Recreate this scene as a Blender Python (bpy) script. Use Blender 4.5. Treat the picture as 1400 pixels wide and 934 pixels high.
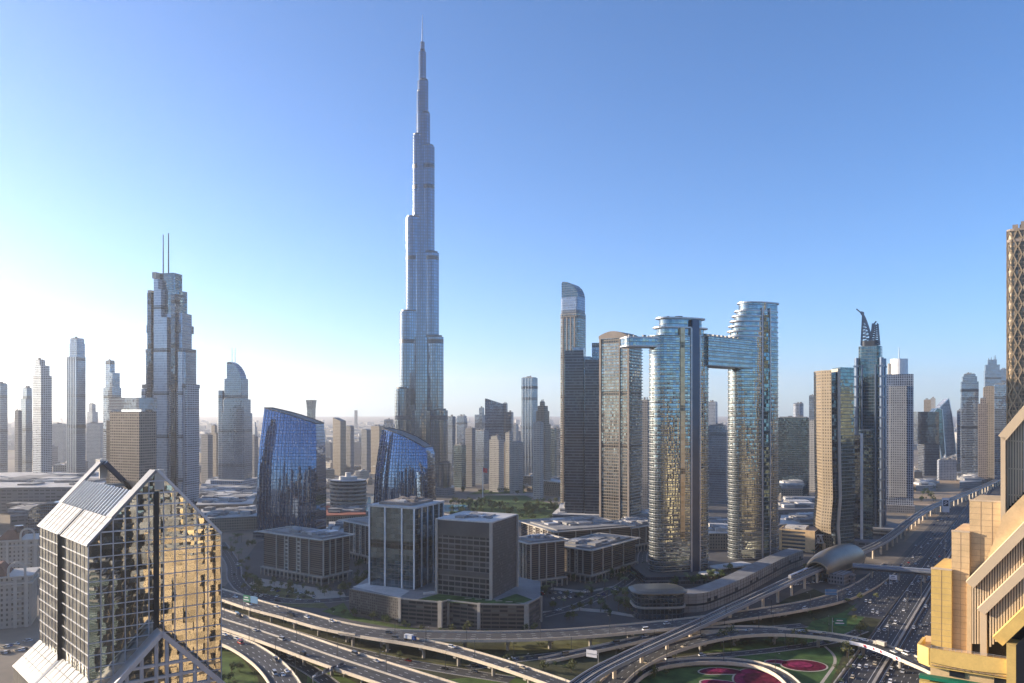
import bpy, math, random
from mathutils import Vector
random.seed(7)
R = math.radians
for o in list(bpy.data.objects): bpy.data.objects.remove(o)
SC = bpy.context.scene
COL = SC.collection
# ---------------------------------------------------------------- camera, sky, sun, exposure
F, CX, HY, CH = 1050.0, 700.0, 560.0, 158.0        # focal length / horizon in photo pixels, eye height in metres
cam = bpy.data.cameras.new('camera'); cam_o = bpy.data.objects.new('camera', cam); COL.objects.link(cam_o)
cam_o.location = (0, 0, CH); cam_o.rotation_euler = (R(90), 0, 0)
cam.sensor_width = 36; cam.lens = 36 * F / 1400; cam.shift_y = (HY - 467) / 1400
cam.clip_start = 1; cam.clip_end = 80000
SC.camera = cam_o
SUN_AZ, SUN_EL = -75.0, 13.0                        # azimuth from the view axis (+Y), minus = left
w = bpy.data.worlds.new('World'); SC.world = w; w.use_nodes = True
nt = w.node_tree; nt.nodes.clear()
sky = nt.nodes.new('ShaderNodeTexSky'); sky.sky_type = 'NISHITA'; sky.sun_disc = False
sky.sun_elevation = R(SUN_EL); sky.sun_rotation = R(SUN_AZ); sky.altitude = 0
sky.air_density = 0.75; sky.dust_density = 0.35; sky.ozone_density = 5.2
bg = nt.nodes.new('ShaderNodeBackground'); bg.inputs['Strength'].default_value = 0.12
out = nt.nodes.new('ShaderNodeOutputWorld')
nt.links.new(sky.outputs[0], bg.inputs[0]); nt.links.new(bg.outputs[0], out.inputs[0])
sl = bpy.data.lights.new('sun', 'SUN'); sl.energy = 5.0; sl.angle = R(0.5); sl.color = (1.0, 0.83, 0.62)
so = bpy.data.objects.new('sun', sl); COL.objects.link(so)
sd = Vector((math.sin(R(SUN_AZ)) * math.cos(R(SUN_EL)), math.cos(R(SUN_AZ)) * math.cos(R(SUN_EL)), math.sin(R(SUN_EL))))
so.rotation_euler = sd.to_track_quat('Z', 'Y').to_euler()
SC.view_settings.view_transform = 'Standard'; SC.view_settings.look = 'None'
SC.view_settings.exposure = 1.25; SC.view_settings.gamma = 1
SC.render.engine = 'CYCLES'
SC.cycles.use_denoising = True; SC.cycles.max_bounces = 10; SC.cycles.volume_bounces = 6
SC.cycles.glossy_bounces = 3; SC.cycles.diffuse_bounces = 2; SC.cycles.sample_clamp_indirect = 6
SC.cycles.caustics_reflective = False; SC.cycles.caustics_refractive = False
HAZE, HAZE_G = 0.00006, 0.58

# ---------------------------------------------------------------- helpers
def G(px, py, z=0.0):                               # photo pixel -> point on the plane of height z
    D = (CH - z) * F / (py - HY); return Vector(((px - CX) / F * D, D, z))
def XD(px, D): return (px - CX) / F * D
def ZD(py, D): return CH - (py - HY) / F * D

def tag(o, label=None, cat=None, group=None, kind=None):
    if label: o['label'] = label
    if cat: o['category'] = cat
    if group: o['group'] = group
    if kind: o['kind'] = kind
    return o
def thing(name, label, cat, loc=(0, 0, 0), rz=0.0, group=None):
    o = bpy.data.objects.new(name, None); COL.objects.link(o)
    o.location = loc; o.rotation_euler = (0, 0, R(rz)); o.empty_display_size = 1
    return tag(o, label, cat, group)

class MB:
    def __init__(s): s.v = []; s.f = []; s.uv = []; s.m = []; s.k = {}
    def P(s, p):
        key = (round(p[0], 3), round(p[1], 3), round(p[2], 3))
        i = s.k.get(key)
        if i is None: i = len(s.v); s.k[key] = i; s.v.append((p[0], p[1], p[2]))
        return i
    def face(s, pts, mat=0, uv=None):
        idx = [s.P(p) for p in pts]
        if len(set(idx)) < len(idx):
            q = []; u2 = []
            for j, i in enumerate(idx):
                if i not in q: q.append(i); u2.append(uv[j] if uv else None)
            if len(q) < 3: return
            pts = [s.v[i] for i in q]; idx = q; uv = u2 if uv else None
        if uv is None:
            nx = ny = nz = 0.0
            for i in range(len(pts)):
                a, b = pts[i], pts[(i + 1) % len(pts)]
                nx += (a[1] - b[1]) * (a[2] + b[2]); ny += (a[2] - b[2]) * (a[0] + b[0]); nz += (a[0] - b[0]) * (a[1] + b[1])
            L = math.sqrt(nx * nx + ny * ny + nz * nz) or 1
            h = math.hypot(nx, ny)
            if abs(nz) / L > 0.75 or h < 1e-9: uv = [(p[0], p[1]) for p in pts]
            else:
                tx, ty = -ny / h, nx / h
                uv = [(p[0] * tx + p[1] * ty, p[2]) for p in pts]
        s.f.append(idx); s.uv.extend(uv); s.m.append(mat)
    def prism(s, pts, z0, z1, mat=0, cap=1, bottom=False, top=None, u0=0.0):
        top = top or pts; n = len(pts); u = u0
        zt = z1 if isinstance(z1, (list, tuple)) else [z1] * n
        for i in range(n):
            j = (i + 1) % n; a, b = pts[i], pts[j]; c, d = top[j], top[i]
            l = math.hypot(b[0] - a[0], b[1] - a[1])
            s.face([(a[0], a[1], z0), (b[0], b[1], z0), (c[0], c[1], zt[j]), (d[0], d[1], zt[i])], mat,
                   [(u, z0), (u + l, z0), (u + l, zt[j]), (u, zt[i])])
            u += l
        if cap is not None: s.face([(p[0], p[1], zt[i]) for i, p in enumerate(top)], cap)
        if bottom: s.face([(p[0], p[1], z0) for p in reversed(pts)], cap if cap is not None else mat)
    def box(s, cx, cy, z0, sx, sy, sz, rot=0.0, mat=0, cap=None):
        s.prism(place(rect(sx, sy), rot, cx, cy), z0, z0 + sz, mat, mat if cap is None else cap, True)
    def bar(s, a, b, wd, ht, mat=0):
        a = Vector(a); b = Vector(b); t = (b - a).normalized()
        up = Vector((0, 0, 1)) if abs(t.z) < 0.95 else Vector((0, 1, 0))
        x = t.cross(up).normalized() * (wd / 2); y = x.cross(t).normalized() * (ht / 2)
        A = [a - x - y, a + x - y, a + x + y, a - x + y]; B = [p + (b - a) for p in A]
        for i in range(4):
            j = (i + 1) % 4; s.face([A[j], A[i], B[i], B[j]], mat)
        s.face(A, mat); s.face(B[::-1], mat)
    def tube(s, a, b, r0, r1, n=8, mat=0, caps=True):
        a = Vector(a); b = Vector(b); t = (b - a).normalized()
        up = Vector((0, 0, 1)) if abs(t.z) < 0.95 else Vector((0, 1, 0))
        x = t.cross(up).normalized(); y = x.cross(t)
        A = [a + (x * math.cos(q) + y * math.sin(q)) * r0 for q in [2 * math.pi * i / n for i in range(n)]]
        B = [b + (x * math.cos(q) + y * math.sin(q)) * r1 for q in [2 * math.pi * i / n for i in range(n)]]
        for i in range(n):
            j = (i + 1) % n; s.face([A[i], A[j], B[j], B[i]], mat)
        if caps: s.face(A[::-1], mat); s.face(B, mat)
    def loft(s, rings, mat=0, cap=1):               # rings: lists of 3D points, bottom to top
        for k in range(len(rings) - 1):
            A, B = rings[k], rings[k + 1]; n = len(A); u = 0
            for i in range(n):
                j = (i + 1) % n; l = math.dist(A[i][:2], A[j][:2])
                s.face([A[i], A[j], B[j], B[i]], mat, [(u, A[i][2]), (u + l, A[j][2]), (u + l, B[j][2]), (u, B[i][2])])
                u += l
        if cap is not None: s.face(rings[-1], cap)
    def build(s, name, mats, parent=None, loc=None, smooth=False, sharp=None):
        me = bpy.data.meshes.new(name); me.from_pydata(s.v, [], s.f)
        if not isinstance(mats, (list, tuple)): mats = [mats]
        for m in mats: me.materials.append(M[m] if isinstance(m, str) else m)
        uvl = me.uv_layers.new(name='UVMap'); flat = []
        for q in s.uv: flat.extend((q[0], q[1]))
        uvl.data.foreach_set('uv', flat)
        me.polygons.foreach_set('material_index', [min(i, len(mats) - 1) for i in s.m])
        if smooth: me.polygons.foreach_set('use_smooth', [True] * len(s.f))
        if sharp: me.polygons.foreach_set('use_smooth', [True] * len(s.f)); me.set_sharp_from_angle(angle=R(sharp))
        me.update()
        o = bpy.data.objects.new(name, me); COL.objects.link(o)
        if parent: o.parent = parent
        if loc is not None: o.location = loc
        return o

def rect(sx, sy): return [(-sx / 2, -sy / 2), (sx / 2, -sy / 2), (sx / 2, sy / 2), (-sx / 2, sy / 2)]
def ell(a, b, n=32): return [(a * math.cos(2 * math.pi * i / n), b * math.sin(2 * math.pi * i / n)) for i in range(n)]
def rrect(sx, sy, r, n=5):
    p = []
    for cx, cy, a0 in ((sx / 2 - r, -sy / 2 + r, -90), (sx / 2 - r, sy / 2 - r, 0), (-sx / 2 + r, sy / 2 - r, 90), (-sx / 2 + r, -sy / 2 + r, 180)):
        for i in range(n + 1):
            a = R(a0 + 90 * i / n); p.append((cx + r * math.cos(a), cy + r * math.sin(a)))
    return p
def place(pts, deg=0.0, dx=0.0, dy=0.0):
    c, s_ = math.cos(R(deg)), math.sin(R(deg))
    return [(p[0] * c - p[1] * s_ + dx, p[0] * s_ + p[1] * c + dy) for p in pts]
def scl(pts, k, cx=0, cy=0): return [(cx + (p[0] - cx) * k, cy + (p[1] - cy) * k) for p in pts]
def fit(pl, pr, D, rot, ratio):
    """centre and size of a rectangle at depth D turned by rot whose outline spans the pixels pl..pr"""
    cx = XD((pl + pr) / 2, D); wd = (pr - pl) * D / F
    for _ in range(8):
        ps = [(p[0] / p[1]) * F + CX for p in place(rect(wd, wd * ratio), rot, cx, D)]
        a, b = min(ps), max(ps); wd *= (pr - pl) / (b - a); cx += ((pl + pr) / 2 - (a + b) / 2) * D / F
    return cx, wd, wd * ratio

# ---------------------------------------------------------------- materials
M = {}
def newmat(name):
    m = bpy.data.materials.new(name); m.use_nodes = True; nt = m.node_tree; nt.nodes.clear()
    o = nt.nodes.new('ShaderNodeOutputMaterial'); M[name] = m
    return m, nt, o
def nd(nt, t, **kw):
    n = nt.nodes.new(t)
    for k, v in kw.items():
        if k.startswith('i_'): n.inputs[int(k[2:])].default_value = v
        else: setattr(n, k, v)
    return n
def math_(nt, op, a, b=None, c=None):
    n = nt.nodes.new('ShaderNodeMath'); n.operation = op
    for i, x in enumerate((a, b, c)):
        if x is None: continue
        if isinstance(x, (int, float)): n.inputs[i].default_value = x
        else: nt.links.new(x, n.inputs[i])
    return n.outputs[0]
def mixc(nt, f, a, b):
    n = nt.nodes.new('ShaderNodeMix'); n.data_type = 'RGBA'
    for i, x in ((0, f), (6, a), (7, b)):
        if isinstance(x, (int, float)): n.inputs[i].default_value = x
        elif isinstance(x, (tuple, list)): n.inputs[i].default_value = (x[0], x[1], x[2], 1)
        else: nt.links.new(x, n.inputs[i])
    return n.outputs[2]
def bsdf(nt, col, rough=0.7, metal=0.0):
    p = nt.nodes.new('ShaderNodeBsdfPrincipled')
    if isinstance(col, (tuple, list)): p.inputs['Base Color'].default_value = (*col[:3], 1)
    else: nt.links.new(col, p.inputs['Base Color'])
    p.inputs['Roughness'].default_value = rough; p.inputs['Metallic'].default_value = metal
    return p
def plain(name, col, rough=0.7, metal=0.0, var=0.25, scale=0.15, scale2=2.0, spec=0.5):
    m, nt, o = newmat(name)
    tc = nt.nodes.new('ShaderNodeTexCoord')
    n1 = nd(nt, 'ShaderNodeTexNoise'); n1.inputs['Scale'].default_value = scale; n1.inputs['Detail'].default_value = 5
    n2 = nd(nt, 'ShaderNodeTexNoise'); n2.inputs['Scale'].default_value = scale2; n2.inputs['Detail'].default_value = 3
    nt.links.new(tc.outputs['Object'], n1.inputs['Vector']); nt.links.new(tc.outputs['Object'], n2.inputs['Vector'])
    f = math_(nt, 'ADD', math_(nt, 'MULTIPLY', n1.outputs[0], 0.7), math_(nt, 'MULTIPLY', n2.outputs[0], 0.3))
    f = math_(nt, 'MULTIPLY_ADD', f, 2.6, -0.8); f = math_(nt, 'MINIMUM', math_(nt, 'MAXIMUM', f, 0), 1)
    c = mixc(nt, f, tuple(x * (1 - var) for x in col), tuple(min(1, x * (1 + var)) for x in col))
    p = bsdf(nt, c, rough, metal); p.inputs['Specular IOR Level'].default_value = spec
    nt.links.new(p.outputs[0], o.inputs[0]); return m
def facade(name, wall, glass, fh=3.6, bw=3.0, mu=0.15, sp=0.3, metal=0.7, grough=0.06, jit=0.03, var=0.5,
           wmetal=0.0, wrough=0.6, wave=0.0, wcell=1.0, blinds=-1, mech=-1, pil=0.0):
    """windows on a grid measured in metres in the UV map: floor height fh, bay bw, mullion and spandrel shares mu, sp"""
    if blinds < 0: blinds = .14 if metal < .7 else 0
    if mech < 0: mech = 17 if metal < .85 and fh > 3 else 0
    m, nt, o = newmat(name)
    uv = nt.nodes.new('ShaderNodeUVMap'); uv.uv_map = 'UVMap'
    sx = nt.nodes.new('ShaderNodeSeparateXYZ'); nt.links.new(uv.outputs[0], sx.inputs[0])
    u = math_(nt, 'DIVIDE', sx.outputs[0], bw); v = math_(nt, 'DIVIDE', sx.outputs[1], fh)
    fu, fv = math_(nt, 'FRACT', u), math_(nt, 'FRACT', v)
    mask = math_(nt, 'MULTIPLY', math_(nt, 'GREATER_THAN', fu, mu), math_(nt, 'GREATER_THAN', fv, sp))
    cv = nt.nodes.new('ShaderNodeCombineXYZ')
    nt.links.new(math_(nt, 'FLOOR', math_(nt, 'DIVIDE', u, wcell)), cv.inputs[0]); nt.links.new(math_(nt, 'FLOOR', v), cv.inputs[1])
    wn = nt.nodes.new('ShaderNodeTexWhiteNoise'); wn.noise_dimensions = '2D'; nt.links.new(cv.outputs[0], wn.inputs['Vector'])
    gc = mixc(nt, wn.outputs['Value'], tuple(x * (1 - var) for x in glass), tuple(min(1, x * (1 + var)) for x in glass))
    if blinds > 0:
        gc = mixc(nt, math_(nt, 'MULTIPLY', math_(nt, 'GREATER_THAN', wn.outputs['Value'], 1 - blinds), .6), gc, tuple(min(.6, x * .6 + .12) for x in wall))
    if mech > 0:
        mf = math_(nt, 'LESS_THAN', math_(nt, 'FRACT', math_(nt, 'DIVIDE', math_(nt, 'ADD', v, 5), mech)), 1.6 / mech)
        gc = mixc(nt, math_(nt, 'MULTIPLY', mf, .85), gc, (.03, .03, .032))
    ge = nt.nodes.new('ShaderNodeNewGeometry')
    s1 = nd(nt, 'ShaderNodeVectorMath', operation='SUBTRACT'); nt.links.new(wn.outputs['Color'], s1.inputs[0]); s1.inputs[1].default_value = (.5, .5, .5)
    s2 = nd(nt, 'ShaderNodeVectorMath', operation='SCALE'); nt.links.new(s1.outputs[0], s2.inputs[0]); s2.inputs['Scale'].default_value = jit
    s3 = nd(nt, 'ShaderNodeVectorMath', operation='ADD'); nt.links.new(ge.outputs['Normal'], s3.inputs[0]); nt.links.new(s2.outputs[0], s3.inputs[1])
    last = s3
    if wave > 0:
        tc = nt.nodes.new('ShaderNodeTexCoord')
        nz = nd(nt, 'ShaderNodeTexNoise'); nz.inputs['Scale'].default_value = 0.35; nz.inputs['Detail'].default_value = 2; nt.links.new(tc.outputs['Object'], nz.inputs['Vector'])
        t1 = nd(nt, 'ShaderNodeVectorMath', operation='SUBTRACT'); nt.links.new(nz.outputs['Color'], t1.inputs[0]); t1.inputs[1].default_value = (.5, .5, .5)
        t2 = nd(nt, 'ShaderNodeVectorMath', operation='SCALE'); nt.links.new(t1.outputs[0], t2.inputs[0]); t2.inputs['Scale'].default_value = wave
        t3 = nd(nt, 'ShaderNodeVectorMath', operation='ADD'); nt.links.new(s3.outputs[0], t3.inputs[0]); nt.links.new(t2.outputs[0], t3.inputs[1]); last = t3
    if pil > 0:                                       # every pane bulges a little and mirrors its own small picture
        cr = nd(nt, 'ShaderNodeVectorMath', operation='CROSS_PRODUCT'); cr.inputs[0].default_value = (0, 0, 1); nt.links.new(ge.outputs['Normal'], cr.inputs[1])
        sa = nd(nt, 'ShaderNodeVectorMath', operation='SCALE'); nt.links.new(cr.outputs[0], sa.inputs[0]); nt.links.new(math_(nt, 'MULTIPLY', math_(nt, 'SUBTRACT', fu, .5), pil), sa.inputs['Scale'])
        sb = nd(nt, 'ShaderNodeVectorMath', operation='SCALE'); sb.inputs[0].default_value = (0, 0, 1); nt.links.new(math_(nt, 'MULTIPLY', math_(nt, 'SUBTRACT', fv, .5), pil), sb.inputs['Scale'])
        a1 = nd(nt, 'ShaderNodeVectorMath', operation='ADD'); nt.links.new(last.outputs[0], a1.inputs[0]); nt.links.new(sa.outputs[0], a1.inputs[1])
        a2 = nd(nt, 'ShaderNodeVectorMath', operation='ADD'); nt.links.new(a1.outputs[0], a2.inputs[0]); nt.links.new(sb.outputs[0], a2.inputs[1]); last = a2
    s4 = nd(nt, 'ShaderNodeVectorMath', operation='NORMALIZE'); nt.links.new(last.outputs[0], s4.inputs[0])
    pg = bsdf(nt, gc, grough, metal); nt.links.new(s4.outputs[0], pg.inputs['Normal'])
    tc2 = nt.nodes.new('ShaderNodeTexCoord'); nw = nd(nt, 'ShaderNodeTexNoise'); nw.inputs['Scale'].default_value = 0.05; nw.inputs['Detail'].default_value = 6
    nt.links.new(tc2.outputs['Object'], nw.inputs['Vector'])
    wc = mixc(nt, nw.outputs[0], tuple(x * 0.75 for x in wall), tuple(min(1, x * 1.25) for x in wall))
    pw = bsdf(nt, wc, wrough, wmetal)
    mx = nt.nodes.new('ShaderNodeMixShader'); nt.links.new(mask, mx.inputs[0]); nt.links.new(pw.outputs[0], mx.inputs[1]); nt.links.new(pg.outputs[0], mx.inputs[2])
    nt.links.new(mx.outputs[0], o.inputs[0]); return m

# curtain walls and window grids
facade('burj_skin', (.11, .13, .16), (.24, .29, .35), 5.6, 4.6, .30, .30, .85, .08, .02, .14, .8, .22)
facade('burj_band', (.10, .10, .11), (.16, .17, .18), 4.0, 1.6, .3, .5, .5, .3, .02, .4, .4, .4)
facade('mirror_glass', (.30, .30, .30), (.50, .50, .45), 4.0, 3.6, .0, .0, .95, .015, .036, .3, wave=.05, pil=.05)
facade('sail_glass', (.05, .07, .12), (.13, .19, .32), 4.0, 3.2, .10, .16, .92, .015, .010, .14, .6, .3, wave=.006)
facade('sky_glass', (.17, .185, .19), (.25, .29, .30), 4.3, 3.0, .06, .12, .88, .03, .06, .25, .2, .4, wave=.03, pil=.07)
facade('brown_glass', (.20, .165, .13), (.22, .25, .25), 3.8, 2.4, .22, .28, .8, .06, .05, .45)
facade('dark_bands', (.12, .13, .15), (.05, .06, .08), 4.0, 2.0, .05, .38, .4, .1, .03, .4, .2, .4)
facade('grey_stone', (.20, .20, .21), (.10, .11, .13), 3.6, 2.6, .45, .45, .4, .15, .03, .5)
facade('pale_stone', (.42, .40, .37), (.10, .11, .13), 3.6, 3.0, .5, .5, .3, .15, .03, .5)
facade('sand_stone', (.30, .245, .185), (.09, .09, .09), 3.5, 3.0, .5, .45, .3, .2, .03, .5)
facade('pink_stone', (.24, .195, .16), (.07, .06, .06), 3.7, 3.4, .35, .42, .3, .2, .03, .4)
facade('teal_glass', (.17, .20, .215), (.14, .215, .24), 3.9, 2.6, .08, .18, .85, .04, .03, .3, wave=.02)
facade('blue_glass', (.22, .25, .29), (.18, .23, .30), 3.9, 2.6, .10, .2, .8, .05, .03, .35)
facade('steel_glass', (.25, .275, .31), (.20, .26, .33), 3.9, 1.8, .3, .12, .8, .08, .03, .3)
facade('night_glass', (.09, .10, .11), (.10, .13, .16), 4.0, 3.0, .1, .15, .75, .04, .02, .4)
facade('louvre_brown', (.13, .10, .085), (.045, .045, .05), 1.9, 30., .0, .42, .3, .25, .02, .3)
facade('box_glass', (.15, .15, .15), (.13, .18, .21), 4.0, 3.4, .05, .06, .8, .04, .02, .35)
facade('box_grid', (.15, .142, .138), (.05, .055, .06), 4.0, 5.2, .12, .30, .5, .1, .02, .4)
facade('box_mesh', (.115, .105, .10), (.04, .04, .042), 2.0, 2.0, .35, .35, .4, .3, .02, .3)
facade('horn_glass', (.11, .13, .15), (.10, .155, .18), 3.9, 2.2, .12, .15, .85, .04, .03, .3)
facade('balcony_white', (.34, .38, .43), (.16, .19, .22), 3.4, 4.2, .25, .42, .6, .1, .03, .5)
facade('gold_cladding', (.62, .50, .32), (.50, .38, .22), 3.4, 3.4, .1, .1, .5, .3, .03, .2, .4, .45)
facade('weave_brown', (.23, .17, .11), (.10, .085, .06), 3.4, 2.2, .3, .35, .5, .3, .08, .4, .3, .45)
facade('villa_cream', (.38, .345, .30), (.10, .09, .08), 3.6, 3.2, .6, .5, .2, .3, .02, .5)
facade('shed_grey', (.24, .24, .25), (.12, .12, .13), 5.0, 8.0, .2, .6, .2, .4, .02, .5)
facade('clinic_white', (.34, .37, .42), (.12, .15, .22), 3.6, 3.0, .3, .25, .6, .1, .02, .4)
facade('park_front', (.13, .115, .105), (.04, .04, .042), 2.9, 6.0, .08, .45, .3, .3, .02, .3)
facade('gold_wall', (.22, .17, .11), (.12, .09, .06), 3.4, 3.0, .45, .5, .4, .2, .03, .4)
facade('bright_glass', (.36, .41, .47), (.36, .43, .51), 3.9, 2.4, .1, .14, .45, .22, .03, .25, blinds=.2)
facade('gold_tower', (.46, .34, .205), (.05, .042, .035), 3.4, 3.0, .5, .5, .4, .2, .03, .4)
# plain surfaces
def road_mat(name, col):
    m, nt, o = newmat(name)
    uv = nt.nodes.new('ShaderNodeUVMap'); uv.uv_map = 'UVMap'
    mp = nt.nodes.new('ShaderNodeMapping'); nt.links.new(uv.outputs[0], mp.inputs[0]); mp.inputs['Scale'].default_value = (.012, 1.1, 1)
    n1 = nd(nt, 'ShaderNodeTexNoise'); n1.inputs['Scale'].default_value = 1; n1.inputs['Detail'].default_value = 4; nt.links.new(mp.outputs[0], n1.inputs['Vector'])
    mp2 = nt.nodes.new('ShaderNodeMapping'); nt.links.new(uv.outputs[0], mp2.inputs[0]); mp2.inputs['Scale'].default_value = (.03, .12, 1)
    v1 = nd(nt, 'ShaderNodeTexVoronoi'); v1.inputs['Scale'].default_value = 1; nt.links.new(mp2.outputs[0], v1.inputs['Vector'])
    sc = nt.nodes.new('ShaderNodeSeparateColor'); nt.links.new(v1.outputs['Color'], sc.inputs[0])
    tc = nt.nodes.new('ShaderNodeTexCoord'); n2 = nd(nt, 'ShaderNodeTexNoise'); n2.inputs['Scale'].default_value = .8; n2.inputs['Detail'].default_value = 4; nt.links.new(tc.outputs['Object'], n2.inputs['Vector'])
    f = math_(nt, 'ADD', math_(nt, 'MULTIPLY_ADD', n1.outputs[0], 2.2, -.75), math_(nt, 'MULTIPLY_ADD', n2.outputs[0], .8, -.4))
    f = math_(nt, 'ADD', f, math_(nt, 'MULTIPLY', math_(nt, 'GREATER_THAN', sc.outputs[0], .86), .35)); f = math_(nt, 'MINIMUM', math_(nt, 'MAXIMUM', f, 0), 1)
    c = mixc(nt, f, tuple(x * .62 for x in col), tuple(x * 1.5 for x in col)); p = bsdf(nt, c, .8); nt.links.new(p.outputs[0], o.inputs[0])
road_mat('asphalt', (.045, .046, .050)); road_mat('asphalt_worn', (.060, .059, .060))
plain('concrete', (.36, .33, .29), .8, 0, .25, .06, .8)
plain('concrete_dark', (.085, .08, .076), .85, 0, .3, .06, .8)
plain('parapet', (.62, .53, .41), .75, 0, .2, .05, .8)
plain('road_paint', (.72, .72, .70), .7, 0, .15)
plain('white_paint', (.74, .74, .73), .55, 0, .1)
plain('cream_paint', (.46, .42, .36), .6, 0, .12)
plain('white_metal', (.44, .44, .46), .35, .4, .12)
plain('floor_edge', (.27, .275, .28), .4, .5, .12)
plain('dusit_frame', (.52, .51, .51), .45, .1, .12)
plain('silver', (.60, .61, .63), .28, .9, .08)
plain('dark_metal', (.06, .065, .075), .4, .6, .2)
plain('mast_grey', (.05, .052, .06), .8, 0, .2)
plain('dark_slot', (.025, .03, .04), .3, .4, .2)
plain('slate_blue', (.035, .055, .10), .22, .4, .2)
plain('roof_panel', (.19, .19, .195), .45, .1, .12)
plain('roof_grey', (.24, .235, .23), .85, 0, .3, .08, .5)
plain('roof_pale', (.52, .50, .47), .8, 0, .25, .06, .4)
plain('roof_brown', (.24, .20, .17), .85, 0, .25, .08, .5)
plain('roof_red', (.30, .09, .05), .8, 0, .25)
plain('tile_red', (.16, .07, .05), .85, 0, .25)
plain('yellow_wall', (.62, .43, .14), .8, 0, .16, .35, 2.5)
plain('peach_wall', (.62, .44, .24), .75, 0, .16, .35, 2.5)
plain('peach_joint', (.42, .29, .18), .8, 0, .1)
plain('peach_light', (.58, .45, .30), .65, 0, .06, .2, 1.5)
plain('verge', (.060, .062, .035), .95, 0, .6, .05, .5, .1)
plain('grass', (.075, .115, .030), .9, 0, .65, .11, 1.6, .2)
plain('grass_dry', (.12, .12, .05), .9, 0, .65, .09, 1.4, .2)
plain('turf', (.055, .105, .030), .9, 0, .6, .12, 1.8, .2)
plain('flower_bed', (.20, .018, .065), .9, 0, .75, .25, 2.2, .1)
plain('flower_dark', (.11, .010, .03), .9, 0, .75, .25, 2.2, .1)
plain('sand', (.34, .25, .165), .95, 0, .35, .02, .4, .2)
plain('paving', (.075, .07, .067), .85, 0, .3, .05, .6)
plain('paving_pale', (.40, .35, .29), .85, 0, .3, .05, .6)
plain('bark', (.10, .075, .05), .9, 0, .3)
plain('leaf', (.055, .085, .028), .8, 0, .55, .5, 3., .3)
plain('leaf_olive', (.11, .12, .045), .8, 0, .5, .5, 3., .3)
plain('leaf_palm', (.095, .12, .05), .7, 0, .45, .5, 3., .3)
plain('pool', (.05, .20, .26), .08, 0, .2)
plain('tyre', (.02, .02, .02), .8, 0, .1)
plain('car_glass', (.03, .035, .04), .08, .3, .1)
for k_, c_ in (('white', (.78, .78, .77)), ('silver', (.46, .47, .49)), ('black', (.025, .026, .03)), ('grey', (.16, .165, .175)),
               ('red', (.36, .025, .02)), ('blue', (.03, .08, .26)), ('beige', (.50, .43, .32))):
    plain('car_' + k_, c_, .25, .0, .05)
plain('sign_green', (.01, .16, .09), .5, 0, .1)
plain('sign_blue', (.10, .24, .42), .5, 0, .1)
plain('sign_white', (.72, .72, .76), .5, 0, .08)
plain('flag_red', (.62, .03, .06), .8, 0, .1)
plain('train_blue', (.30, .42, .56), .3, .5, .15)
plain('shell_gold', (.25, .22, .18), .38, .75, .18, .05, .8)
plain('bronze', (.36, .27, .17), .45, .4, .2)
# ---------------------------------------------------------------- ground, haze
m, nt_, o_ = newmat('city_ground')
tc = nt_.nodes.new('ShaderNodeTexCoord')
vo = nd(nt_, 'ShaderNodeTexVoronoi', feature='F1'); vo.inputs['Scale'].default_value = 0.022; nt_.links.new(tc.outputs['Object'], vo.inputs['Vector'])
nz = nd(nt_, 'ShaderNodeTexNoise'); nz.inputs['Scale'].default_value = 0.0022; nz.inputs['Detail'].default_value = 8; nt_.links.new(tc.outputs['Object'], nz.inputs['Vector'])
nf = nd(nt_, 'ShaderNodeTexNoise'); nf.inputs['Scale'].default_value = 0.08; nf.inputs['Detail'].default_value = 6; nt_.links.new(tc.outputs['Object'], nf.inputs['Vector'])
hs = nt_.nodes.new('ShaderNodeSeparateColor'); nt_.links.new(vo.outputs['Color'], hs.inputs[0])
c1 = mixc(nt_, hs.outputs[0], (.16, .135, .11), (.27, .225, .18))
c2 = mixc(nt_, math_(nt_, 'MINIMUM', math_(nt_, 'MAXIMUM', math_(nt_, 'MULTIPLY_ADD', nz.outputs[0], 5, -2.1), 0), 1), c1, (.30, .235, .165))
c3 = mixc(nt_, math_(nt_, 'MULTIPLY', nf.outputs[0], .55), c2, (.055, .055, .05))
pg_ = bsdf(nt_, c3, .95); nt_.links.new(pg_.outputs[0], o_.inputs[0])
g = MB(); g.face([(-9900, -1400, 0), (9900, -1400, 0), (9900, 17400, 0), (-9900, 17400, 0)])
tag(g.build('ground', 'city_ground'), kind='structure')
m, nt_, o_ = newmat('air')
pv = nt_.nodes.new('ShaderNodeVolumePrincipled'); pv.inputs['Density'].default_value = HAZE
pv.inputs['Color'].default_value = (1, 1, 1, 1); pv.inputs['Anisotropy'].default_value = HAZE_G
nt_.links.new(pv.outputs[0], o_.inputs['Volume'])
g = MB(); g.box(0, 8000, -1, 20000, 19000, 861)
g.v = [(p[0], p[1] , p[2]) for p in g.v]
tag(g.build('haze', 'air'), kind='stuff')

def sheet(name, pix, z, mat, kind='structure', smooth_n=0):
    pts = [G(p[0], p[1], 0) for p in pix]
    mb = MB(); mb.face([(p.x, p.y, z) for p in pts][::1]); o = mb.build(name, mat)
    me = o.data
    if me.polygons[0].normal.z < 0: me.flip_normals()
    return tag(o, kind=kind)

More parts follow.
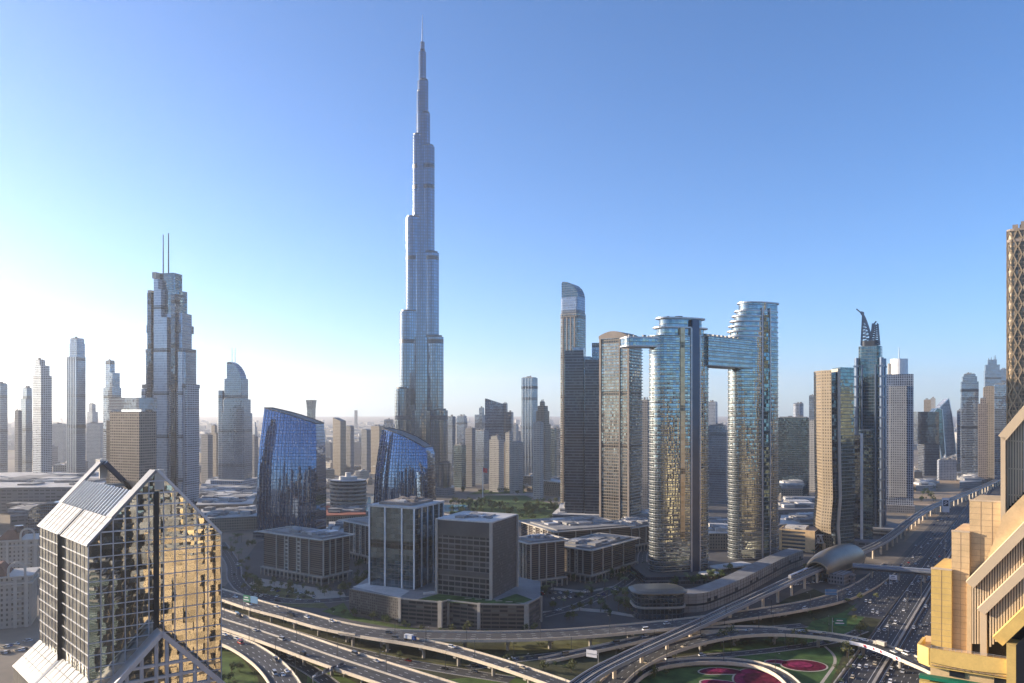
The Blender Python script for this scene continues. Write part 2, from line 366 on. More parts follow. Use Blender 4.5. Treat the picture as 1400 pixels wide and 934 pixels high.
def plant_boxes(mb, pts, z, seed, n=5, hmax=3.0, mat=0):
    """air-conditioning plant on a roof"""
    rnd = random.Random(seed)
    cx = sum(p[0] for p in pts) / len(pts); cy = sum(p[1] for p in pts) / len(pts)
    for i in range(n):
        a, b = rnd.random(), rnd.random(); e = rnd.randrange(len(pts)); p, q = pts[e], pts[(e + 1) % len(pts)]
        x = p[0] + (q[0] - p[0]) * a; y = p[1] + (q[1] - p[1]) * a
        x = cx + (x - cx) * b * .75; y = cy + (y - cy) * b * .75
        r = math.hypot(p[0] - cx, p[1] - cy)
        mb.box(x, y, z, r * rnd.uniform(.12, .3), r * rnd.uniform(.12, .3), hmax * rnd.uniform(.4, 1), 0, mat + (rnd.random() < .35))

# ---------------------------------------------------------------- the tallest tower: three stepped wings round a core
BD = 1445.0; K = BD / F
def bz(py): return CH + (HY - py) * K
def burj():
    t = thing('supertall_tower', 'tallest tower of all, silvery stepped needle with a spire rising over the city', 'skyscraper', (XD(577.5, BD), BD, 0))
    left = [(4.5, 84), (7.2, 127), (12.2, 187), (21, 300), (28.6, 428), (34.6, 532), (38, 640)]
    right = [(3.6, 71), (7.6, 112), (10, 157), (16.2, 203), (22.2, 348), (28.6, 462), (34.6, 561), (39.5, 632)]
    back = [(5, 100), (9, 140), (14, 200), (21, 320), (27, 440), (33, 548), (38, 640)]
    tips = []
    bands = [230, 258, 355, 468, 571]
    for name, az, tiers in (('wing', 208, left), ('wing', -28, right), ('wing', 90, back)):
        mb = MB(); ca, sa = math.cos(R(az)), math.sin(R(az))
        for i, (ext, py) in enumerate(tiers):
            reach = ext * K / (abs(ca) if az != 90 else .88); hw = min(5.0 + ext * .36 * K * .8, 15.5)
            n = 14; nose = []
            rc = reach - hw
            for q in range(n + 1):
                a = R(-90 + 180 * q / n); nose.append((rc + hw * math.cos(a), hw * math.sin(a)))
            pts = [(0, -hw)] + nose + [(0, hw)]
            pts = place(pts, az)
            z0 = 0 if i == len(tiers) - 1 else bz(tiers[i + 1][1]) - 30
            zt = bz(py)
            segs = [z0, zt]
            for b in bands:
                zb = bz(b)
                if z0 < zb - 4 and zb + 4 < zt: segs += [zb - 4, zb + 4]
            segs.sort()
            for a_, b_ in zip(segs, segs[1:]):
                is_band = any(abs((a_ + b_) / 2 - bz(b)) < .5 for b in bands)
                mb.prism(pts, a_, b_, 2 if is_band else 0, 1 if b_ == zt else None)
            # a low glass parapet crown on every setback
            mb.prism(scl(pts, .9, *place([(rc * .5, 0)], az)[0]), zt, zt + 3.2, 2, 1)
        o = mb.build(name, ['burj_skin', 'roof_grey', 'burj_band'], t, sharp=32)
    mb = MB()
    core = [(690, 32), (562, 27), (462, 23), (348, 19), (300, 16), (203, 12), (157, 9.5), (112, 7), (72, 4.2), (58, 3.0)]
    for (p0, r0), (p1, r1) in zip(core, core[1:]):
        mb.prism(ell(r0, r0, 20), bz(p0), bz(p1), 0, 1)
    mb.build('core', ['burj_skin', 'roof_grey'], t)
    mb = MB(); mb.tube((0, 0, bz(60)), (0, 0, bz(40)), 2.0, 1.2, 8); mb.tube((0, 0, bz(40)), (0, 0, bz(20)), 1.2, .45, 8)
    mb.build('spire', 'silver', t)
    mb = MB(); mb.prism(place(rrect(120, 70, 20), 10, 0, -10), 0, 14, 0, 1); mb.prism(place(rrect(84, 50, 16), 10, 0, -14), 14, 24, 0, 1)
    mb.build('podium', ['grey_stone', 'roof_pale'], t)
burj()

# ---------------------------------------------------------------- twin tower with the bridge deck
def stad(L, Wd, n=12):                                # rounded ends, gently bowed sides
    p = []; r = Wd / 2
    for i in range(n + 1):
        a = R(-90 + 180 * i / n); p.append((L / 2 - r * .8 + r * .8 * math.cos(a), r * .86 * math.sin(a)))
    for i in range(1, 6): x = (L / 2 - r * .8) * (1 - 2 * i / 6); p.append((x, r * (.86 + .14 * math.sin(math.pi * i / 6))))
    for i in range(n + 1):
        a = R(90 + 180 * i / n); p.append((-L / 2 + r * .8 + r * .8 * math.cos(a), r * .86 * math.sin(a)))
    for i in range(1, 6): x = (-L / 2 + r * .8) * (1 - 2 * i / 6); p.append((x, -r * (.86 + .14 * math.sin(math.pi * i / 6))))
    return p
def off(pts, d):
    n = len(pts); q = []
    for i in range(n):
        a, b = pts[i - 1], pts[(i + 1) % n]; tx, ty = b[0] - a[0], b[1] - a[1]; l = math.hypot(tx, ty) or 1
        q.append((pts[i][0] + ty / l * d, pts[i][1] - tx / l * d))
    return q
def slabs(mb, pts, z0, z1, step, d=.45, th=.75, mat=0):
    z = z0
    while z < z1:
        mb.prism(off(pts, d), z, z + th, mat, mat, True); z += step
TW = 20.0
def twin_tower(t, px0, px1, D, top_py, deck_py, terr, seed):
    cx = XD((px0 + px1) / 2, D); wd = (px1 - px0) * D / F
    L = wd / math.cos(R(TW)) * .985; W_ = 25.0
    base = place(stad(L, W_), TW, cx - t.location.x, D - t.location.y)
    zd = CH + (HY - deck_py) * D / F; zt = CH + (HY - top_py) * D / F
    return base, zd, zt, L, W_, cx - t.location.x, D - t.location.y
SD1, SD2 = 716.0, 775.0
def sky_towers():
    ox, oy = XD(928, SD1), SD1
    t = thing('twin_tower', 'pair of curved glass towers joined by a high bridge deck, terraced at the top', 'skyscraper', (ox, oy, 0))
    ca, sa = math.cos(R(TW)), math.sin(R(TW))
    # left tower
    base, zd, zt, L, W_, lx, ly = twin_tower(t, 886.5, 970, SD1, 437, 462, None, 1)
    mb = MB(); mb.prism(base, 0, zd, 0, 1)
    mb.prism(place(stad(L * .80, W_ * .86), TW, lx + 1.5 * ca, ly + 1.5 * sa), zd, zt - 8, 0, 1)
    mb.prism(place(stad(L * .72, W_ * .78), TW, lx + 1.5 * ca, ly + 1.5 * sa), zt - 8, zt - .2, 0, 1)
    mb.build('lower_tower_glazing', ['sky_glass', 'roof_grey'], t, sharp=32)['label'] = 'lower curved glass tower with flat disc roof'
    mb = MB(); slabs(mb, base, 6, zd + .5, 4.3)
    mb.build('lower_tower_floor_edges', 'floor_edge', t)
    mb = MB(); mb.prism(place(stad(L * .93, W_ * 1.0), TW, lx + 1.5 * ca, ly + 1.5 * sa), zt - 9, zt - 7.8, 0, 0, True)
    mb.prism(place(stad(L * .84, W_ * .92), TW, lx + 1.5 * ca, ly + 1.5 * sa), zt - .2, zt + 1.1, 0, 0, True)
    mb.build('lower_tower_roof_disc', 'white_metal', t)
    mb = MB(); plant_boxes(mb, place(stad(L * .5, W_ * .5), TW, lx - 4, ly), zt + 1.1, 4, 7, 2.2); mb.build('roof_plant', 'concrete_dark', t)
    # dark slot on the front face, a proud box
    def front(x_frac, wslot, z0, z1, mat, name, depth=1.6, lx=lx, ly=ly, L=L, W_=W_):
        yy = -W_ / 2 * 1.0
        c = place([(x_frac * L, yy + 1.0)], TW, lx, ly)[0]
        mb = MB(); mb.box(c[0], c[1], z0, wslot, 3.2, z1 - z0, TW, 0); return mb.build(name, mat, t)
    front(.165, 7.4, 3, zt - 1, 'slate_blue', 'recessed_slot')
    front(.09, 1.4, 3, zd + 8, 'white_metal', 'vertical_fin'); front(.243, 1.2, 3, zd + 2, 'white_metal', 'vertical_fin')
    front(-.07, 4.6, 40, zd + 8, 'gold_cladding', 'bronze_strip', 1)
    # right tower, terraced towards the left
    base2, zd2, zt2, L2, W2, lx2, ly2 = twin_tower(t, 994, 1065, SD2, 416, 462, None, 2)
    mb = MB(); mb.prism(base2, 0, zd2, 0, 1)
    ms = MB(); slabs(ms, base2, 6, zd2 + .5, 4.3)
    steps = [(462, 997), (455, 999), (448, 1001), (441, 1003), (434, 1006), (427, 1010)]
    zprev = zd2
    md = MB()
    for i, (py, pl) in enumerate(steps):
        zn = CH + (HY - (steps[i + 1][0] if i + 1 < len(steps) else 416)) * SD2 / F
        wl = (1064.5 - pl) * SD2 / F / ca * .985
        c = (XD((1064.5 + pl) / 2, SD2) - ox, SD2 - oy + (pl - 994) * .13)
        pts = place(stad(wl, W2 * (1 - .015 * i)), TW, *c)
        mb.prism(pts, zprev, zn, 0, 1)
        md.prism(off(place(stad(wl + 5, W2 * (1 - .015 * i)), TW, c[0] - 2.2, c[1] - 1), .5), zprev - .4, zprev + .8, 0, 0, True)
        zprev = zn
    md.prism(off(pts, 1.6), zprev, zprev + 1.2, 0, 0, True)
    mb.build('taller_tower_glazing', ['sky_glass', 'roof_grey'], t, sharp=32)['label'] = 'taller curved glass tower with stepped terraces'
    ms.build('taller_tower_floor_edges', 'floor_edge', t)
    md.build('terrace_slab', 'white_metal', t)
    front(.03, 1.5, 3, zt2 - 5, 'white_metal', 'vertical_fin', 1, lx2, ly2, L2, W2); front(.20, 1.2, 3, zt2 - 5, 'white_metal', 'vertical_fin', 1, lx2, ly2, L2, W2)
    front(.115, 6.5, 3, zt2 - 12, 'teal_glass', 'lift_shaft', 1, lx2, ly2, L2, W2)
    # bridge between the towers and the long overhang on the left
    zb0, zb1 = 199.0, 226.5
    A = place([(L * .36, -1)], TW, lx, ly)[0]; B = place([(-L2 * .30, -1)], TW, lx2, ly2)[0]
    mid = ((A[0] + B[0]) / 2, (A[1] + B[1]) / 2); ang = math.degrees(math.atan2(B[1] - A[1], B[0] - A[0])); ln = math.dist(A, B)
    mb = MB(); mb.box(mid[0], mid[1], zb0, ln + 6, 24, zb1 - zb0, ang, 0, 1); mb.build('bridge_deck', ['sky_glass', 'roof_pale'], t)
    mb = MB()
    for k in range(7): mb.box(mid[0], mid[1], zb0 - .3 + k * 4.5, ln + 6.5, 25.6, .9, ang)
    mb.build('bridge_floor_edges', 'floor_edge', t)
    for k in range(9):
        c = place([(-ln * .42 + k * ln * .1, -2)], ang, *mid)[0]; mb = MB(); mb.box(c[0], c[1], zb1 + .3, 3.5, 4.5, 2.6, ang); mb.build('pool_cabana', 'cream_paint', t)
    zc = 216.0
    P0 = place([(L * .1, -2)], TW, lx, ly)[0]; P1 = (XD(851, 704) - ox, 704 - oy)
    mid = ((P0[0] + P1[0]) / 2, (P0[1] + P1[1]) / 2); ang = math.degrees(math.atan2(P0[1] - P1[1], P0[0] - P1[0])); ln = math.dist(P0, P1)
    mb = MB(); mb.prism(place(rrect(ln, 21, 7), ang, *mid), zc, zc + 7.5, 0, 1, True); mb.build('overhang_deck', ['sky_glass', 'roof_pale'], t)
    mb = MB()
    for z in (zc - .8, zc + 6.8): mb.prism(off(place(rrect(ln, 21, 7), ang, *mid), .8), z, z + 1.3, 0, 0, True)
    mb.build('overhang_edge', 'white_metal', t)
    for k in range(7):
        c = place([(-ln * .4 + k * ln * .11, (k % 2) * 6 - 3)], ang, *mid)[0]; mb = MB(); mb.box(c[0], c[1], zc + 8, 2.6, 3, 2.4, ang); mb.build('roof_unit', 'roof_grey', t)
    # podium with canopies
    mb = MB(); mb.prism([(-36, -30), (30, -25), (92, 12), (112, 40), (90, 92), (40, 82), (-42, 20)], 0, 9, 0, 1); mb.build('podium', ['dark_bands', 'paving'], t)
    mb = MB(); mb.prism(place(ell(10, 7, 20), 0, 22, -26), 10.5, 11.6, 0, 0, True); mb.tube((22, -26, 9), (22, -26, 10.6), 1, 1, 8); mb.build('entrance_canopy', 'roof_pale', t)
    mb = MB(); mb.prism(place(rrect(44, 15, 4), 30, 48, -2), 12.5, 13.6, 0, 0, True)
    for q in (-14, 0, 14): c = place([(q, 0)], 30, 48, -2)[0]; mb.tube((c[0], c[1], 9), (c[0], c[1], 12.6), .6, .6, 6)
    mb.build('entrance_canopy', 'roof_pale', t)
sky_towers()

# ---------------------------------------------------------------- mirror-clad gabled tower in the near left corner
def dusit():
    C = Vector((-137.9, 250, 0)); e1 = Vector((.83, .56, 0)); e2 = Vector((-.70, .714, 0)); L1, L2 = 41.5, 61.0
    ze, zr = 113.7, 137.2; zu = Vector((0, 0, 1))
    t = thing('gabled_tower', 'mirror-glass tower with a steep A-frame gable and white roof strips in the near left corner', 'office tower', C)
    n1 = Vector((e1.y, -e1.x, 0)).normalized(); n2 = Vector((-e2.y * -1, e2.x, 0)); n2 = Vector((-e2.y, e2.x, 0)).normalized()
    if n2.dot(Vector((-1, -1, 0))) < 0: n2 = -n2
    def pt(a, b, z): v = e1 * a + e2 * b; return Vector((v.x, v.y, z))
    h = L1 / 2
    mb = MB()
    uvq = lambda l, z: (l, z)
    mb.face([pt(0, 0, 0), pt(L1, 0, 0), pt(L1, 0, ze), pt(h, 0, zr), pt(0, 0, ze)], 0, [(0, 0), (L1, 0), (L1, ze), (h, zr), (0, ze)])
    mb.face([pt(0, L2, 0), pt(0, 0, 0), pt(0, 0, ze), pt(0, L2, ze)], 0, [(0, 0), (L2, 0), (L2, ze), (0, ze)])
    mb.face([pt(L1, 0, 0), pt(L1, L2, 0), pt(L1, L2, ze), pt(L1, 0, ze)], 0)
    mb.face([pt(L1, L2, 0), pt(0, L2, 0), pt(0, L2, ze), pt(L1, L2, ze)], 0)
    mb.face([pt(0, 0, ze), pt(L1, 0, ze), pt(L1, L2, ze), pt(0, L2, ze)], 1)
    mb.build('mirror_wall', ['mirror_glass', 'dark_metal'], t)
    # mullion grids, proud of the glass
    mb = MB(); off1 = n1 * .12
    cols = [0, 3.6, 7.2, 10.8, 14.4, 18.0, 22.6, 26.2, 29.8, 33.4, 37.0, L1]
    for a in cols:
        top = ze + (zr - ze) * (1 - abs(a - h) / h)
        mb.bar(pt(a, 0, 0) + off1, pt(a, 0, top) + off1, .26, .26)
    z = ze
    while z > 2: mb.bar(pt(0, 0, z) + off1, pt(L1, 0, z) + off1, .26, .27); z -= 4.0
    z = ze + 4.0
    while z < zr - 2:
        f = (z - ze) / (zr - ze); mb.bar(pt(h * f, 0, z) + off1, pt(L1 - h * f, 0, z) + off1, .4, .42); z += 4.0
    mb.build('gable_mullion_grid', 'dusit_frame', t)
    mb = MB(); off2 = n2 * .06; nb = 14
    for k in range(nb + 1): b = L2 * k / nb; mb.bar(pt(0, b, 0) + off2, pt(0, b, ze) + off2, .10, .14)
    z = ze
    while z > 2: mb.bar(pt(0, 0, z) + off2, pt(0, L2, z) + off2, .14, .34); z -= 4.0
    mb.build('side_mullion_grid', 'dusit_frame', t)
    # dark vertical slots
    mb = MB(); mb.bar(pt(h - .5, 0, 0) + n1 * .35, pt(h - .5, 0, zr - 7) + n1 * .35, 1.7, .7, 0); mb.build('gable_slot', 'dark_slot', t)
    mb = MB(); mb.bar(pt(0, 31, 0) + n2 * .35, pt(0, 31, ze + .2) + n2 * .35, 1.8, .7, 0); mb.build('side_slot', 'dark_slot', t)
    # left slope of the roof: white panel strip, ribbed skylight, open frame above
    def sl(f, b, lift=0.0):
        v = pt(h * f, b, ze + (zr - ze) * f); nn = Vector((-e1.x * (zr - ze), -e1.y * (zr - ze), h)).normalized(); return v + nn * lift
    def slab(f0, f1, b0, b1, th, mb, mat=0):
        A = [sl(f0, b0, 0), sl(f0, b1, 0), sl(f1, b1, 0), sl(f1, b0, 0)]; B = [sl(f0, b0, th), sl(f0, b1, th), sl(f1, b1, th), sl(f1, b0, th)]
        mb.face([B[0], B[3], B[2], B[1]], mat)
        for i in range(4): j = (i + 1) % 4; mb.face([A[i], A[j], B[j], B[i]], mat)
        mb.face(A, mat)
    mb = MB(); slab(-.02, .345, -.6, 30.1, .5, mb); mb.build('white_roof_panel', 'roof_panel', t); mb = MB(); slab(-.02, .345, 31.9, L2 + .6, .5, mb); mb.build('white_roof_panel', 'roof_panel', t)
    mb = MB()
    for k in range(1, 13):
        b = L2 * k / 13
        if 30 < b < 32: continue
        mb.bar(sl(-.01, b, .55), sl(.34, b, .55), .12, .12)
    for f in (.08, .17, .26): mb.bar(sl(f, 0, .55), sl(f, L2, .55), .12, .12)
    mb.build('panel_joint', 'roof_panel', t)
    for f1_, b0_, b1_ in ((.985, -.6, 4.4), (.98, L2 - 4.0, L2 + .6)): mb = MB(); slab(.345, f1_, b0_, b1_, .9, mb); mb.build('white_gable_strip', 'roof_panel', t)
    mb = MB(); slab(.345, .70, 4.4, L2 - 4.0, .2, mb); mb.build('skylight_glass', 'night_glass', t)
    mb = MB()
    for k in range(17): b = 5.4 + (L2 - 10.4) * k / 16; mb.bar(sl(.345, b, .45), sl(.70, b, .45), 1.1, .6)
    mb.build('skylight_rib', 'silver', t)
    mb = MB(); mb.bar(sl(-.02, 31, .4), sl(.345, 31, .4), 1.8, .5); mb.build('roof_groove', 'dark_slot', t)
    # right slope
    mb = MB()
    def sr(f, b, l=0): return pt(L1 - h * f, b, ze + (zr - ze) * f + l)
    mb.face([sr(0, 0), sr(0, L2), sr(.7, L2), sr(.7, 0)], 0); mb.build('far_roof_slope', 'white_metal', t)
    mb = MB(); mb.bar(sr(0, 0, .2) + n1 * .1, sr(1, 0, .2) + n1 * .1, .9, .9); mb.bar(sl(0, 0, .3) + n1 * .1, sl(.96, 0, .3) + n1 * .1, .7, .7); mb.build('gable_edge_trim', 'dusit_frame', t)
    # back gable frame seen through the open roof, tie beam, ridge posts, tank
    mb = MB()
    for b in (L2 - 3, L2 - 6): mb.bar(sr(.2, b), sr(1, b), 1.6, 1.6)
    mb.build('back_gable_frame', 'slate_blue', t)
    mb = MB(); mb.bar(pt(h * .62, L2 - 5, zr - 9), pt(L1 - h * .5, L2 - 5, zr - 9), 1.2, 1.2); mb.bar(pt(h * .5, L2 - 16, ze + 9), pt(L1 - h * .5, L2 - 16, ze + 9), 1.2, 1.2); mb.build('tie_beam', 'cream_paint', t)
    mb = MB(); v = pt(h + .6, .6, 0); mb.box(v.x, v.y, zr - 6.5, 3.0, 1.6, 6.8, 34); mb.build('ridge_post', 'cream_paint', t)
    mb = MB(); v = pt(h + .6, L2 - 1, 0); mb.box(v.x, v.y, zr - 6.5, 2.8, 1.6, 7.2, 34); mb.build('ridge_post', 'cream_paint', t)
    mb = MB()
    for b, s_ in ((L2 - 9, 6), (L2 - 15, 7), (L2 - 22, 8)): v = pt(h - 3, b, 0); mb.box(v.x, v.y, ze + 1, s_, 4, 14, 34)
    mb.build('roof_tank', 'slate_blue', t)
    mb = MB(); v = pt(h + 4, 20, 0); mb.box(v.x, v.y, ze + .5, 12, 26, 13, 46); mb.build('plant_room', 'yellow_wall', t)
    # lower gabled front wing
    d = 9.0; za = 84.0; a0, a1 = -4.0, L1 + 9; ac = h - .3; zsh = za - (a1 - ac) * 1.06
    def fw(a, o_, z): v = e1 * a + n1 * o_; return Vector((v.x, v.y, z))
    mb = MB(); zl = za - (ac - a0) * 1.06
    fr = [(a0, 0), (a1, 0), (a1, zsh), (ac, za), (a0, zl)]
    mb.face([fw(a, d, z) for a, z in fr], 0, [(a, z) for a, z in fr])
    mb.face([fw(a1, d, 0), fw(a1, 0, 0), fw(a1, 0, zsh), fw(a1, d, zsh)], 0)
    mb.face([fw(a0, 0, 0), fw(a0, d, 0), fw(a0, d, zl), fw(a0, 0, zl)], 0)
    mb.face([fw(a1, d, zsh), fw(a1, 0, zsh), fw(ac, 0, za), fw(ac, d, za)], 1); mb.face([fw(ac, d, za), fw(ac, 0, za), fw(a0, 0, zl), fw(a0, d, zl)], 1)
    w1 = mb.build('gabled_wing', ['mirror_glass', 'white_metal'], t)
    mb = MB(); dd = d + .3
    for s_, e_ in ((a0, zl), (a1, zsh)):
        mb.bar(fw(s_, dd, e_), fw(ac, dd, za), 1.5, 1.5)
    for k in range(0, 7):
        for s_ in (-1, 1):
            a = ac + s_ * (1.6 + k * 4.4); zt = za - abs(a - ac) * 1.06 - 1
            if a0 < a < a1: mb.bar(fw(a, dd, 0), fw(a, dd, zt), .95, .8)
    for k in range(1, 16):
        z = za - 6 - k * 4.2; wv = (za - z) / 1.06
        if z > 0: mb.bar(fw(max(a0, ac - wv), dd, z), fw(min(a1, ac + wv), dd, z), .8, .8)
    mb.build('wing_frame', 'dusit_frame', w1)
    # low wing on the left with a sloping white roof
    p, dz = 8.5, 7.6; zt = 70.0
    def lw(b, o_, z): v = e2 * b + n2 * o_; return Vector((v.x, v.y, z))
    mb = MB(); mb.face([lw(L2, p, 0), lw(-.5, p, 0), lw(-.5, p, zt - dz), lw(L2, p, zt - dz)], 0); mb.face([lw(L2, 0, 0), lw(L2, p, 0), lw(L2, p, zt - dz), lw(L2, 0, zt)], 0)
    mb.face([lw(-.5, p, 0), lw(-.5, 0, 0), lw(-.5, 0, zt), lw(-.5, p, zt - dz)], 0)
    w2 = mb.build('sloping_wing', ['mirror_glass'], t)
    mb = MB()
    for b0, b1 in ((-.5, 30.0), (32.0, L2)): mb.face([lw(b0, p + .5, zt - dz - .3), lw(b0, 0, zt), lw(b1, 0, zt), lw(b1, p + .5, zt - dz - .3)], 0)
    mb.build('wing_roof', 'roof_panel', w2)
    mb = MB(); mb.bar(lw(31, p + .4, zt - dz - .4), lw(31, 0, zt - .1), 1.8, .4); mb.build('wing_roof_groove', 'dark_slot', w2)
    mb = MB()
    for k in range(1, 13):
        b = L2 * k / 13
        if 30 < b < 32: continue
        mb.bar(lw(b, p, zt - dz + .1), lw(b, 0, zt + .1), .12, .12)
    for f in (.3, .65): mb.bar(lw(0, p * f, zt - dz * f + .1), lw(L2, p * f, zt - dz * f + .1), .12, .12)
    mb.build('wing_roof_joint', 'roof_panel', w2)
dusit()

# ---------------------------------------------------------------- yellow stepped tower on the right edge
def stepped_tower():
    O = Vector((XD(1273, 150), 150, 0)); ro = -33.0
    t = thing('stepped_tower', 'near sunlit yellow and peach stepped tower with slanting louvred bays on the right edge', 'hotel tower', O, ro)
    c_, s_ = math.cos(R(ro)), math.sin(R(ro))
    def lx(px, ly=0.0):                               # local x on the front plane shifted back by ly, for a pixel column
        k = (px - CX) / F                             # X = k*Y ; X = O.x + x*c - ly*s ; Y = O.y + x*s + ly*c
        return (k * (O.y + ly * c_) - O.x + ly * s_) / (c_ - k * s_)
    def lz(px, py, ly=0.0): return ZD(py, O.y + lx(px, ly) * s_ + ly * c_)
    def block(name, pl, pr, ptop, ly, depth, mat, zb=0.0, slant=None, pbot=None):
        x0, x1 = lx(pl, ly), lx(pr, ly); zt = lz(pl, ptop, ly); z0 = zb if pbot is None else lz(pl, pbot, ly)
        sh = depth * .10
        mb = MB(); mb.prism([(x0, ly), (x1, ly), (x1 + sh, ly + depth), (x0 + sh, ly + depth)], z0, zt, 0, 0, True)
        o = mb.build(name, mat, t); return x0, x1, z0, zt
    blocks = [('wall_step', 1273, 1301, 778, 0.0, 14, 'yellow_wall'), ('wall_step', 1301, 1325.5, 727, .8, 14, 'peach_wall'), ('wall_step', 1325.5, 1372, 685, 1.6, 14, 'peach_wall')]
    mj = MB()
    for nm, pl, pr, pt_, ly, dp, mt in blocks:
        x0, x1, z0, zt = block(nm, pl, pr, pt_, ly, dp, mt)
        if True:
            z = zt - 1.2
            while z > zt - 36: mj.bar((x0, ly - .01, z), (x1, ly - .01, z), .06, .06); z -= 1.15
            n = max(2, round((x1 - x0) / 1.9))
            for k in range(1, n): x = x0 + (x1 - x0) * k / n; mj.bar((x, ly - .01, zt - 36), (x, ly - .01, zt), .05, .05)
        mc = MB(); mc.box((x0 + x1) / 2, ly + .25, zt, x1 - x0 + .1, .7, .3); mc.build('coping', 'peach_light', t)
    mj.build('cladding_joint', 'peach_joint', t)
    # tall pillar and the slanting bays
    x0, x1, z0, zt = block('pillar', 1368, 1374.5, 598, .4, 3, 'peach_light')
    def beam(name, a, b, ly, wd, ht, mat='peach_light'):
        A = (lx(a[0], ly), ly, lz(a[0], a[1], ly)); B = (lx(b[0], ly), ly, lz(b[0], b[1], ly)); mb = MB(); mb.bar(A, B, wd, ht); mb.build(name, mat, t); return A, B
    def louvres(name, xa, xb, fb, ft, ly, n, mat='peach_light', wd=.32):
        mb = MB()
        for k in range(n):
            px = xa + (xb - xa) * (k + .5) / n; x = lx(px, ly); mb.bar((x, ly, lz(px, fb(px), ly)), (x, ly, lz(px, ft(px), ly)), wd, .5)
        mb.build(name, mat, t)
    lin = lambda p, q: (lambda x: p[1] + (q[1] - p[1]) * (x - p[0]) / (q[0] - p[0]))
    t1, t2 = lin((1371, 598), (1420, 540)), lin((1326, 797), (1420, 703))
    t3, t4 = lin((1341, 833), (1420, 757)), lin((1352, 886), (1420, 822))
    beam('slanting_beam', (1370, 599), (1425, t1(1425)), 1.2, 1.6, 1.5)
    # upper bay: bars and rails above a sloping peach roof
    louvres('bay_bar', 1376, 1424, lin((1371, 702), (1420, 653)), t1, 1.8, 13)
    for py in (602, 640, 676):
        mb = MB(); mb.bar((lx(1374, 2.0), 2.0, lz(1374, py, 2.0)), (lx(1425, 2.0), 2.0, lz(1425, py + 4, 2.0)), .2, .25); mb.build('bay_rail', 'peach_light', t)
    mb = MB(); x0, x1 = lx(1374, 4.5), lx(1426, 4.5); mb.prism([(x0, 4.5), (x1, 4.5), (x1 + 1, 14), (x0 + 1, 14)], 40, [lz(1374, 604, 4.5), lz(1426, 545, 4.5), lz(1426, 545, 4.5), lz(1374, 604, 4.5)], 0, 0); mb.build('dark_bay', 'dark_slot', t)
    mb = MB(); q = [(1371, 705), (1426, 650), (1426, 708), (1341, 790)]
    mb.face([(lx(px, 1.0), 1.0, lz(px, py, 1.0)) for px, py in q][::-1]); mb.face([(lx(px, .2), .2, lz(px, py, .2)) for px, py in q]); mb.build('sloping_panel', 'peach_wall', t)
    beam('slanting_beam', (1326, 799), (1428, t2(1428)), -.6, 1.8, 1.6)
    beam('slanting_beam', (1341, 836), (1428, t3(1428) + 3), -1.4, 1.6, 1.5)
    beam('slanting_beam', (1364, 876), (1430, t4(1430)), -2.2, 1.8, 2.0, 'yellow_wall')
    louvres('louvre_bar', 1328, 1424, lambda x: min(880, t3(x)) if x > 1341 else 880, t2, -.5, 27, wd=.26)
    louvres('louvre_bar', 1352, 1424, lambda x: min(884, t4(x)), t3, -1.3, 19, wd=.28)
    mb = MB(); mb.prism([(lx(1327, .4), .4), (lx(1430, .4), .4), (lx(1430, .4), .8), (lx(1327, .4), .8)], 60, [lz(1327, 799, .4), lz(1430, 697, .4), lz(1430, 697, .4), lz(1327, 799, .4)], 0, 0); mb.build('dark_bay', 'dark_slot', t)
    block('corner_post', 1322, 1328, 799, -.7, 2, 'peach_wall', 60); block('corner_post', 1340, 1349, 834, -1.5, 2, 'peach_light', 60)
    # terrace storey
    zt = lz(1262, 884, -4); x0, x1 = lx(1255, -4), lx(1378, -4)
    mb = MB(); mb.prism([(lx(1258, 0) - .5, 2), (x0, -2.6), (lx(1271, -4.4), -4.4), (x1, -4.4), (x1, 8), (lx(1262, 2), 8)], zt - 3.6, zt - .9, 0, 1, True); mb.build('terrace_floor', ['yellow_wall', 'peach_wall'], t)
    mb = MB(); e = [(lx(1262, 2) + .1, 3), (x0, -2.6), (lx(1271, -4.4), -4.4), (x1, -4.4)]
    for a, b in zip(e, e[1:]): mb.bar((a[0], a[1], zt - 1.6), (b[0], b[1], zt - 1.6), .5, 3.2)
    mb.build('terrace_parapet', 'yellow_wall', t)
    mb = MB(); mb.prism([(lx(1272, -3.4), -3.4), (lx(1376, -3.4), -3.4), (lx(1376, -3.4), 7), (lx(1272, -3.4), 7)], 0, zt - 3.6, 0, 0); mb.build('lower_wall', 'peach_wall', t)
    for a, b in ((1298, 1319), (1359, 1376)):
        mb = MB(); xa, xb = lx(a, -3.5), lx(b, -3.5); mb.box((xa + xb) / 2, -3.5, lz(1310, 926, -3.5), xb - xa, .3, 1.7); mb.build('window', 'dark_slot', t)
    mb = MB(); mb.box((lx(1257, -5) + lx(1376, -5)) / 2, -4.6, lz(1300, 931, -5) - .4, lx(1376, -5) - lx(1257, -5), 1.6, .6); mb.build('green_ledge', 'sign_green', t)
    mb = MB(); mb.box((lx(1257, -5) + lx(1376, -5)) / 2, -4.6, 50, lx(1376, -5) - lx(1257, -5), 1.5, lz(1300, 934, -5) - 50.4); mb.build('lower_band', 'yellow_wall', t)
    mb = MB(); mb.prism([(lx(1376, -5.5), -5.5), (lx(1395, -5.5), -5.5), (lx(1395, -5.5), 4), (lx(1376, -5.5), 4)], 40, lz(1380, 884, -5.5), 0, 0); mb.build('corner_pier', 'yellow_wall', t)
    mb = MB(); mb.prism([(lx(1389, -5.7), -5.7), (lx(1440, -5.7), -5.7), (lx(1440, -5.7), -5.6), (lx(1389, -5.7), -5.6)], 40, [lz(1389, 882, -5.7), lz(1440, 835, -5.7), lz(1440, 835, -5.7), lz(1389, 882, -5.7)], 0, 0); mb.build('dark_bay', 'dark_slot', t)
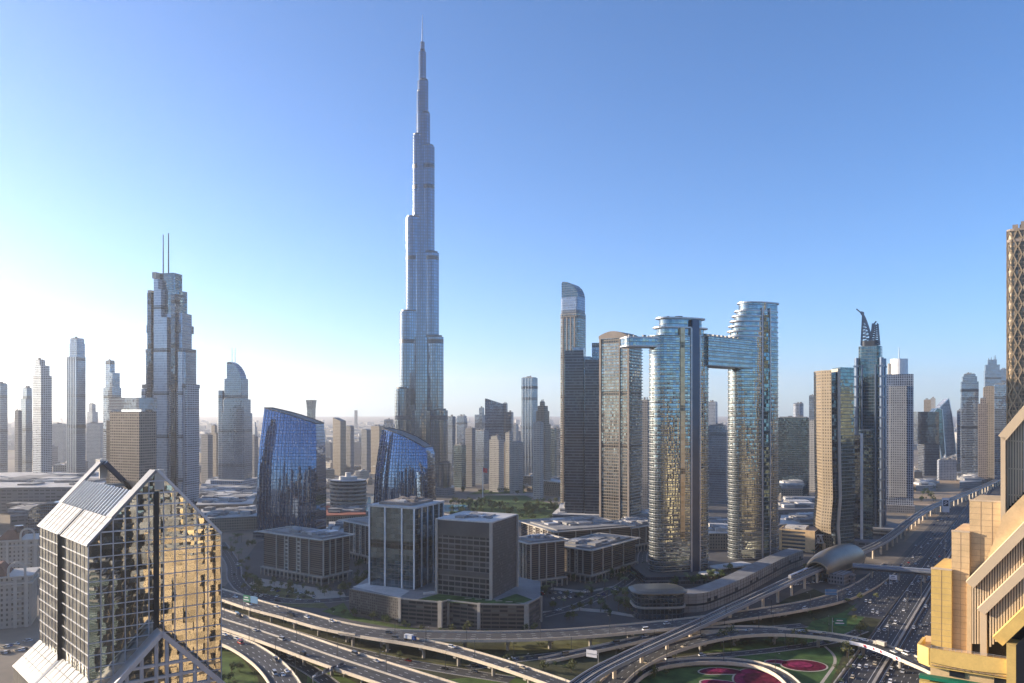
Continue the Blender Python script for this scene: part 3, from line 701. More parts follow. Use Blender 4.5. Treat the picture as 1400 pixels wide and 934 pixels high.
    xa, xb = lx(1273, -4.7), lx(1376, -4.7)
    for k in range(11):
        x = xa + (xb - xa) * (k + .5) / 11; mb = MB(); mb.bar((x - .45, -4.75, zt - 3.0), (x + .45, -4.75, zt - 3.05), .25, .12); mb.build('shadow_slat', 'peach_joint', t)  # darker slats added for the drop shadows along the front band
    mb = MB(); n = 14; cab = [(xa + (xb - xa) * i / n, -4.8, zt - 2.55 - .35 * math.sin(math.pi * i / n)) for i in range(n + 1)]
    for a, b in zip(cab, cab[1:]): mb.bar(a, b, .06, .06)
    mb.build('cable', 'dark_metal', t)
    mb = MB(); mb.bar((xa, -4.5, zt + .55), (xb, -4.5, zt + .55), .05, .05); mb.bar((xa, -4.5, zt + .3), (xb, -4.5, zt + .3), .04, .04)
    for k in range(13): x = xa + (xb - xa) * k / 12; mb.bar((x, -4.5, zt), (x, -4.5, zt + .55), .05, .05)
    mb.build('terrace_railing', 'white_metal', t)
    for px, py, ly, s_ in ((1287, 778, 5, 1.1), (1294, 778, 8, .8), (1312, 727, 5, 1.2), (1319, 727, 8, .8), (1340, 685, 6, 1.3), (1355, 685, 7, 1.0)):
        x = lx(px, ly); mb = MB(); mb.box(x, ly, lz(px, py, .5), s_, s_ * .9, s_ * .8); mb.build('roof_unit', 'white_metal', t)
    # things standing on the terrace
    zf = zt - .9
    for k, (px, r, lab) in enumerate(((1288, .75, 'weathered dark satellite dish tilted up on the yellow terrace'), (1304, .85, 'white satellite dish in the middle of the yellow terrace'), (1317, .55, 'small white satellite dish beside the louvred bay'))):
        X, Y = lx(px, -1.2 + .4 * k), -1.2 + .4 * k
        wp = O + Vector((X * c_ - Y * s_, X * s_ + Y * c_, zf))
        d = thing('satellite_dish', lab, 'satellite dish', wp, 150 - 30 * k, 'satellite dishes on the yellow terrace')
        mb = MB(); mb.tube((0, 0, 0), (0, 0, 1.0), .07, .07, 6); mb.build('mast', 'white_metal', d)
        mb = MB(); rings = []
        for q in range(5):
            rr = r * q / 4 + .01; rings.append([Vector((rr * math.cos(a), .35 * (q / 4) ** 2 * r * 1.6, rr * math.sin(a) + 1.1)) for a in [2 * math.pi * i / 16 for i in range(16)]])
        for A, B in zip(rings, rings[1:]):
            for i in range(16): j = (i + 1) % 16; mb.face([A[i], A[j], B[j], B[i]])
        mb.build('reflector', 'dark_metal' if k == 0 else 'white_paint', d)
        mb = MB(); mb.bar((0, 0, 1.1), (0, r * 1.1, 1.1 + r * .3), .06, .06); mb.build('feed_arm', 'white_metal', d)
    X, Y = lx(1311, 1), 0.2; wp = O + Vector((X * c_ - Y * s_, X * s_ + Y * c_, zf))
    d = thing('roof_unit', 'grey ribbed air-conditioning unit on the yellow terrace', 'air conditioner', wp, ro)
    mb = MB(); mb.box(0, 0, .15, 1.8, 1.0, 1.1); mb.build('casing', 'white_metal', d)
    mb = MB()
    for k in range(6): mb.box(-.75 + k * .3, -.52, .25, .12, .06, .9)
    mb.build('grille', 'dark_metal', d)
stepped_tower()
# ---------------------------------------------------------------- generic towers
def tower(name, label, cat, pl, pr, top, D, mat, rot=-30, ratio=.8, group=None, tiers=(), plant=True, masts=(), slant=0, roofm='roof_grey', podium=0, fins=0, round_=0, crown=None, z0=0.0, bands=()):
    """tiers: (pl, pr, top) set-backs above the main shaft; slant: right end lower (+) or left end lower (-) in metres"""
    cx, wd, dp = fit(pl, pr, D, rot, ratio)
    t = thing(name, label, cat, (cx, D, 0), rot, group)
    def fp(w_, d_): return rrect(w_, d_, min(w_, d_) * round_, 5) if round_ else rect(w_, d_)
    zt = ZD(top, D)
    mb = MB(); pts = fp(wd, dp)
    if slant: mb.prism(pts, z0, [zt - (slant * (p[0] / wd + .5) if slant > 0 else -slant * (.5 - p[0] / wd)) for p in pts], 0, 1)
    else: mb.prism(pts, z0, zt, 0, 1)
    mb.build('shaft', [mat, roofm], t)
    zp, pw, pd, off_ = zt, wd, dp, (0, 0)
    for (a, b, py) in tiers:
        k = (b - a) / (pr - pl); z2 = ZD(py, D); shift = ((a + b) / 2 - (pl + pr) / 2) * D / F
        dx, dy = place([(shift, 0)], -rot)[0]
        dx = max(-wd * (1 - k) / 2, min(wd * (1 - k) / 2, dx)); dy = max(-dp * (1 - k) / 2, min(dp * (1 - k) / 2, dy))
        mb = MB(); mb.prism([(p[0] + dx, p[1] + dy) for p in fp(wd * k, dp * k)], zp, z2, 0, 1); mb.build('setback', [mat, roofm], t)
        zp, pw, pd, off_ = z2, wd * k, dp * k, (dx, dy)
    if crown == 'dome':
        mb = MB(); n = 16; rings = []
        for q in range(5): a = R(90 * q / 4); r = max(.05, math.cos(a)); rings.append([(p[0] * r + off_[0], p[1] * r + off_[1], zp + math.sin(a) * min(pw, pd) * .45) for p in ell(pw / 2, pd / 2, n)])
        mb.loft(rings, 0, 0); mb.build('dome', roofm, t)
    elif crown == 'arch':
        mb = MB(); prof = [(-pw / 2 + pw * i / 8, pw * .16 * math.sin(math.pi * i / 8)) for i in range(9)]
        for i in range(8):
            a, b = prof[i], prof[i + 1]; y0, y1 = -pd / 2 + off_[1], pd / 2 + off_[1]; ox_ = off_[0]
            mb.face([(a[0] + ox_, y0, zp + a[1]), (b[0] + ox_, y0, zp + b[1]), (b[0] + ox_, y1, zp + b[1]), (a[0] + ox_, y1, zp + a[1])], 1)
            mb.face([(a[0] + ox_, y0, zp), (b[0] + ox_, y0, zp), (b[0] + ox_, y0, zp + b[1]), (a[0] + ox_, y0, zp + a[1])], 0)
            mb.face([(b[0] + ox_, y1, zp), (a[0] + ox_, y1, zp), (a[0] + ox_, y1, zp + a[1]), (b[0] + ox_, y1, zp + b[1])], 0)
        mb.build('arched_crown', [mat, roofm], t)
    elif crown == 'spikes':
        mb = MB()
        for sx in (-.4, -.1, .25, .42): mb.tube((pw * sx + off_[0], pd * (sx * .5) + off_[1], zp), (pw * sx + off_[0], pd * (sx * .5) + off_[1], zp + pw * .45 * (1 + sx)), .9, .4, 6)
        mb.build('crown_spike', 'dark_metal', t)
    elif plant and not slant:
        mb = MB(); mb.box(off_[0], off_[1], zp, pw * .86, pd * .86, 1.6, 0, 0); plant_boxes(mb, [(p[0] + off_[0], p[1] + off_[1]) for p in rect(pw * .8, pd * .8)], zp + 1.6, int(pl * 7 + top), 4, 4); mb.build('roof_plant', roofm, t)
    for (px, py) in masts:
        dx, dy = place([((px - (pl + pr) / 2) * D / F, 0)], -rot)[0]
        dx = max(-pw / 2 + off_[0], min(pw / 2 + off_[0], dx)); dy = max(-pd / 2 + off_[1], min(pd / 2 + off_[1], dy))
        mb = MB(); mb.tube((dx, dy, zp - 1), (dx, dy, ZD(py, D)), 1.0, .5, 6); mb.build('mast', 'silver', t)
    if podium:
        mb = MB(); mb.prism(rect(wd * 1.5, dp * 1.5), 0, podium, 0, 1); mb.build('podium', [mat, 'roof_pale'], t)
    if fins:
        mb = MB()
        for k in range(fins): x = -wd / 2 + wd * (k + .5) / fins; mb.box(x, -dp / 2 - .5, z0, .9, 1.0, zt - z0 - 1)
        mb.build('vertical_fin', 'silver', t)
    for py in bands:
        z = ZD(py, D); mb = MB(); mb.prism(off(fp(wd, dp), .35), z - 3, z + 3, 0, 0, True); mb.build('mechanical_band', 'dark_metal', t)
    return t
TW_G = 'towers of the hazy skyline'
T = tower
# left group, against the bright haze
T('slab_tower', 'pale hazy slab tower cut by the left edge', 'tower', -14, 10.5, 525, 1500, 'steel_glass', -20, .5)
T('slab_tower', 'thin grey tower with a lower roof, second from the left edge', 'tower', 20, 30, 562, 1560, 'grey_stone', -20, .8)
T('stepped_block', 'narrow glass tower with a bright stepped top, left of the balconied pale tower', 'tower', 28, 44, 545, 1580, 'steel_glass', -25, .8, tiers=((31, 44, 531),))
T('balcony_tower', 'pale balconied tower stepping down to the right, left of the tall grooved tower', 'tower', 45, 71, 514, 1450, 'balcony_white', -28, .8, tiers=((47, 68, 500), (48, 62, 493)), masts=((52, 489), (58, 489)))
T('grooved_tower', 'tall grey tower with vertical grooves and a rounded top on the far left', 'tower', 91, 118, 488, 1400, 'steel_glass', -20, .8, tiers=((94, 117, 470), (95, 116, 464)), fins=6, round_=.12, bands=(583,))
T('shoulder_tower', 'hazy tower with a lower right shoulder behind the brown hotel block', 'tower', 141, 166, 530, 1500, 'blue_glass', -25, .8, tiers=((144, 164, 510), (144, 157, 494)), masts=((150, 491),))
T('crowned_tower', 'small hazy stepped tower between the grooved tower and the brown hotel', 'tower', 119, 134, 563, 2250, 'balcony_white', -25, .8, tiers=((121, 131, 553),), masts=((123, 549),))
T('slab_block', 'wide low pale block between the balconied and the grooved towers', 'apartment block', 71, 92, 580, 2300, 'pale_stone', -12, .4)
T('slab_block', 'wide low pale block right of the grooved tower', 'apartment block', 118, 143, 579, 2000, 'pale_stone', -12, .4)
# brown hotel with lattice screen roof
def brown_hotel():
    D = 1050; cx, wd, dp = fit(150, 214, D, -24, .5)
    t = thing('brown_hotel', 'brown hotel slab with square windows and a glass lattice screen on the roof', 'hotel', (cx, D, 0), -24)
    mb = MB(); mb.prism(rect(wd, dp), 0, ZD(563, D), 0, 1); mb.build('wall', ['pink_stone', 'roof_brown'], t)
    mb = MB(); mb.prism(rect(wd * 1.02, dp * 1.05), ZD(560, D), ZD(544, D), 0, 1); mb.build('lattice_screen', ['steel_glass', 'roof_grey'], t)
    mb = MB(); mb.box(-wd * .5 - 3, 0, 0, 7, dp, ZD(575, D)); mb.build('side_wing', 'louvre_brown', t)
brown_hotel()

# large stepped tower with twin masts
def masts_tower():
    D = 1200; rot = -14
    t = thing('twin_mast_tower', 'large blue-grey stepped tower with two tall thin masts behind the gabled tower', 'skyscraper', (XD(234, D), D, 0), rot)
    k = D / F
    def px(a): return (a - 234) * k / math.cos(R(rot)) * .86
    spec = [  # left, right, top, front y offset
        (195, 273, 526, 0, 'balcony_white'), (198, 269, 478, 1, 'steel_glass'), (203, 262, 430, 2.5, 'steel_glass'), (208, 255, 399, 4, 'teal_glass'), (216, 247, 375, 6, 'teal_glass')]
    prev = 0
    for i, (a, b, top, fy, mt) in enumerate(spec):
        x0, x1 = px(a), px(b); z = ZD(top, D); dp = 34 - 3 * i
        mb = MB(); mb.prism(rrect(x1 - x0, dp, 3, 2), prev, z, 0, 1)
        mb.v = [(p[0] + (x0 + x1) / 2, p[1], p[2]) for p in mb.v]; mb.build('shaft' if i == 0 else 'setback', [mt, 'roof_grey'], t)
        prev = z
    # projecting bays that run up the front
    for a, b, top, d in ((196, 203, 532, 2.5), (207, 214, 402, 3.), (219, 227, 384, 3.5), (231, 243, 436, 4.5), (249, 256, 405, 3.), (261, 268, 482, 2.5), (227, 232, 398, 3.5)):
        mb = MB(); x0, x1 = px(a), px(b); mb.prism([(x0, -17 - d), (x1, -17 - d), (x1, -8), (x0, -8)], 0, ZD(top, D), 0, 1); mb.build('projecting_bay', ['night_glass' if a in (207, 249) else 'bright_glass', 'roof_grey'], t)
    for py in (527, 452):
        mb = MB(); a, b = (196, 272) if py == 527 else (204, 261); mb.box((px(a) + px(b)) / 2, 0, ZD(py + 4, D), px(b) - px(a) + .5, 35.5, 6 if py == 527 else 12); mb.build('mechanical_band', 'burj_band', t)
    for a, top in ((226, 322), (235.5, 320.5)):
        mb = MB(); mb.tube((px(a), -8, ZD(420, D)), (px(a), -8, ZD(top, D)), 1.25, .7, 8); mb.build('mast', 'mast_grey', t)
    for a, b, top, z in ((208, 213, 399, 410), (216, 222, 375, 383)):
        mb = MB(); mb.box((px(a) + px(b)) / 2, -10, ZD(z, D), px(b) - px(a) + .6, 20, ZD(top, D) - ZD(z, D) + .5); mb.build('sunlit_cap', 'cream_paint', t)
masts_tower()
T('apartment_block', 'dark slab beside the twin-mast tower', 'apartment block', 275, 291, 595, 1600, 'grey_stone', -25, .7)
T('apartment_block', 'pale stepped block between the dark slab and the sail-topped tower', 'apartment block', 287, 302, 592, 1750, 'sand_stone', -25, .7, tiers=((289, 297, 582),), crown='dome')
T('apartment_block', 'low block between the sail-topped tower and the blue slanted tower', 'apartment block', 340, 353, 597, 1800, 'grey_stone', -25, .7)
def sail_tower():
    D = 1500; k = D / F
    t = thing('sail_top_tower', 'grey tower with a curved sail-shaped top and twin masts, left of the blue slanted tower', 'hotel tower', (XD(321, D), D, 0), -10)
    X = lambda a: (a - 321) * k
    for a, b, z0, top, dp, nm in ((307, 341, 0, 565, 34, 'shaft'), (309, 339.5, 565, 546, 30, 'setback'), (310, 336.5, 546, 518, 26, 'setback'), (301, 309, 0, 534, 26, 'side_bay')):
        mb = MB(); zz = 0 if z0 == 0 else ZD(z0, D); mb.prism(rrect(X(b) - X(a), dp, 2, 2), zz, ZD(top, D), 0, 1); mb.v = [(p[0] + (X(a) + X(b)) / 2, p[1], p[2]) for p in mb.v]; mb.build(nm, ['steel_glass', 'roof_grey'], t)
    prof = [(313.5, 518), (313.5, 496), (317, 495), (322, 497.5), (327, 502), (331, 508), (333.5, 514), (334, 518)]
    mb = MB(); P = [(X(a), ZD(b, D)) for a, b in prof]
    mb.face([(x, -11, z) for x, z in P][::-1], 0); mb.face([(x, 11, z) for x, z in P], 0)
    for i in range(len(P)): a, b = P[i], P[(i + 1) % len(P)]; mb.face([(a[0], -11, a[1]), (a[0], 11, a[1]), (b[0], 11, b[1]), (b[0], -11, b[1])][::-1], 0)
    mb.build('sail_crown', 'steel_glass', t)
    for a in (317, 321.5):
        mb = MB(); mb.tube((X(a), 0, ZD(498, D)), (X(a), 0, ZD(476, D)), .9, .5, 6); mb.build('mast', 'silver', t)
    mb = MB(); mb.prism(rrect(X(352) - X(304), 70, 8), 0, ZD(655, D), 0, 1); mb.build('podium', ['balcony_white', 'roof_pale'], t)
sail_tower()
# blue slanted glass towers with bowed sides
def slanted_glass(label, prof, D, dp, rot, bow, lean=.00042):
    """prof: silhouette pixels, (left, right) per height row; top edge slants"""
    t = thing('slanted_glass_tower', label, 'office tower', (XD(prof['cx'], D), D, 0), rot)
    k = D / F; n = 48; rings = []
    ca = math.cos(R(rot)) * 1.06
    for py, l, r in prof['rows']:
        x0, x1 = (l - prof['cx']) * k / ca, (r - prof['cx']) * k / ca; ring = []
        for i in range(n + 1):
            u = i / n; x = x0 + (x1 - x0) * u; yy = -dp / 2 - bow * math.sin(math.pi * u)
            z = ZD(py, D) if py is not None else ZD(prof['tl'] + (prof['tr'] - prof['tl']) * u + prof.get('sag', 0) * math.sin(math.pi * u), D)
            ring.append((x, yy + lean * max(0, z) ** 2, max(0, z)))
        for i in range(n + 1):
            u = 1 - i / n; x = x0 + (x1 - x0) * u; yy = dp / 2 + bow * .5 * math.sin(math.pi * u)
            z = ZD(py, D) if py is not None else ZD(prof['tl'] + (prof['tr'] - prof['tl']) * u + prof.get('sag', 0) * math.sin(math.pi * u), D)
            ring.append((x, yy, max(0, z)))
        rings.append(ring)
    mb = MB(); mb.loft(rings, 0, 1); mb.build('glass_skin', ['sail_glass', 'roof_grey'], t, sharp=30)
    top = rings[-1]; mb = MB()
    for i in range(len(top)): a, b = top[i], top[(i + 1) % len(top)]; mb.bar((a[0], a[1], a[2] + .3), (b[0], b[1], b[2] + .3), 1.0, 1.4)
    mb.build('roof_edge', 'dark_metal', t)
    mb = MB()
    for i in range(2, n - 1, 3):
        for A, B in zip(rings, rings[1:]): mb.bar((A[i][0], A[i][1] - .25, A[i][2]), (B[i][0], B[i][1] - .25, B[i][2]), .45, .5)
    mb.build('vertical_fin', 'steel_fin', t)
    mb = MB(); L_, R_ = rings[0][0], rings[0][n]; mb.box((L_[0] + R_[0]) / 2, 0, 0, (R_[0] - L_[0]) + 4, dp + 16, 8); mb.build('base', 'dark_bands', t)
plain('steel_fin', (.16, .20, .27), .3, .7, .1)
slanted_glass('broad dark blue mirror-glass tower with a roof slanting down to the right', dict(cx=398, tl=558, tr=579, sag=-1.5, rows=[(735, 356.5, 443), (690, 355, 443), (640, 355, 442.5), (605, 357, 441.5), (None, 361, 439.5)]), 960, 34, -8, 5)
slanted_glass('smaller blue mirror-glass tower with a curved slanting roof beside the tallest tower', dict(cx=552, tl=586, tr=611, sag=-4, rows=[(740, 514, 593), (690, 513.5, 594), (650, 515, 593), (620, 518, 591.5), (None, 523, 588)]), 980, 32, -14, 7)
# centre-left background
def flared():
    D = 2900; t = thing('flared_tower', 'small distant tower that flares out at the top, right of the blue slanted tower', 'tower', (XD(425.5, D), D, 0), -15); k = D / F
    rings = [[(p[0] * s_, p[1] * s_, ZD(py, D)) for p in rrect(11 * k, 9 * k, 4)] for py, s_ in ((610, .85), (575, .85), (560, .9), (552, 1.0), (547, 1.12))]
    mb = MB(); mb.loft(rings, 0, 1); mb.build('shaft', ['teal_glass', 'roof_grey'], t)
flared()
T('curved_top_tower', 'dark sloping-topped tower with a beige left edge, right of the broad blue slanted tower', 'tower', 455, 473, 571, 1850, 'sand_stone', -30, .8, slant=8, plant=False)
T('curved_top_tower', 'round-topped slim tower just right of the dark sloping-topped one', 'tower', 473, 484, 583, 1880, 'grey_stone', -30, .9, crown='arch')
T('curved_top_tower', 'grey-brown tower with an arched top in the gap left of the smaller blue tower', 'tower', 494, 507, 588, 1930, 'grey_stone', -30, .9, crown='arch')
T('slab_tower', 'tan slab tower with a sunlit edge touching the smaller blue tower', 'tower', 507, 527, 583, 1990, 'sand_stone', -30, .9)
T('slab_tower', 'hazy pale tower peeping up between the smaller blue tower and the tallest tower', 'tower', 524, 544, 580, 2600, 'blue_glass', -20, .8, tiers=((525, 538, 574),))
T('slab_block', 'low long hazy block right behind the broad blue tower', 'apartment block', 440, 456, 606, 2300, 'grey_stone', -20, .5)
T('slab_block', 'low hazy block between the two arched-top towers', 'apartment block', 483, 496, 605, 2200, 'grey_stone', -20, .5)
T('observation_tower', 'tiny far monument standing alone in the haze', 'tower', 484.5, 489, 561, 6500, 'grey_stone', 0, .8, plant=False)
# right of the tallest tower
T('narrow_tower', 'narrow grey tower touching the right side of the tallest tower', 'tower', 611, 623, 570, 1900, 'steel_glass', -30, .9)
T('crown_tower', 'pale tower with a framed crown, second right of the tallest tower', 'tower', 624, 639, 572, 2300, 'blue_glass', -25, .9, tiers=((625, 638, 569),))
T('apartment_tower', 'low greenish glass tower in front of the framed-crown tower', 'tower', 620, 637, 609, 1560, 'teal_glass', -30, .8)
T('apartment_tower', 'brownish slim tower below and left of the slant-roofed glass pair', 'tower', 636, 650, 586, 1580, 'grey_stone', -30, .8)
T('apartment_tower', 'stepped hazy tower just left of the slant-roofed glass slab', 'tower', 649, 663, 567, 2120, 'blue_glass', -25, .8, tiers=((655, 662, 558),))
T('apartment_tower', 'dark grooved block under the stepped hazy tower', 'tower', 649, 668, 589, 1640, 'steel_glass', -30, .8)
T('slant_roof_tower', 'wide glass slab with a roof slanting down to the right and lower shoulders', 'tower', 663, 689, 545, 1950, 'blue_glass', -14, .4, slant=14, plant=False)
T('apartment_tower', 'glass shoulder tower attached right of the slant-roofed slab', 'tower', 687, 694, 552, 1960, 'blue_glass', -20, 1.0)
T('apartment_tower', 'lower rounded shoulder tower right of the slant-roofed slab', 'tower', 692, 702, 564, 1970, 'blue_glass', -20, 1.0)
T('light_block', 'pale stepped twin-ridge block in front of the slant-roofed slab', 'apartment block', 669, 689, 601, 1480, 'pale_stone', -30, .9, tiers=((671, 685, 597),))
T('light_block', 'brown block behind the pale twin-ridge one', 'apartment block', 682, 694, 604, 1560, 'sand_stone', -30, .9)
T('light_block', 'narrow sunlit white block left of the tall dark-topped tower', 'apartment block', 691, 700, 592, 1500, 'pale_stone', -30, 1.1)
T('light_block', 'cream block with arched roof below the tall dark-topped tower', 'apartment block', 697, 715, 605, 1450, 'pale_stone', -30, .9, crown='arch')
T('tall_dark_tower', 'tall dark-topped grey tower standing over the pale blocks', 'tower', 713, 735, 517, 1750, 'steel_glass', -30, .8, fins=4, bands=(530,))
T('clock_top_tower', 'stone tower with a stepped pointed top right of the tall dark-topped tower', 'tower', 731, 753, 580, 1420, 'sand_stone', -32, .9, tiers=((733, 751, 562), (735, 749, 555), (738, 745, 550)))
T('clock_top_tower', 'sunlit cream tower with a round-faced gable in front of the stepped pointed one', 'tower', 729, 743, 578, 1360, 'pale_stone', -32, .8, crown='arch')
T('green_tower', 'greenish hazy tower right of the stepped pointed tower', 'tower', 752, 761, 586, 1700, 'teal_glass', -28, .9)
T('green_tower', 'dark hazy tower behind the tall brown round-topped tower', 'tower', 758, 768, 586, 1760, 'blue_glass', -28, .9)
for i, (a, b, tp, D_, mt) in enumerate(((612, 622, 600, 2500, 'grey_stone'), (640, 652, 602, 2450, 'sand_stone'), (657, 668, 603, 2500, 'blue_glass'), (700, 712, 590, 2500, 'grey_stone'), (752, 764, 606, 2450, 'sand_stone'), (742, 752, 600, 2550, 'grey_stone'))):
    T('hazy_tower', 'plain hazy tower filling a gap in the cluster right of the tallest tower', 'tower', a, b, tp, D_, mt, -25, .8, TW_G)
rg = random.Random(9)
for i in range(38):
    a = rg.choice((rg.uniform(612, 758), rg.uniform(275, 350), rg.uniform(612, 758), rg.uniform(1066, 1122), rg.uniform(1225, 1375), rg.uniform(446, 540))); wpx = rg.uniform(6, 13); tp = rg.uniform(576, 602); st = rg.random() < .5
    T('hazy_tower', 'slim pale tower almost lost in the haze behind the nearer towers', 'tower', a, a + wpx, tp + (6 if st else 0), rg.uniform(2300, 3300), rg.choice(('blue_glass', 'steel_glass', 'grey_stone', 'pale_stone', 'balcony_white')), rg.choice((-34, -20, 20)), .8, 'slim far towers in the haze', tiers=((a + wpx * .2, a + wpx * .8, tp),) if st else (), crown=rg.choice((None, None, 'arch', 'spikes')))
# tall round-topped tower
plain('pink_rib', (.26, .20, .16), .6)
def round_top():
    D = 1250; k = D / F; cx, wd, dp = fit(765, 802, D, -30, .9)
    t = thing('round_top_tower', 'tall brown-grey tower with a curved quarter-round top behind the dark banded tower', 'skyscraper', (cx, D, 0), -30)
    zs = ZD(430, D); mb = MB(); mb.prism(rrect(wd, dp, 4, 3), 0, zs, 0, 1); mb.build('shaft', ['brown_glass', 'roof_grey'], t)
    mb = MB(); mb.prism(rrect(wd * .95, dp * .95, 4, 3), zs, ZD(408, D), 0, 1); mb.build('setback', ['steel_glass', 'roof_grey'], t)
    P = [(-wd * .42, ZD(408, D)), (-wd * .42, ZD(388, D))] + [(wd * (-.36 + .80 * math.sin(R(a))), ZD(408, D) + (ZD(386, D) - ZD(408, D)) * math.cos(R(a))) for a in (0, 18, 36, 54, 72, 86)] + [(wd * .44, ZD(408, D))]
    mb = MB(); y0, y1 = -dp * .44, dp * .44
    mb.face([(x, y0, z) for x, z in P][::-1]); mb.face([(x, y1, z) for x, z in P])
    for i in range(len(P)): a, b = P[i], P[(i + 1) % len(P)]; mb.face([(a[0], y1, a[1]), (a[0], y0, a[1]), (b[0], y0, b[1]), (b[0], y1, b[1])])
    mb.build('round_crown', 'horn_glass', t)
    mb = MB()
    for x in (-.3, -.1, .1, .3): mb.box(wd * x, -dp / 2 - .6, 0, 1.2, 1.2, zs - 6)
    mb.build('vertical_rib', 'pink_rib', t)
round_top()
# dark banded tower in two volumes, with a pale letter near the top
def dark_banded():
    D = 1080; k = D / F; ro = -11
    t = thing('dark_banded_tower', 'dark tower of two banded volumes with a glass wedge between them', 'skyscraper', (XD(797, D), D, 0), ro)
    X = lambda a: (a - 797) * k
    for nm, a, b, top, y, dp, mt in (('broad_volume', 774, 799, 480, 0, 28, 'dark_bands'), ('narrow_volume', 801, 823, 493, -4, 28, 'dark_bands'), ('glass_wedge', 797, 808, 488, 5, 26, 'steel_glass'), ('rear_volume', 808, 822, 468, 22, 18, 'blue_glass'), ('top_box', 784, 798, 475, 6, 16, 'steel_glass')):
        mb = MB(); mb.prism(rect((X(b) - X(a)) * 1.0, dp), 0, ZD(top, D), 0, 1); mb.v = [(p[0] + (X(a) + X(b)) / 2, p[1] + y, p[2]) for p in mb.v]; mb.build(nm, [mt, 'roof_grey'], t)
    mb = MB(); z = ZD(505, D); h = 6.5; x0 = X(801.5)
    for (a, c), (b, d) in zip(((-4, h), (-2, 0), (0, h * .8), (2, 0)), ((-2, 0), (0, h * .8), (2, 0), (4, h))): mb.bar((x0 + a, -9.2, z + c), (x0 + b, -9.2, z + d), .5, 1.1)
    mb.build('roof_letter', 'white_paint', t)
    mb = MB(); mb.prism(rrect(80, 66, 8), 0, 14, 0, 1); mb.build('podium', ['dark_bands', 'roof_pale'], t)
dark_banded()
# brown arched tower left of the twin towers
def arched_brown():
    D = 960; ro = -36; cx, wd, dp = fit(820, 877, D, ro, .8)
    t = thing('arched_tower', 'brown-framed residential tower with a shallow arched roof left of the twin glass towers', 'residential tower', (cx, D, 0), ro)
    z = ZD(464, D); mb = MB(); mb.prism(rect(wd, dp), 0, z, 0, 1); mb.build('shaft', ['brown_glass', 'roof_brown'], t)
    mb = MB(); n = 10
    for i in range(n):
        a, b = i / n, (i + 1) / n; za, zb = [z + .5 + 8.5 * math.sin(math.pi * (.12 + .86 * q)) for q in (a, b)]; xa, xb = -wd / 2 - 1 + (wd + 2) * a, -wd / 2 - 1 + (wd + 2) * b
        for y0, y1 in ((-dp / 2 - 1, dp / 2 + 1),):
            mb.face([(xa, y0, za), (xb, y0, zb), (xb, y1, zb), (xa, y1, za)]); mb.face([(xa, y0, z), (xb, y0, z), (xb, y0, zb), (xa, y0, za)]); mb.face([(xb, y1, z), (xa, y1, z), (xa, y1, za), (xb, y1, zb)])
    mb.face([(wd / 2 + 1, -dp / 2 - 1, z), (wd / 2 + 1, dp / 2 + 1, z), (wd / 2 + 1, dp / 2 + 1, z + 2), (wd / 2 + 1, -dp / 2 - 1, z + 2)])
    mb.build('arched_roof', 'roof_brown', t)
    mb = MB()
    for x in (-wd / 2 + 1, wd / 2 - 1, wd * .18): mb.box(x, -dp / 2 - .5, 0, 2.6 if abs(x) > wd * .3 else 1.4, 1.4, z)
    mb.build('corner_pier', 'roof_brown', t)
    mb = MB(); zz = 12
    while zz < z - 6: mb.box(wd / 2 + .6, 0, zz, 1.8, dp * .8, 1.1); zz += 3.8
    mb.build('balcony_slab', 'cream_paint', t)
    mb = MB(); mb.box(0, dp / 2 + 6, 0, wd * .7, 14, z - 4); mb.build('rear_wing', 'brown_glass', t)
    mb = MB(); zz = 12
    while zz < z - 10: mb.box(wd * .35 + 1, dp / 2 + 6, zz, 2.4, 12, 1.1); zz += 3.8
    mb.build('balcony_slab', 'cream_paint', t)
arched_brown()
T('tower', 'dark slim tower seen in the gap left of the twin glass towers', 'tower', 874, 889, 548, 1150, 'grey_stone', -30, .8)
T('tower', 'pale grooved tower seen through the gate under the bridge deck', 'tower', 966, 981, 550, 1900, 'clinic_white', -30, .8)
T('tower', 'brown-grey block low in the gate between the twin glass towers', 'tower', 962, 997, 588, 1300, 'steel_glass', -28, .6, tiers=((968, 994, 582),))
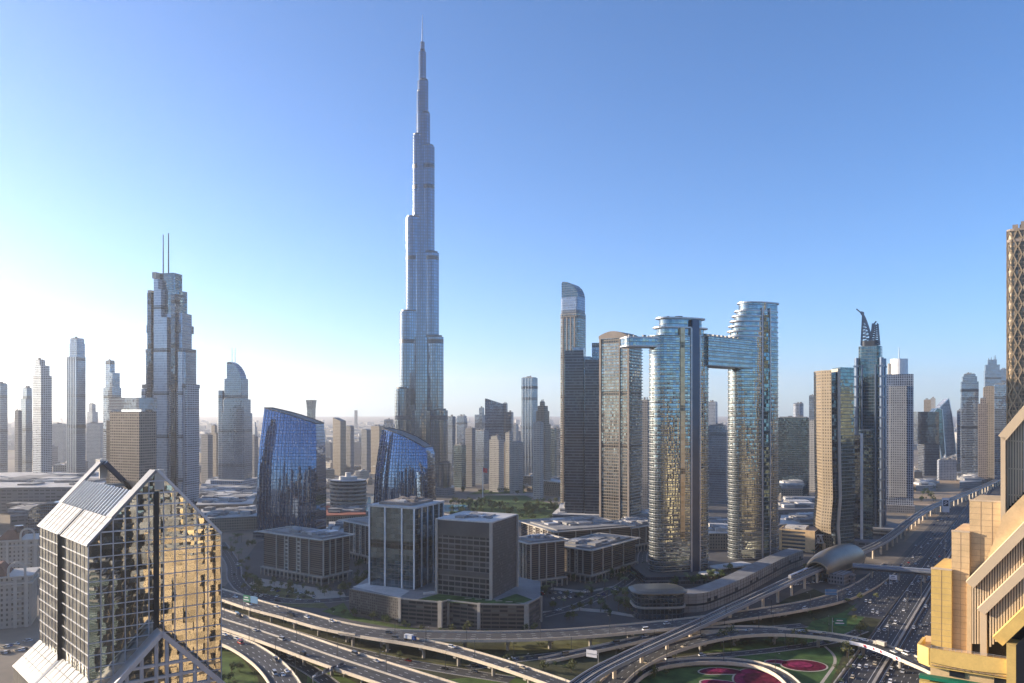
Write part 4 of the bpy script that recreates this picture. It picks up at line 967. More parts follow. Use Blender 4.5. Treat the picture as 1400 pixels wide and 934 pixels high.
# between the twin towers and the gold-edged tower
T('office_block', 'broad dark green banded office block right of the twin glass towers', 'office block', 1063, 1107, 571, 1400, 'horn_glass', -24, .5)
T('tower', 'white cylinder-like tower top peeping over the dark green block', 'tower', 1084, 1099, 552, 1900, 'clinic_white', -25, .9, round_=.4)
T('tower', 'dark flat-topped tower left of the gold-edged tower', 'tower', 1106, 1122, 541, 1700, 'steel_glass', -28, .8)
T('stepped_block', 'sunlit white stepped block squeezed left of the gold-edged tower', 'apartment block', 1103, 1124, 590, 1500, 'pale_stone', -30, .8, tiers=((1107, 1122, 575),))
def gold_edge():
    D = 851; k = D / F; t = thing('gold_edged_tower', 'tower with a sunlit gold left wall, dark slot and blue curved glass front', 'office tower', (XD(1144, D), D, 0), 0)
    X = lambda a, d=0: (a - CX) / F * (D + d) - (1144 - CX) / F * D
    rows = [(757, 1.5), (720, -1), (680, 2.2), (640, 1.2), (600, .6), (560, .2), (506, 0)]
    def panel(l, r, dl, dr, mat, name, topo=0, back=26, bend=1.0):
        rings = []
        for py, b in rows:
            z = max(0, ZD(py if py != 506 else 506 - topo, D)); o_ = b * bend * k
            rings.append([(X(l, dl) + o_, dl, z), (X(r, dr) + o_, dr, z), (X(r, dr) + o_ + 2, dr + back, z), (X(l, dl) + o_ + 2, dl + back, z)])
        mb = MB(); mb.loft(rings, 0, 1); mb.build(name, [mat, 'roof_brown'], t)
    panel(1122.5, 1136.5, 10, 0, 'gold_wall', 'gold_wall', 0)
    panel(1136.5, 1146, 1.5, 2.2, 'night_glass', 'dark_slot', -3)
    panel(1145.5, 1149, -.5, 0, 'cream_paint', 'pale_edge', 2)
    panel(1149, 1167.5, 0.6, 12, 'teal_glass', 'glass_front', 4)
gold_edge()
def dark_pier():
    D = 905; k = D / F; t = thing('slotted_tower', 'lower dark tower with a white vertical stripe between the gold-edged and the horned towers', 'office tower', (XD(1177, D), D, 0), -18)
    X = lambda a: (a - 1177) * k
    for nm, a, b, top, y, dp, mt in (('shaft', 1164, 1178, 594, 0, 26, 'night_glass'), ('rear_volume', 1177, 1191, 588, 8, 26, 'teal_glass'), ('white_stripe', 1174.5, 1178, 592, -1.2, 4, 'white_paint')):
        mb = MB(); mb.prism(rect(X(b) - X(a), dp), 0, ZD(top, D), 0, 1); mb.v = [(p[0] + (X(a) + X(b)) / 2, p[1] + y - (10 if nm == 'white_stripe' else 0), p[2]) for p in mb.v]; mb.build(nm, [mt, 'roof_grey'], t)
    mb = MB(); mb.box(0, -18, 0, 46, 20, 7); mb.build('base', 'shed_grey', t)
dark_pier()
def horned():
    D = 985; k = D / F; t = thing('horned_tower', 'dark ribbed glass tower crowned by two curved horns', 'skyscraper', (XD(1190, D), D, 0), -32)
    hw = 19.0; zs = ZD(500, D); z2 = ZD(474, D)
    mb = MB(); mb.prism(rrect(hw * 1.52, hw * 1.52, 4, 3), 0, zs, 0, 1); mb.build('shaft', ['horn_glass', 'roof_grey'], t)
    mb = MB(); mb.prism(rrect(hw * 1.36, hw * 1.36, 4, 3), zs, z2, 0, 1); mb.build('setback', ['horn_glass', 'roof_grey'], t)
    e = hw * .76
    for sx, sy in ((-1, -1), (1, -1), (1, 1), (-1, 1)):
        mb = MB()
        mb.tube((sx * e, sy * e, 0), (sx * e, sy * e, ZD(490, D)), 2.6, 2.6, 8); mb.tube((sx * e * .55, sy * (e + 1), 0), (sx * e * .55, sy * (e + 1), ZD(500, D)), 1.2, 1.2, 6); mb.tube((sx * (e + 1), sy * e * .55, 0), (sx * (e + 1), sy * e * .55, ZD(500, D)), 1.2, 1.2, 6)
        z = 30
        while z < ZD(492, D): mb.prism(ell(3.6, 3.6, 8), z, z + 1.6, 0, 0, True) if False else mb.box(sx * e, sy * e, z, 6.4, 6.4, 2.0); z += 13
        mb.build('corner_rib', 'steel_fin', t)
    mb = MB(); mb.prism(rrect(hw * .9, hw * .9, 3, 3), z2, z2 + 7, 0, 0); mb.build('crown_base', 'dark_metal', t)
    for x0, hgt, px_tip, wdt in ((-8.5, ZD(426, D), -10.5, 1), (8.5, ZD(443, D), 14, -1)):
        mb = MB(); base = z2 + 2
        # lattice back of the horn
        xs = x0; prof = []
        for q in range(11):
            f = q / 10; z = base + (hgt - base) * f
            prof.append((x0 - wdt * 2.0 * (1 - f) , x0 + wdt * (11.0 * (1 - f) ** .8 - (0.5 if wdt > 0 else -1.0) * f ** 3 * 5), z))
        for (a0, a1, za), (b0, b1, zb) in zip(prof, prof[1:]):
            for y in (-3.6, 3.6):
                mb.bar((a1, y, za), (b1, y, zb), 2.4, 2.6); mb.bar((a0, y, za), (b0, y, zb), 1.5, 1.5); mb.bar((a0, y, za), (a1, y, za), .9, .9); mb.bar((a0, y, za), (b1, y, zb), .7, .7)
            mb.bar((a1, -3.6, za), (a1, 3.6, za), .7, .7); mb.bar((a0, -3.6, za), (a0, 3.6, za), .7, .7)
        if wdt > 0: mb.bar((prof[-1][1], 0, hgt - 1), (prof[-1][1] - 5.5, 0, hgt + 4.5), 1.6, 1.6)
        else: mb.bar((prof[-1][1], 0, hgt - 1), (prof[-1][1] + 3.5, 0, hgt + 3), 1.6, 1.6)
        mb.build('horn', 'slate_blue', t)
    mb = MB(); mb.prism(rect(62, 58), 0, 10, 0, 1); mb.build('podium', ['dark_bands', 'roof_grey'], t)
horned()
def white_drum():
    D = 1185; cx, wd, dp = fit(1210, 1249, D, -22, .62)
    t = thing('white_tower', 'white stone tower with square windows, a round drum on top and a thin mast', 'office tower', (cx, D, 0), -22)
    z = ZD(512, D); mb = MB(); mb.prism(rect(wd, dp), 0, z, 0, 1); mb.build('shaft', ['clinic_white', 'roof_pale'], t)
    mb = MB(); mb.box(-wd * .06, -dp / 2 - .8, 24, wd * .62, 1.6, z - 42); mb.build('window_panel', 'pale_stone', t)
    mb = MB(); mb.prism(ell(wd * .33, wd * .33, 24), z, ZD(491, D), 0, 0); mb.build('drum', 'white_paint', t)
    mb = MB(); mb.box(-wd * .3, 0, z, wd * .22, dp * .5, 17); mb.build('lift_core', 'cream_paint', t)
    mb = MB(); mb.tube((0, 0, z + 20), (0, 0, ZD(475, D)), 1.0, .5, 6); mb.build('mast', 'silver', t)
    mb = MB(); mb.prism(rect(wd * 1.1, dp * 1.3), 0, 12, 0, 1); mb.build('podium', ['grey_stone', 'roof_pale'], t)
white_drum()
# far right group
def cube_block():
    D = 1850; t = thing('dark_cube_tower', 'dark cube-stacked building right of the white drum tower', 'office block', (XD(1266, D), D, 0), -14); k = D / F
    mb = MB(); mb.prism(place(rect(26 * k, 24 * k), 0), ZD(606, D), ZD(563, D), 0, 1, True); mb.build('upper_cube', ['night_glass', 'roof_grey'], t)
    mb = MB(); mb.prism(place(rect(20 * k, 18 * k), 14, 6, 0), 0, ZD(604, D), 0, 1); mb.build('lower_cube', ['dark_bands', 'roof_grey'], t)
cube_block()
T('tower', 'tan flat-topped tower behind the dark cube building', 'tower', 1263, 1273, 547, 2100, 'sand_stone', -30, .9)
T('tower', 'slim tower with a small cap behind the dark cube building', 'tower', 1272, 1279, 545, 2150, 'pale_stone', -30, .9)
def crystal(label, pts, D, mat):
    t = thing('crystal_tower', label, 'tower', (XD(pts[0][0], D), D, 0)); k = D / F; P = [((a - pts[0][0]) * k, max(0, ZD(b, D))) for a, b in pts]
    mb = MB(); mb.face([(x, 0, z) for x, z in P]); mb.face([(x + 6, 32, z) for x, z in P][::-1])
    for i in range(len(P)): a, b = P[i], P[(i + 1) % len(P)]; mb.face([(a[0], 0, a[1]), (a[0] + 6, 32, a[1]), (b[0] + 6, 32, b[1]), (b[0], 0, b[1])])
    o = mb.build('facet_shell', mat, t)
    mb = MB()
    for i in range(len(P)): a, b = P[i], P[(i + 1) % len(P)]; mb.bar((a[0], -.5, a[1] + .2), (b[0], -.5, b[1] + .2), 1.6, 1.6)
    mb.build('edge_frame', 'silver', t)
crystal('leaning glass shard next to the dark cube building', [(1287, 628), (1292, 620), (1288, 560), (1281, 558), (1277, 563)], 1880, 'teal_glass')
crystal('pointed pale glass shard, right one of the leaning pair', [(1293, 626), (1307, 620), (1302, 572), (1297, 545), (1285, 557), (1291, 600)], 1920, 'clinic_white')
T('white_office', 'small white-framed blue office block on the bare ground by the railway', 'office block', 1281, 1308, 629, 1720, 'clinic_white', -16, .5)
T('tan_block', 'small sunlit tan block behind the white-framed office', 'apartment block', 1306, 1314, 634, 1850, 'sand_stone', -30, .9)
T('blue_tower', 'blue glass tower with a chamfered top left of the brown ones by the right edge', 'tower', 1313, 1338, 522, 1750, 'blue_glass', -26, .8, tiers=((1315, 1336, 515), (1317, 1334, 512)), bands=(584, 534), podium=14)
T('tower_block', 'dark slim block attached left of the chamfered blue tower', 'tower', 1308, 1316, 562, 1900, 'blue_glass', -26, .9)
T('spiked_tower', 'far blue tower with a crane-like spiked crown', 'tower', 1345, 1369, 507, 2250, 'blue_glass', -26, .8, tiers=((1346, 1367, 499), (1350, 1363, 492)), crown='spikes')
T('tower', 'hazy slim tower right of the spiked one', 'tower', 1367, 1377, 505, 2500, 'blue_glass', -26, .8)
T('brown_tower', 'brown stepped tower in front of the spiked one', 'tower', 1337, 1350, 552, 1600, 'pink_stone', -30, .9, tiers=((1340, 1349, 545),))
T('arched_stone_tower', 'sunlit stone tower with a rounded top near the right edge', 'tower', 1344, 1362, 530, 1650, 'sand_stone', -30, .9, crown='arch')
T('slab_tower', 'slim blue-grey slab tower next to the woven brown tower', 'tower', 1359, 1379, 526, 1620, 'blue_glass', -30, .8)
def woven():
    D = 640; cx, wd, dp = fit(1377.5, 1440, D, -34, .9)
    t = thing('woven_tower', 'tall brown tower with a woven lattice facade cut by the right edge', 'skyscraper', (cx, D, 0), -34); z = ZD(318, D)
    mb = MB(); mb.prism(rrect(wd, dp, 5, 3), 0, z, 0, 1); mb.build('shaft', ['weave_brown', 'roof_brown'], t)
    mb = MB(); n = 9
    for k in range(n):
        x = -wd / 2 + 2 + (wd - 4) * k / (n - 1); zz = 0
        while zz < z - 4:
            dx = 1.3 if (int(zz / 6.8) + k) % 2 else -1.3; mb.bar((x - dx, -dp / 2 - .5, zz), (x + dx, -dp / 2 - .5, zz + 6.8), .8, .9); zz += 6.8
    mb.build('lattice', 'bronze', t)
    mb = MB()
    for k in range(n):
        y = -dp / 2 + 2 + (dp - 4) * k / (n - 1); zz = 0
        while zz < z - 4:
            dx = 1.3 if (int(zz / 6.8) + k) % 2 else -1.3; mb.bar((-wd / 2 - .5, y - dx, zz), (-wd / 2 - .5, y + dx, zz + 6.8), .8, .9); zz += 6.8
    mb.build('lattice', 'bronze', t)
    mb = MB(); mb.prism(rrect(wd * 1.05, dp * 1.05, 5, 3), z - 9, z - 6.5, 0, 0, True); mb.prism(rrect(wd * 1.05, dp * 1.05, 5, 3), z, z + 2, 0, 0, True); plant_boxes(mb, rect(wd, dp), z + 2, 3, 8, 7); mb.build('crown', 'roof_brown', t)
woven()
# ---------------------------------------------------------------- mid-ground office quarter
def corner_box(corner, left, right, zt, z0):
    """plan of a box from the roof corner pixels (front, left, right) at height zt"""
    f, l, r = G(*corner, zt), G(*left, zt), G(*right, zt); return f, l, r
ROB = -23.5
def glass_block():
    f = Vector((XD(567, 598), 598, 0)); t = thing('glass_office_block', 'dark glass office block with white vertical fins and a cluttered roof on the grey podium', 'office block', f, ROB)
    w_, d_ = 42.0, 46.0; z0, zt = 17.9, 80.5
    mb = MB(); mb.prism([(-w_, 0), (0, 0), (0, d_), (-w_, d_)], z0, zt, 0, 1); mb.build('glass_wall', ['box_glass', 'roof_grey'], t)
    mb = MB()
    for x in (-w_ + .4, -w_ * .64, -w_ * .27, -.3): mb.box(x, -.45, z0, 1.1, .9, zt - z0)
    for y in (d_ * .22, d_ * .42, d_ * .62, d_ * .82, d_ - .4): mb.box(.4, y, z0, .8, .9, zt - z0)
    mb.build('white_fin', 'white_paint', t)
    mb = MB(); mb.prism([(-w_ - 1, -1), (1, -1), (1, d_ + 1), (-w_ - 1, d_ + 1)], zt, zt + 1.5, 0, 0, True); mb.build('roof_slab', 'roof_pale', t)
    mb = MB(); mb.prism([(-w_ + 6, 5), (-6, 5), (-6, d_ - 6), (-w_ + 6, d_ - 6)], zt + 1.5, zt + 3.4, 0, 0); plant_boxes(mb, [(-w_ + 6, 5), (-6, 5), (-6, d_ - 6), (-w_ + 6, d_ - 6)], zt + 3.4, 5, 24, 2.4); mb.build('roof_plant', ['roof_brown', 'roof_pale'], t)
glass_block()
def grey_block():
    f = Vector((XD(672.5, 567), 567, 0)); t = thing('grid_office_block', 'brown-grey cube office block with gridded left face and meshed right face on the podium', 'office block', f, ROB)
    w_, d_ = 46.5, 46.5; z0, zt = 17.9, 73.8
    mb = MB()
    mb.face([(-w_, 0, z0), (0, 0, z0), (0, 0, zt), (-w_, 0, zt)], 0); mb.face([(0, 0, z0), (0, d_, z0), (0, d_, zt), (0, 0, zt)], 1)
    mb.face([(0, d_, z0), (-w_, d_, z0), (-w_, d_, zt), (0, d_, zt)], 1); mb.face([(-w_, d_, z0), (-w_, 0, z0), (-w_, 0, zt), (-w_, d_, zt)], 1)
    mb.face([(-w_, 0, zt), (0, 0, zt), (0, d_, zt), (-w_, d_, zt)], 2)
    mb.build('wall', ['box_grid', 'box_mesh', 'roof_pale'], t)
    mb = MB(); mb.box(-w_ / 2, -.3, zt - 11, w_ - 1, .8, 11.2); mb.build('upper_fascia', 'concrete_dark', t)
    mb = MB(); mb.box(-w_ / 2, -.35, z0 + 15.5, w_ - 1, .7, 3.2); mb.build('mid_fascia', 'concrete_dark', t)
    for x, y in ((-.5, -.5), (-w_ + .5, -.5), (.5, d_ - .5)):
        mb = MB(); mb.box(x, y, z0, 2.0, 2.0, zt - z0 + .8); mb.build('corner_pier', 'concrete', t)
    mb = MB(); mb.prism([(-w_ - .6, -.6), (.6, -.6), (.6, d_ + .6), (-w_ - .6, d_ + .6)], zt + .3, zt + 1.3, 0, 0, True); mb.build('roof_edge', 'roof_pale', t)
    mb = MB(); mb.box(-w_ * .5, d_ * .55, zt + 1.3, 22, 16, 1.0); plant_boxes(mb, [(-w_ + 4, 4), (-4, 4), (-4, d_ - 4), (-w_ + 4, d_ - 4)], zt + 1.3, 8, 22, 2.0); mb.build('roof_plant', ['roof_grey', 'white_metal'], t)
grey_block()
def podium():
    z = 17.9; base = [G(478, 838), G(547, 853), G(602, 858), G(613, 855.5), G(655, 861), G(720, 862), G(739, 850)]
    t = thing('office_podium', 'low curved grey-brown podium with a green roof carrying the glass block and the grid cube', 'podium building', base[2])
    o = base[2]; P = [(p.x - o.x, p.y - o.y) for p in base]; back = [(P[-1][0] + 2, P[-1][1] + 54), (P[-1][0] - 44, P[-1][1] + 96), (P[0][0] + 10, P[0][1] + 74)]
    mb = MB(); mb.prism(P + back, 0, z, 0, 1); mb.build('wall', ['park_front', 'roof_grey'], t)
    mb = MB(); a, b = P[0], P[1]; n = Vector((b[1] - a[1], -(b[0] - a[0]), 0)).normalized() * .3
    A, B = Vector((*a, 0)) + n, Vector((*b, 0)) + n
    mb.face([(A.x, A.y, 2.5), (B.x, B.y, 2.5), (B.x, B.y, z + .8), (A.x, A.y, z + .8)]); mb.build('mesh_screen', 'box_mesh', t)
    for i in (1, 2, 3, 4, 5, 6):
        mb = MB(); mb.box(P[i][0], P[i][1], 0, 3.2 if i in (2, 5) else 2.2, 2.2, z + 1.2, ROB); mb.build('pilaster', 'concrete', t)
    mb = MB()
    for i in range(len(P) - 1):
        a, b = P[i], P[i + 1]; mb.bar((a[0], a[1], z + .5), (b[0], b[1], z + .5), .6, 1.1)
    mb.build('roof_kerb', 'concrete', t)
    def roofsheet(nm, pix, mat, dz):
        pts = [G(px, py, z) for px, py in pix]; mb = MB(); mb.face([(p.x - o.x, p.y - o.y, z + dz) for p in pts]); q = mb.build(nm, mat, t)
        if q.data.polygons[0].normal.z < 0: q.data.flip_normals()
    roofsheet('roof_lawn', [(566, 821), (600, 812), (700, 823), (716, 826), (655, 826.5), (604, 823)], 'turf', .06)
    roofsheet('roof_lawn', [(676, 822), (706, 812), (728, 820), (716, 824.5)], 'turf', .10)
    roofsheet('roof_paving', [(482, 802), (512, 795), (560, 808), (546, 817)], 'roof_pale', .06)
    mb = MB()
    for k in range(5): p = G(640 + k * 14, 818.5 + k * 1.2, z); mb.box(p.x - o.x, p.y - o.y, z, 5, .8, .5)
    mb.build('roof_planter', 'concrete', t)
    for px, py, pw in ((560, 803, 12), (587, 812, 9)):
        p = G(px, py, z); mb = MB(); mb.box(p.x - o.x, p.y - o.y, z, pw, 2, 1.4, 25); mb.build('roof_skylight', 'roof_pale', t)
podium()

def low_office(label, corner, left, right, pyb, zt=None, rot=ROB, wings=None):
    """stone colonnade below, dark louvred floors with white pilasters above, overhanging roof frame"""
    D = 165900 / (pyb - HY); f = Vector((XD(corner[0], D), D, 0)); zt = ZD(corner[1], D)
    l, r = G(*left, zt), G(*right, zt); w_, d_ = (l - f).xy.length, (r - f).xy.length
    rx = math.degrees(math.atan2(-(l - f).y, -(l - f).x))
    t = thing('colonnade_office', label, 'office block', f, rx); zc = 6.5
    mb = MB(); mb.prism([(-w_ + 2, 2), (-2, 2), (-2, d_ - 2), (-w_ + 2, d_ - 2)], 0, zc, 0, 1); mb.build('ground_floor', ['dark_bands', 'roof_grey'], t)
    mb = MB(); mb.prism([(-w_ + 1, 1), (-1, 1), (-1, d_ - 1), (-w_ + 1, d_ - 1)], zc + 1, zt - .3, 0, 1); mb.build('louvred_wall', ['louvre_brown', 'roof_grey'], t)
    n = max(5, round(w_ / 5.5)); n2 = max(4, round(d_ / 5.5))
    for x, y in [(-w_ + w_ * k / n, -1.6) for k in range(n + 1)] + [(1.6, d_ * k / n2) for k in range(1, n2 + 1)]:
        mb = MB(); mb.box(x, y, 0, .9, .9, zc); mb.build('column', 'paving_pale', t)
    mb = MB(); mb.prism([(-w_ - .6, -2.2), (2.2, -2.2), (2.2, d_ + .6), (-w_ - .6, d_ + .6)], zc, zc + 1.0, 0, 0, True); mb.build('colonnade_beam', 'paving_pale', t)
    for x, y in [(-w_ * u, .7) for u in (.22, .36, .42, .56, .62, .76)] + [(-.6, d_ * u + .5) for u in (.03, .25, .45, .70)]:
        mb = MB(); mb.box(x, y, zc + 1, 1.0, 1.0, zt - zc - 2.6); mb.build('white_pilaster', 'cream_paint', t)
    mb = MB()
    for u in (.39, .59):
        z = zc + 3
        while z < zt - 3: mb.box(-w_ * u, .75, z, w_ * .07, .8, 1.3); z += 3.6
    mb.build('stair_panel', 'cream_paint', t)
    mb = MB(); e = 2.6
    for a, b in (((-w_ - e, -e), (e, -e)), ((e, -e), (e, d_ + e)), ((e, d_ + e), (-w_ - e, d_ + e)), ((-w_ - e, d_ + e), (-w_ - e, -e))): mb.bar((*a, zt), (*b, zt), 2.6, .8)
    mb.build('roof_frame', 'cream_paint', t)
    mb = MB(); mb.prism([(-w_ * .9, 4), (-4, 4), (-4, d_ - 4), (-w_ * .9, d_ - 4)], zt - .3, zt + 1.2, 0, 0); plant_boxes(mb, [(-w_ * .9, 4), (-4, 4), (-4, d_ - 4), (-w_ * .9, d_ - 4)], zt + 1.2, int(corner[0]), 26, 2.6); mb.build('roof_plant', ['roof_grey', 'white_metal'], t)
low_office('low brown office with a white roof frame and colonnade, left of the dark glass block', (441, 738), (358.5, 726.5), (480, 731), 800)
low_office('low brown office half hidden between the left colonnade office and the dark glass block', (508, 719), (468, 711), (546, 700), 772)
low_office('narrow low office with white columns just right of the grid cube', (724, 743), (700, 736), (747, 734), 806)
low_office('low office with tall white columns left of the twin glass towers', (808, 752), (756, 745), (854, 734), 798)
low_office('wide low office behind the two white-columned ones right of the grid cube', (760, 727), (711, 712), (815, 712), 768)
low_office('low office in shade at the foot of the brown arched tower', (862, 722), (820, 716), (884, 712), 756)

# oval banded building with roof drum
def oval_building():
    D = 1150; k = D / F; t = thing('oval_building', 'oval building wrapped in horizontal bands with a pale drum on its roof', 'office building', (XD(476, D), D, 0), -20)
    z = ZD(656, D); mb = MB(); mb.prism(ell(25 * k, 22 * k, 36), 0, z, 0, 1); mb.build('wall', ['night_glass', 'roof_pale'], t)
    mb = MB(); q = 3
    while q < z: mb.prism(ell(25.8 * k, 22.8 * k, 36), q, q + 2.4, 0, 0, True); q += 5.6
    mb.build('floor_band', 'concrete', t)
    mb = MB(); mb.prism(ell(13 * k, 10 * k, 24), z, z + 5, 0, 0); mb.prism(ell(4 * k, 4 * k, 16), z + 5, z + 11, 0, 0); mb.build('roof_drum', 'roof_pale', t)
oval_building()

# ornate cream hotels in the near left
def ornate(label, pl, pr, ptop, D, rot, wd, dp):
    x = XD(pr, D); t = thing('ornate_hotel', label, 'hotel', (x, D, 0), rot); z = ZD(ptop, D)
    mb = MB(); mb.prism([(-wd, 0), (0, 0), (0, dp), (-wd, dp)], 0, z, 0, 1); mb.build('wall', ['villa_cream', 'roof_pale'], t)
    mb = MB()
    for x in (-2.6, -9.5, -24, -31, -46): mb.box(x, -.5, 0, 2.2, 1.6, z)
    mb.build('corner_pier', 'cream_paint', t)
    mb = MB(); mb.prism([(-wd - 1, -1.6), (1.6, -1.6), (1.6, dp + 1), (-wd - 1, dp + 1)], z - 5, z - 3.6, 0, 0, True); mb.prism([(-wd - 1, -1.6), (1.6, -1.6), (1.6, dp + 1), (-wd - 1, dp + 1)], z, z + 1, 0, 0, True); mb.build('cornice', 'cream_paint', t)
    mb = MB(); a = [(-14, -1.5), (-3, -1.5), (-3, 6), (-14, 6)]
    n = 12; r = 5.2; cx = -8.5
    arch = [(cx + r * math.cos(R(180 - 180 * i / n)), z + 1 + 4.5 + r * math.sin(R(180 - 180 * i / n))) for i in range(n + 1)]
    for (x0, z0), (x1, z1) in zip(arch, arch[1:]): mb.bar((x0, -1.2, z0), (x1, -1.2, z1), 1.4, 1.5)
    mb.bar((cx - r, -1.2, z), (cx - r, -1.2, z + 5.5), 1.4, 1.5); mb.bar((cx + r, -1.2, z), (cx + r, -1.2, z + 5.5), 1.4, 1.5); mb.build('roof_arch', 'cream_paint', t)
    mb = MB(); mb.prism([(-wd + 1, 1), (-15, 1), (-15, dp - 1), (-wd + 1, dp - 1)], z + 1, z + 9, 0, 0, False, [(-wd + 9, 7), (-20, 7), (-20, dp - 7), (-wd + 9, dp - 7)]); mb.build('hipped_roof', 'tile_red', t)
    mb = MB()
    for k in range(7):
        for x in (-8.5, -38): mb.box(x, -.9, 5 + k * 5.0, 6, 1.8, .9)
    mb.build('balcony', 'cream_paint', t)
    mb = MB(); mb.prism(rect(8, 8), 0, 0) if False else mb.prism(place(ell(4, 4, 12), 0, -wd * .5, dp * .4), z + 6, z + 12, 0, 0); mb.build('roof_lantern', 'slate_blue', t)
ornate('cream ornate hotel with arches and a dark red roof, nearest the left edge', 0, 42, 788, 560, 24, 62, 30)
ornate('grey-cream ornate hotel with an arched gable behind the nearest cream one', 20, 53, 738, 690, 24, 34, 34)

# mall, opera house, other low large buildings
def slab(label, name, cat, pix, zt, mat='shed_grey', roofm='roof_pale', extra=None, group=None, seed=1):
    P = [G(a, b) for a, b in pix]; o = P[0]; t = thing(name, label, cat, o, 0, group)
    pts = [(p.x - o.x, p.y - o.y) for p in P]
    ar = sum(pts[i][0] * pts[(i + 1) % len(pts)][1] - pts[(i + 1) % len(pts)][0] * pts[i][1] for i in range(len(pts)))
    if ar < 0: pts.reverse()
    mb = MB(); mb.prism(pts, 0, zt, 0, 1); mb.build('wall', [mat, roofm], t)
    mb = MB(); mb.prism(scl(pts, 1.01, sum(p[0] for p in pts) / len(pts), sum(p[1] for p in pts) / len(pts)), zt + .2, zt + 1.2, 0, 0, True); mb.build('roof_slab', roofm, t)
    mb = MB(); plant_boxes(mb, pts, zt + 1.2, seed, 34, 5); mb.build('roof_plant', ['roof_grey', 'roof_pale'], t)
    return t
slab('long grey shopping mall with flat roofs left of the gabled tower top', 'shopping_mall', 'mall', [(-30, 702), (140, 700), (150, 672), (-20, 675)], 38, seed=2)
def vault():
    D = 1010; t = thing('vaulted_hall', 'grey vaulted glass hall in front of the long mall, left of the gabled tower', 'hall', (XD(94, D), D, 0), 6); mb = MB(); n = 14; L, Wd, h = 62.0, 40.0, 14.0
    for i in range(n):
        a, b = R(180 * i / n), R(180 * (i + 1) / n); p = lambda q, y: (-L / 2 * math.cos(q), y, 26 + h * math.sin(q))
        mb.face([p(a, -Wd), p(b, -Wd), p(b, Wd), p(a, Wd)]); mb.face([(p(a, 0)[0], -Wd, 0), (p(b, 0)[0], -Wd, 0), p(b, -Wd), p(a, -Wd)], 1)
    mb.build('vault', ['steel_glass', 'blue_glass'], t)
    mb = MB()
    for i in range(n): a, b = R(180 * i / n), R(180 * (i + 1) / n); mb.bar((-L / 2 * math.cos(a), -Wd - .5, 26 + h * math.sin(a)), (-L / 2 * math.cos(b), -Wd - .5, 26 + h * math.sin(b)), 1.4, 1.4)
    mb.build('arch_rim', 'white_metal', t)
vault()
for i, (lab, pix, zt, mt, rf) in enumerate((
    ('low mall wing with bright white roof panels, right of the gabled tower ridge', [(268, 706), (345, 704), (352, 686), (280, 686)], 16, 'sand_stone', 'roof_pale'),
    ('flat grey mall roof with overlapping canopies behind the bright white wing', [(272, 688), (356, 688), (352, 672), (276, 672)], 14, 'shed_grey', 'roof_grey'),
    ('distant flat pale roof in front of the sail-topped tower', [(280, 672), (350, 672), (346, 662), (284, 662)], 12, 'shed_grey', 'roof_pale'),
    ('long beige curved-front mall wall beside the broad blue tower', [(275, 728), (352, 724), (354, 712), (275, 714)], 17, 'sand_stone', 'roof_pale'),
    ('low flat parking deck with a sunlit strip left of the gabled tower', [(14, 722), (62, 718), (66, 700), (16, 703)], 14, 'shed_grey', 'roof_grey'),
    ('small flat deck right of the sunlit-strip parking deck', [(66, 716), (84, 714), (88, 702), (68, 704)], 12, 'shed_grey', 'roof_pale'),
    ('red-roofed low station hall between the oval building and the blue towers', [(443, 718), (500, 716), (496, 698), (444, 700)], 12, 'sand_stone', 'roof_red'),
    ('low glass-fronted shed in front of the red-roofed hall', [(448, 742), (505, 738), (503, 722), (450, 724)], 9, 'dark_bands', 'roof_pale'),
    ('small orange-lit low block left of the gold-edged tower', [(1068, 690), (1098, 690), (1098, 676), (1068, 676)], 26, 'sand_stone', 'roof_brown'),
    ('long grey low hall left of the gold-edged tower', [(1064, 716), (1122, 714), (1124, 694), (1070, 696)], 18, 'shed_grey', 'roof_grey'),
    ('grey service hall between the long hall and the striped tan block', [(1066, 736), (1120, 734), (1122, 720), (1068, 722)], 16, 'shed_grey', 'roof_pale'),
    ('low dark hall on bare ground right of the white drum tower', [(1252, 672), (1280, 671), (1280, 662), (1254, 662)], 9, 'shed_grey', 'roof_grey'),
    ('low building at the foot of the chamfered blue tower', [(1312, 668), (1342, 666), (1342, 658), (1314, 658)], 12, 'grey_stone', 'roof_pale'),
    ('beige parking block between the brown arched tower and the left twin tower', [(850, 745), (888, 745), (890, 722), (852, 722)], 22, 'sand_stone', 'roof_brown'),
    ('low beige block seen between the feet of the twin glass towers', [(962, 752), (996, 752), (996, 730), (962, 730)], 18, 'sand_stone', 'roof_pale'),
    ('curved cream pavilion roof at the foot of the dark banded tower', [(762, 716), (812, 712), (808, 700), (766, 702)], 14, 'sand_stone', 'roof_pale'))):
    slab(lab, 'low_hall', 'low building', pix, zt, mt, rf, seed=10 + i)
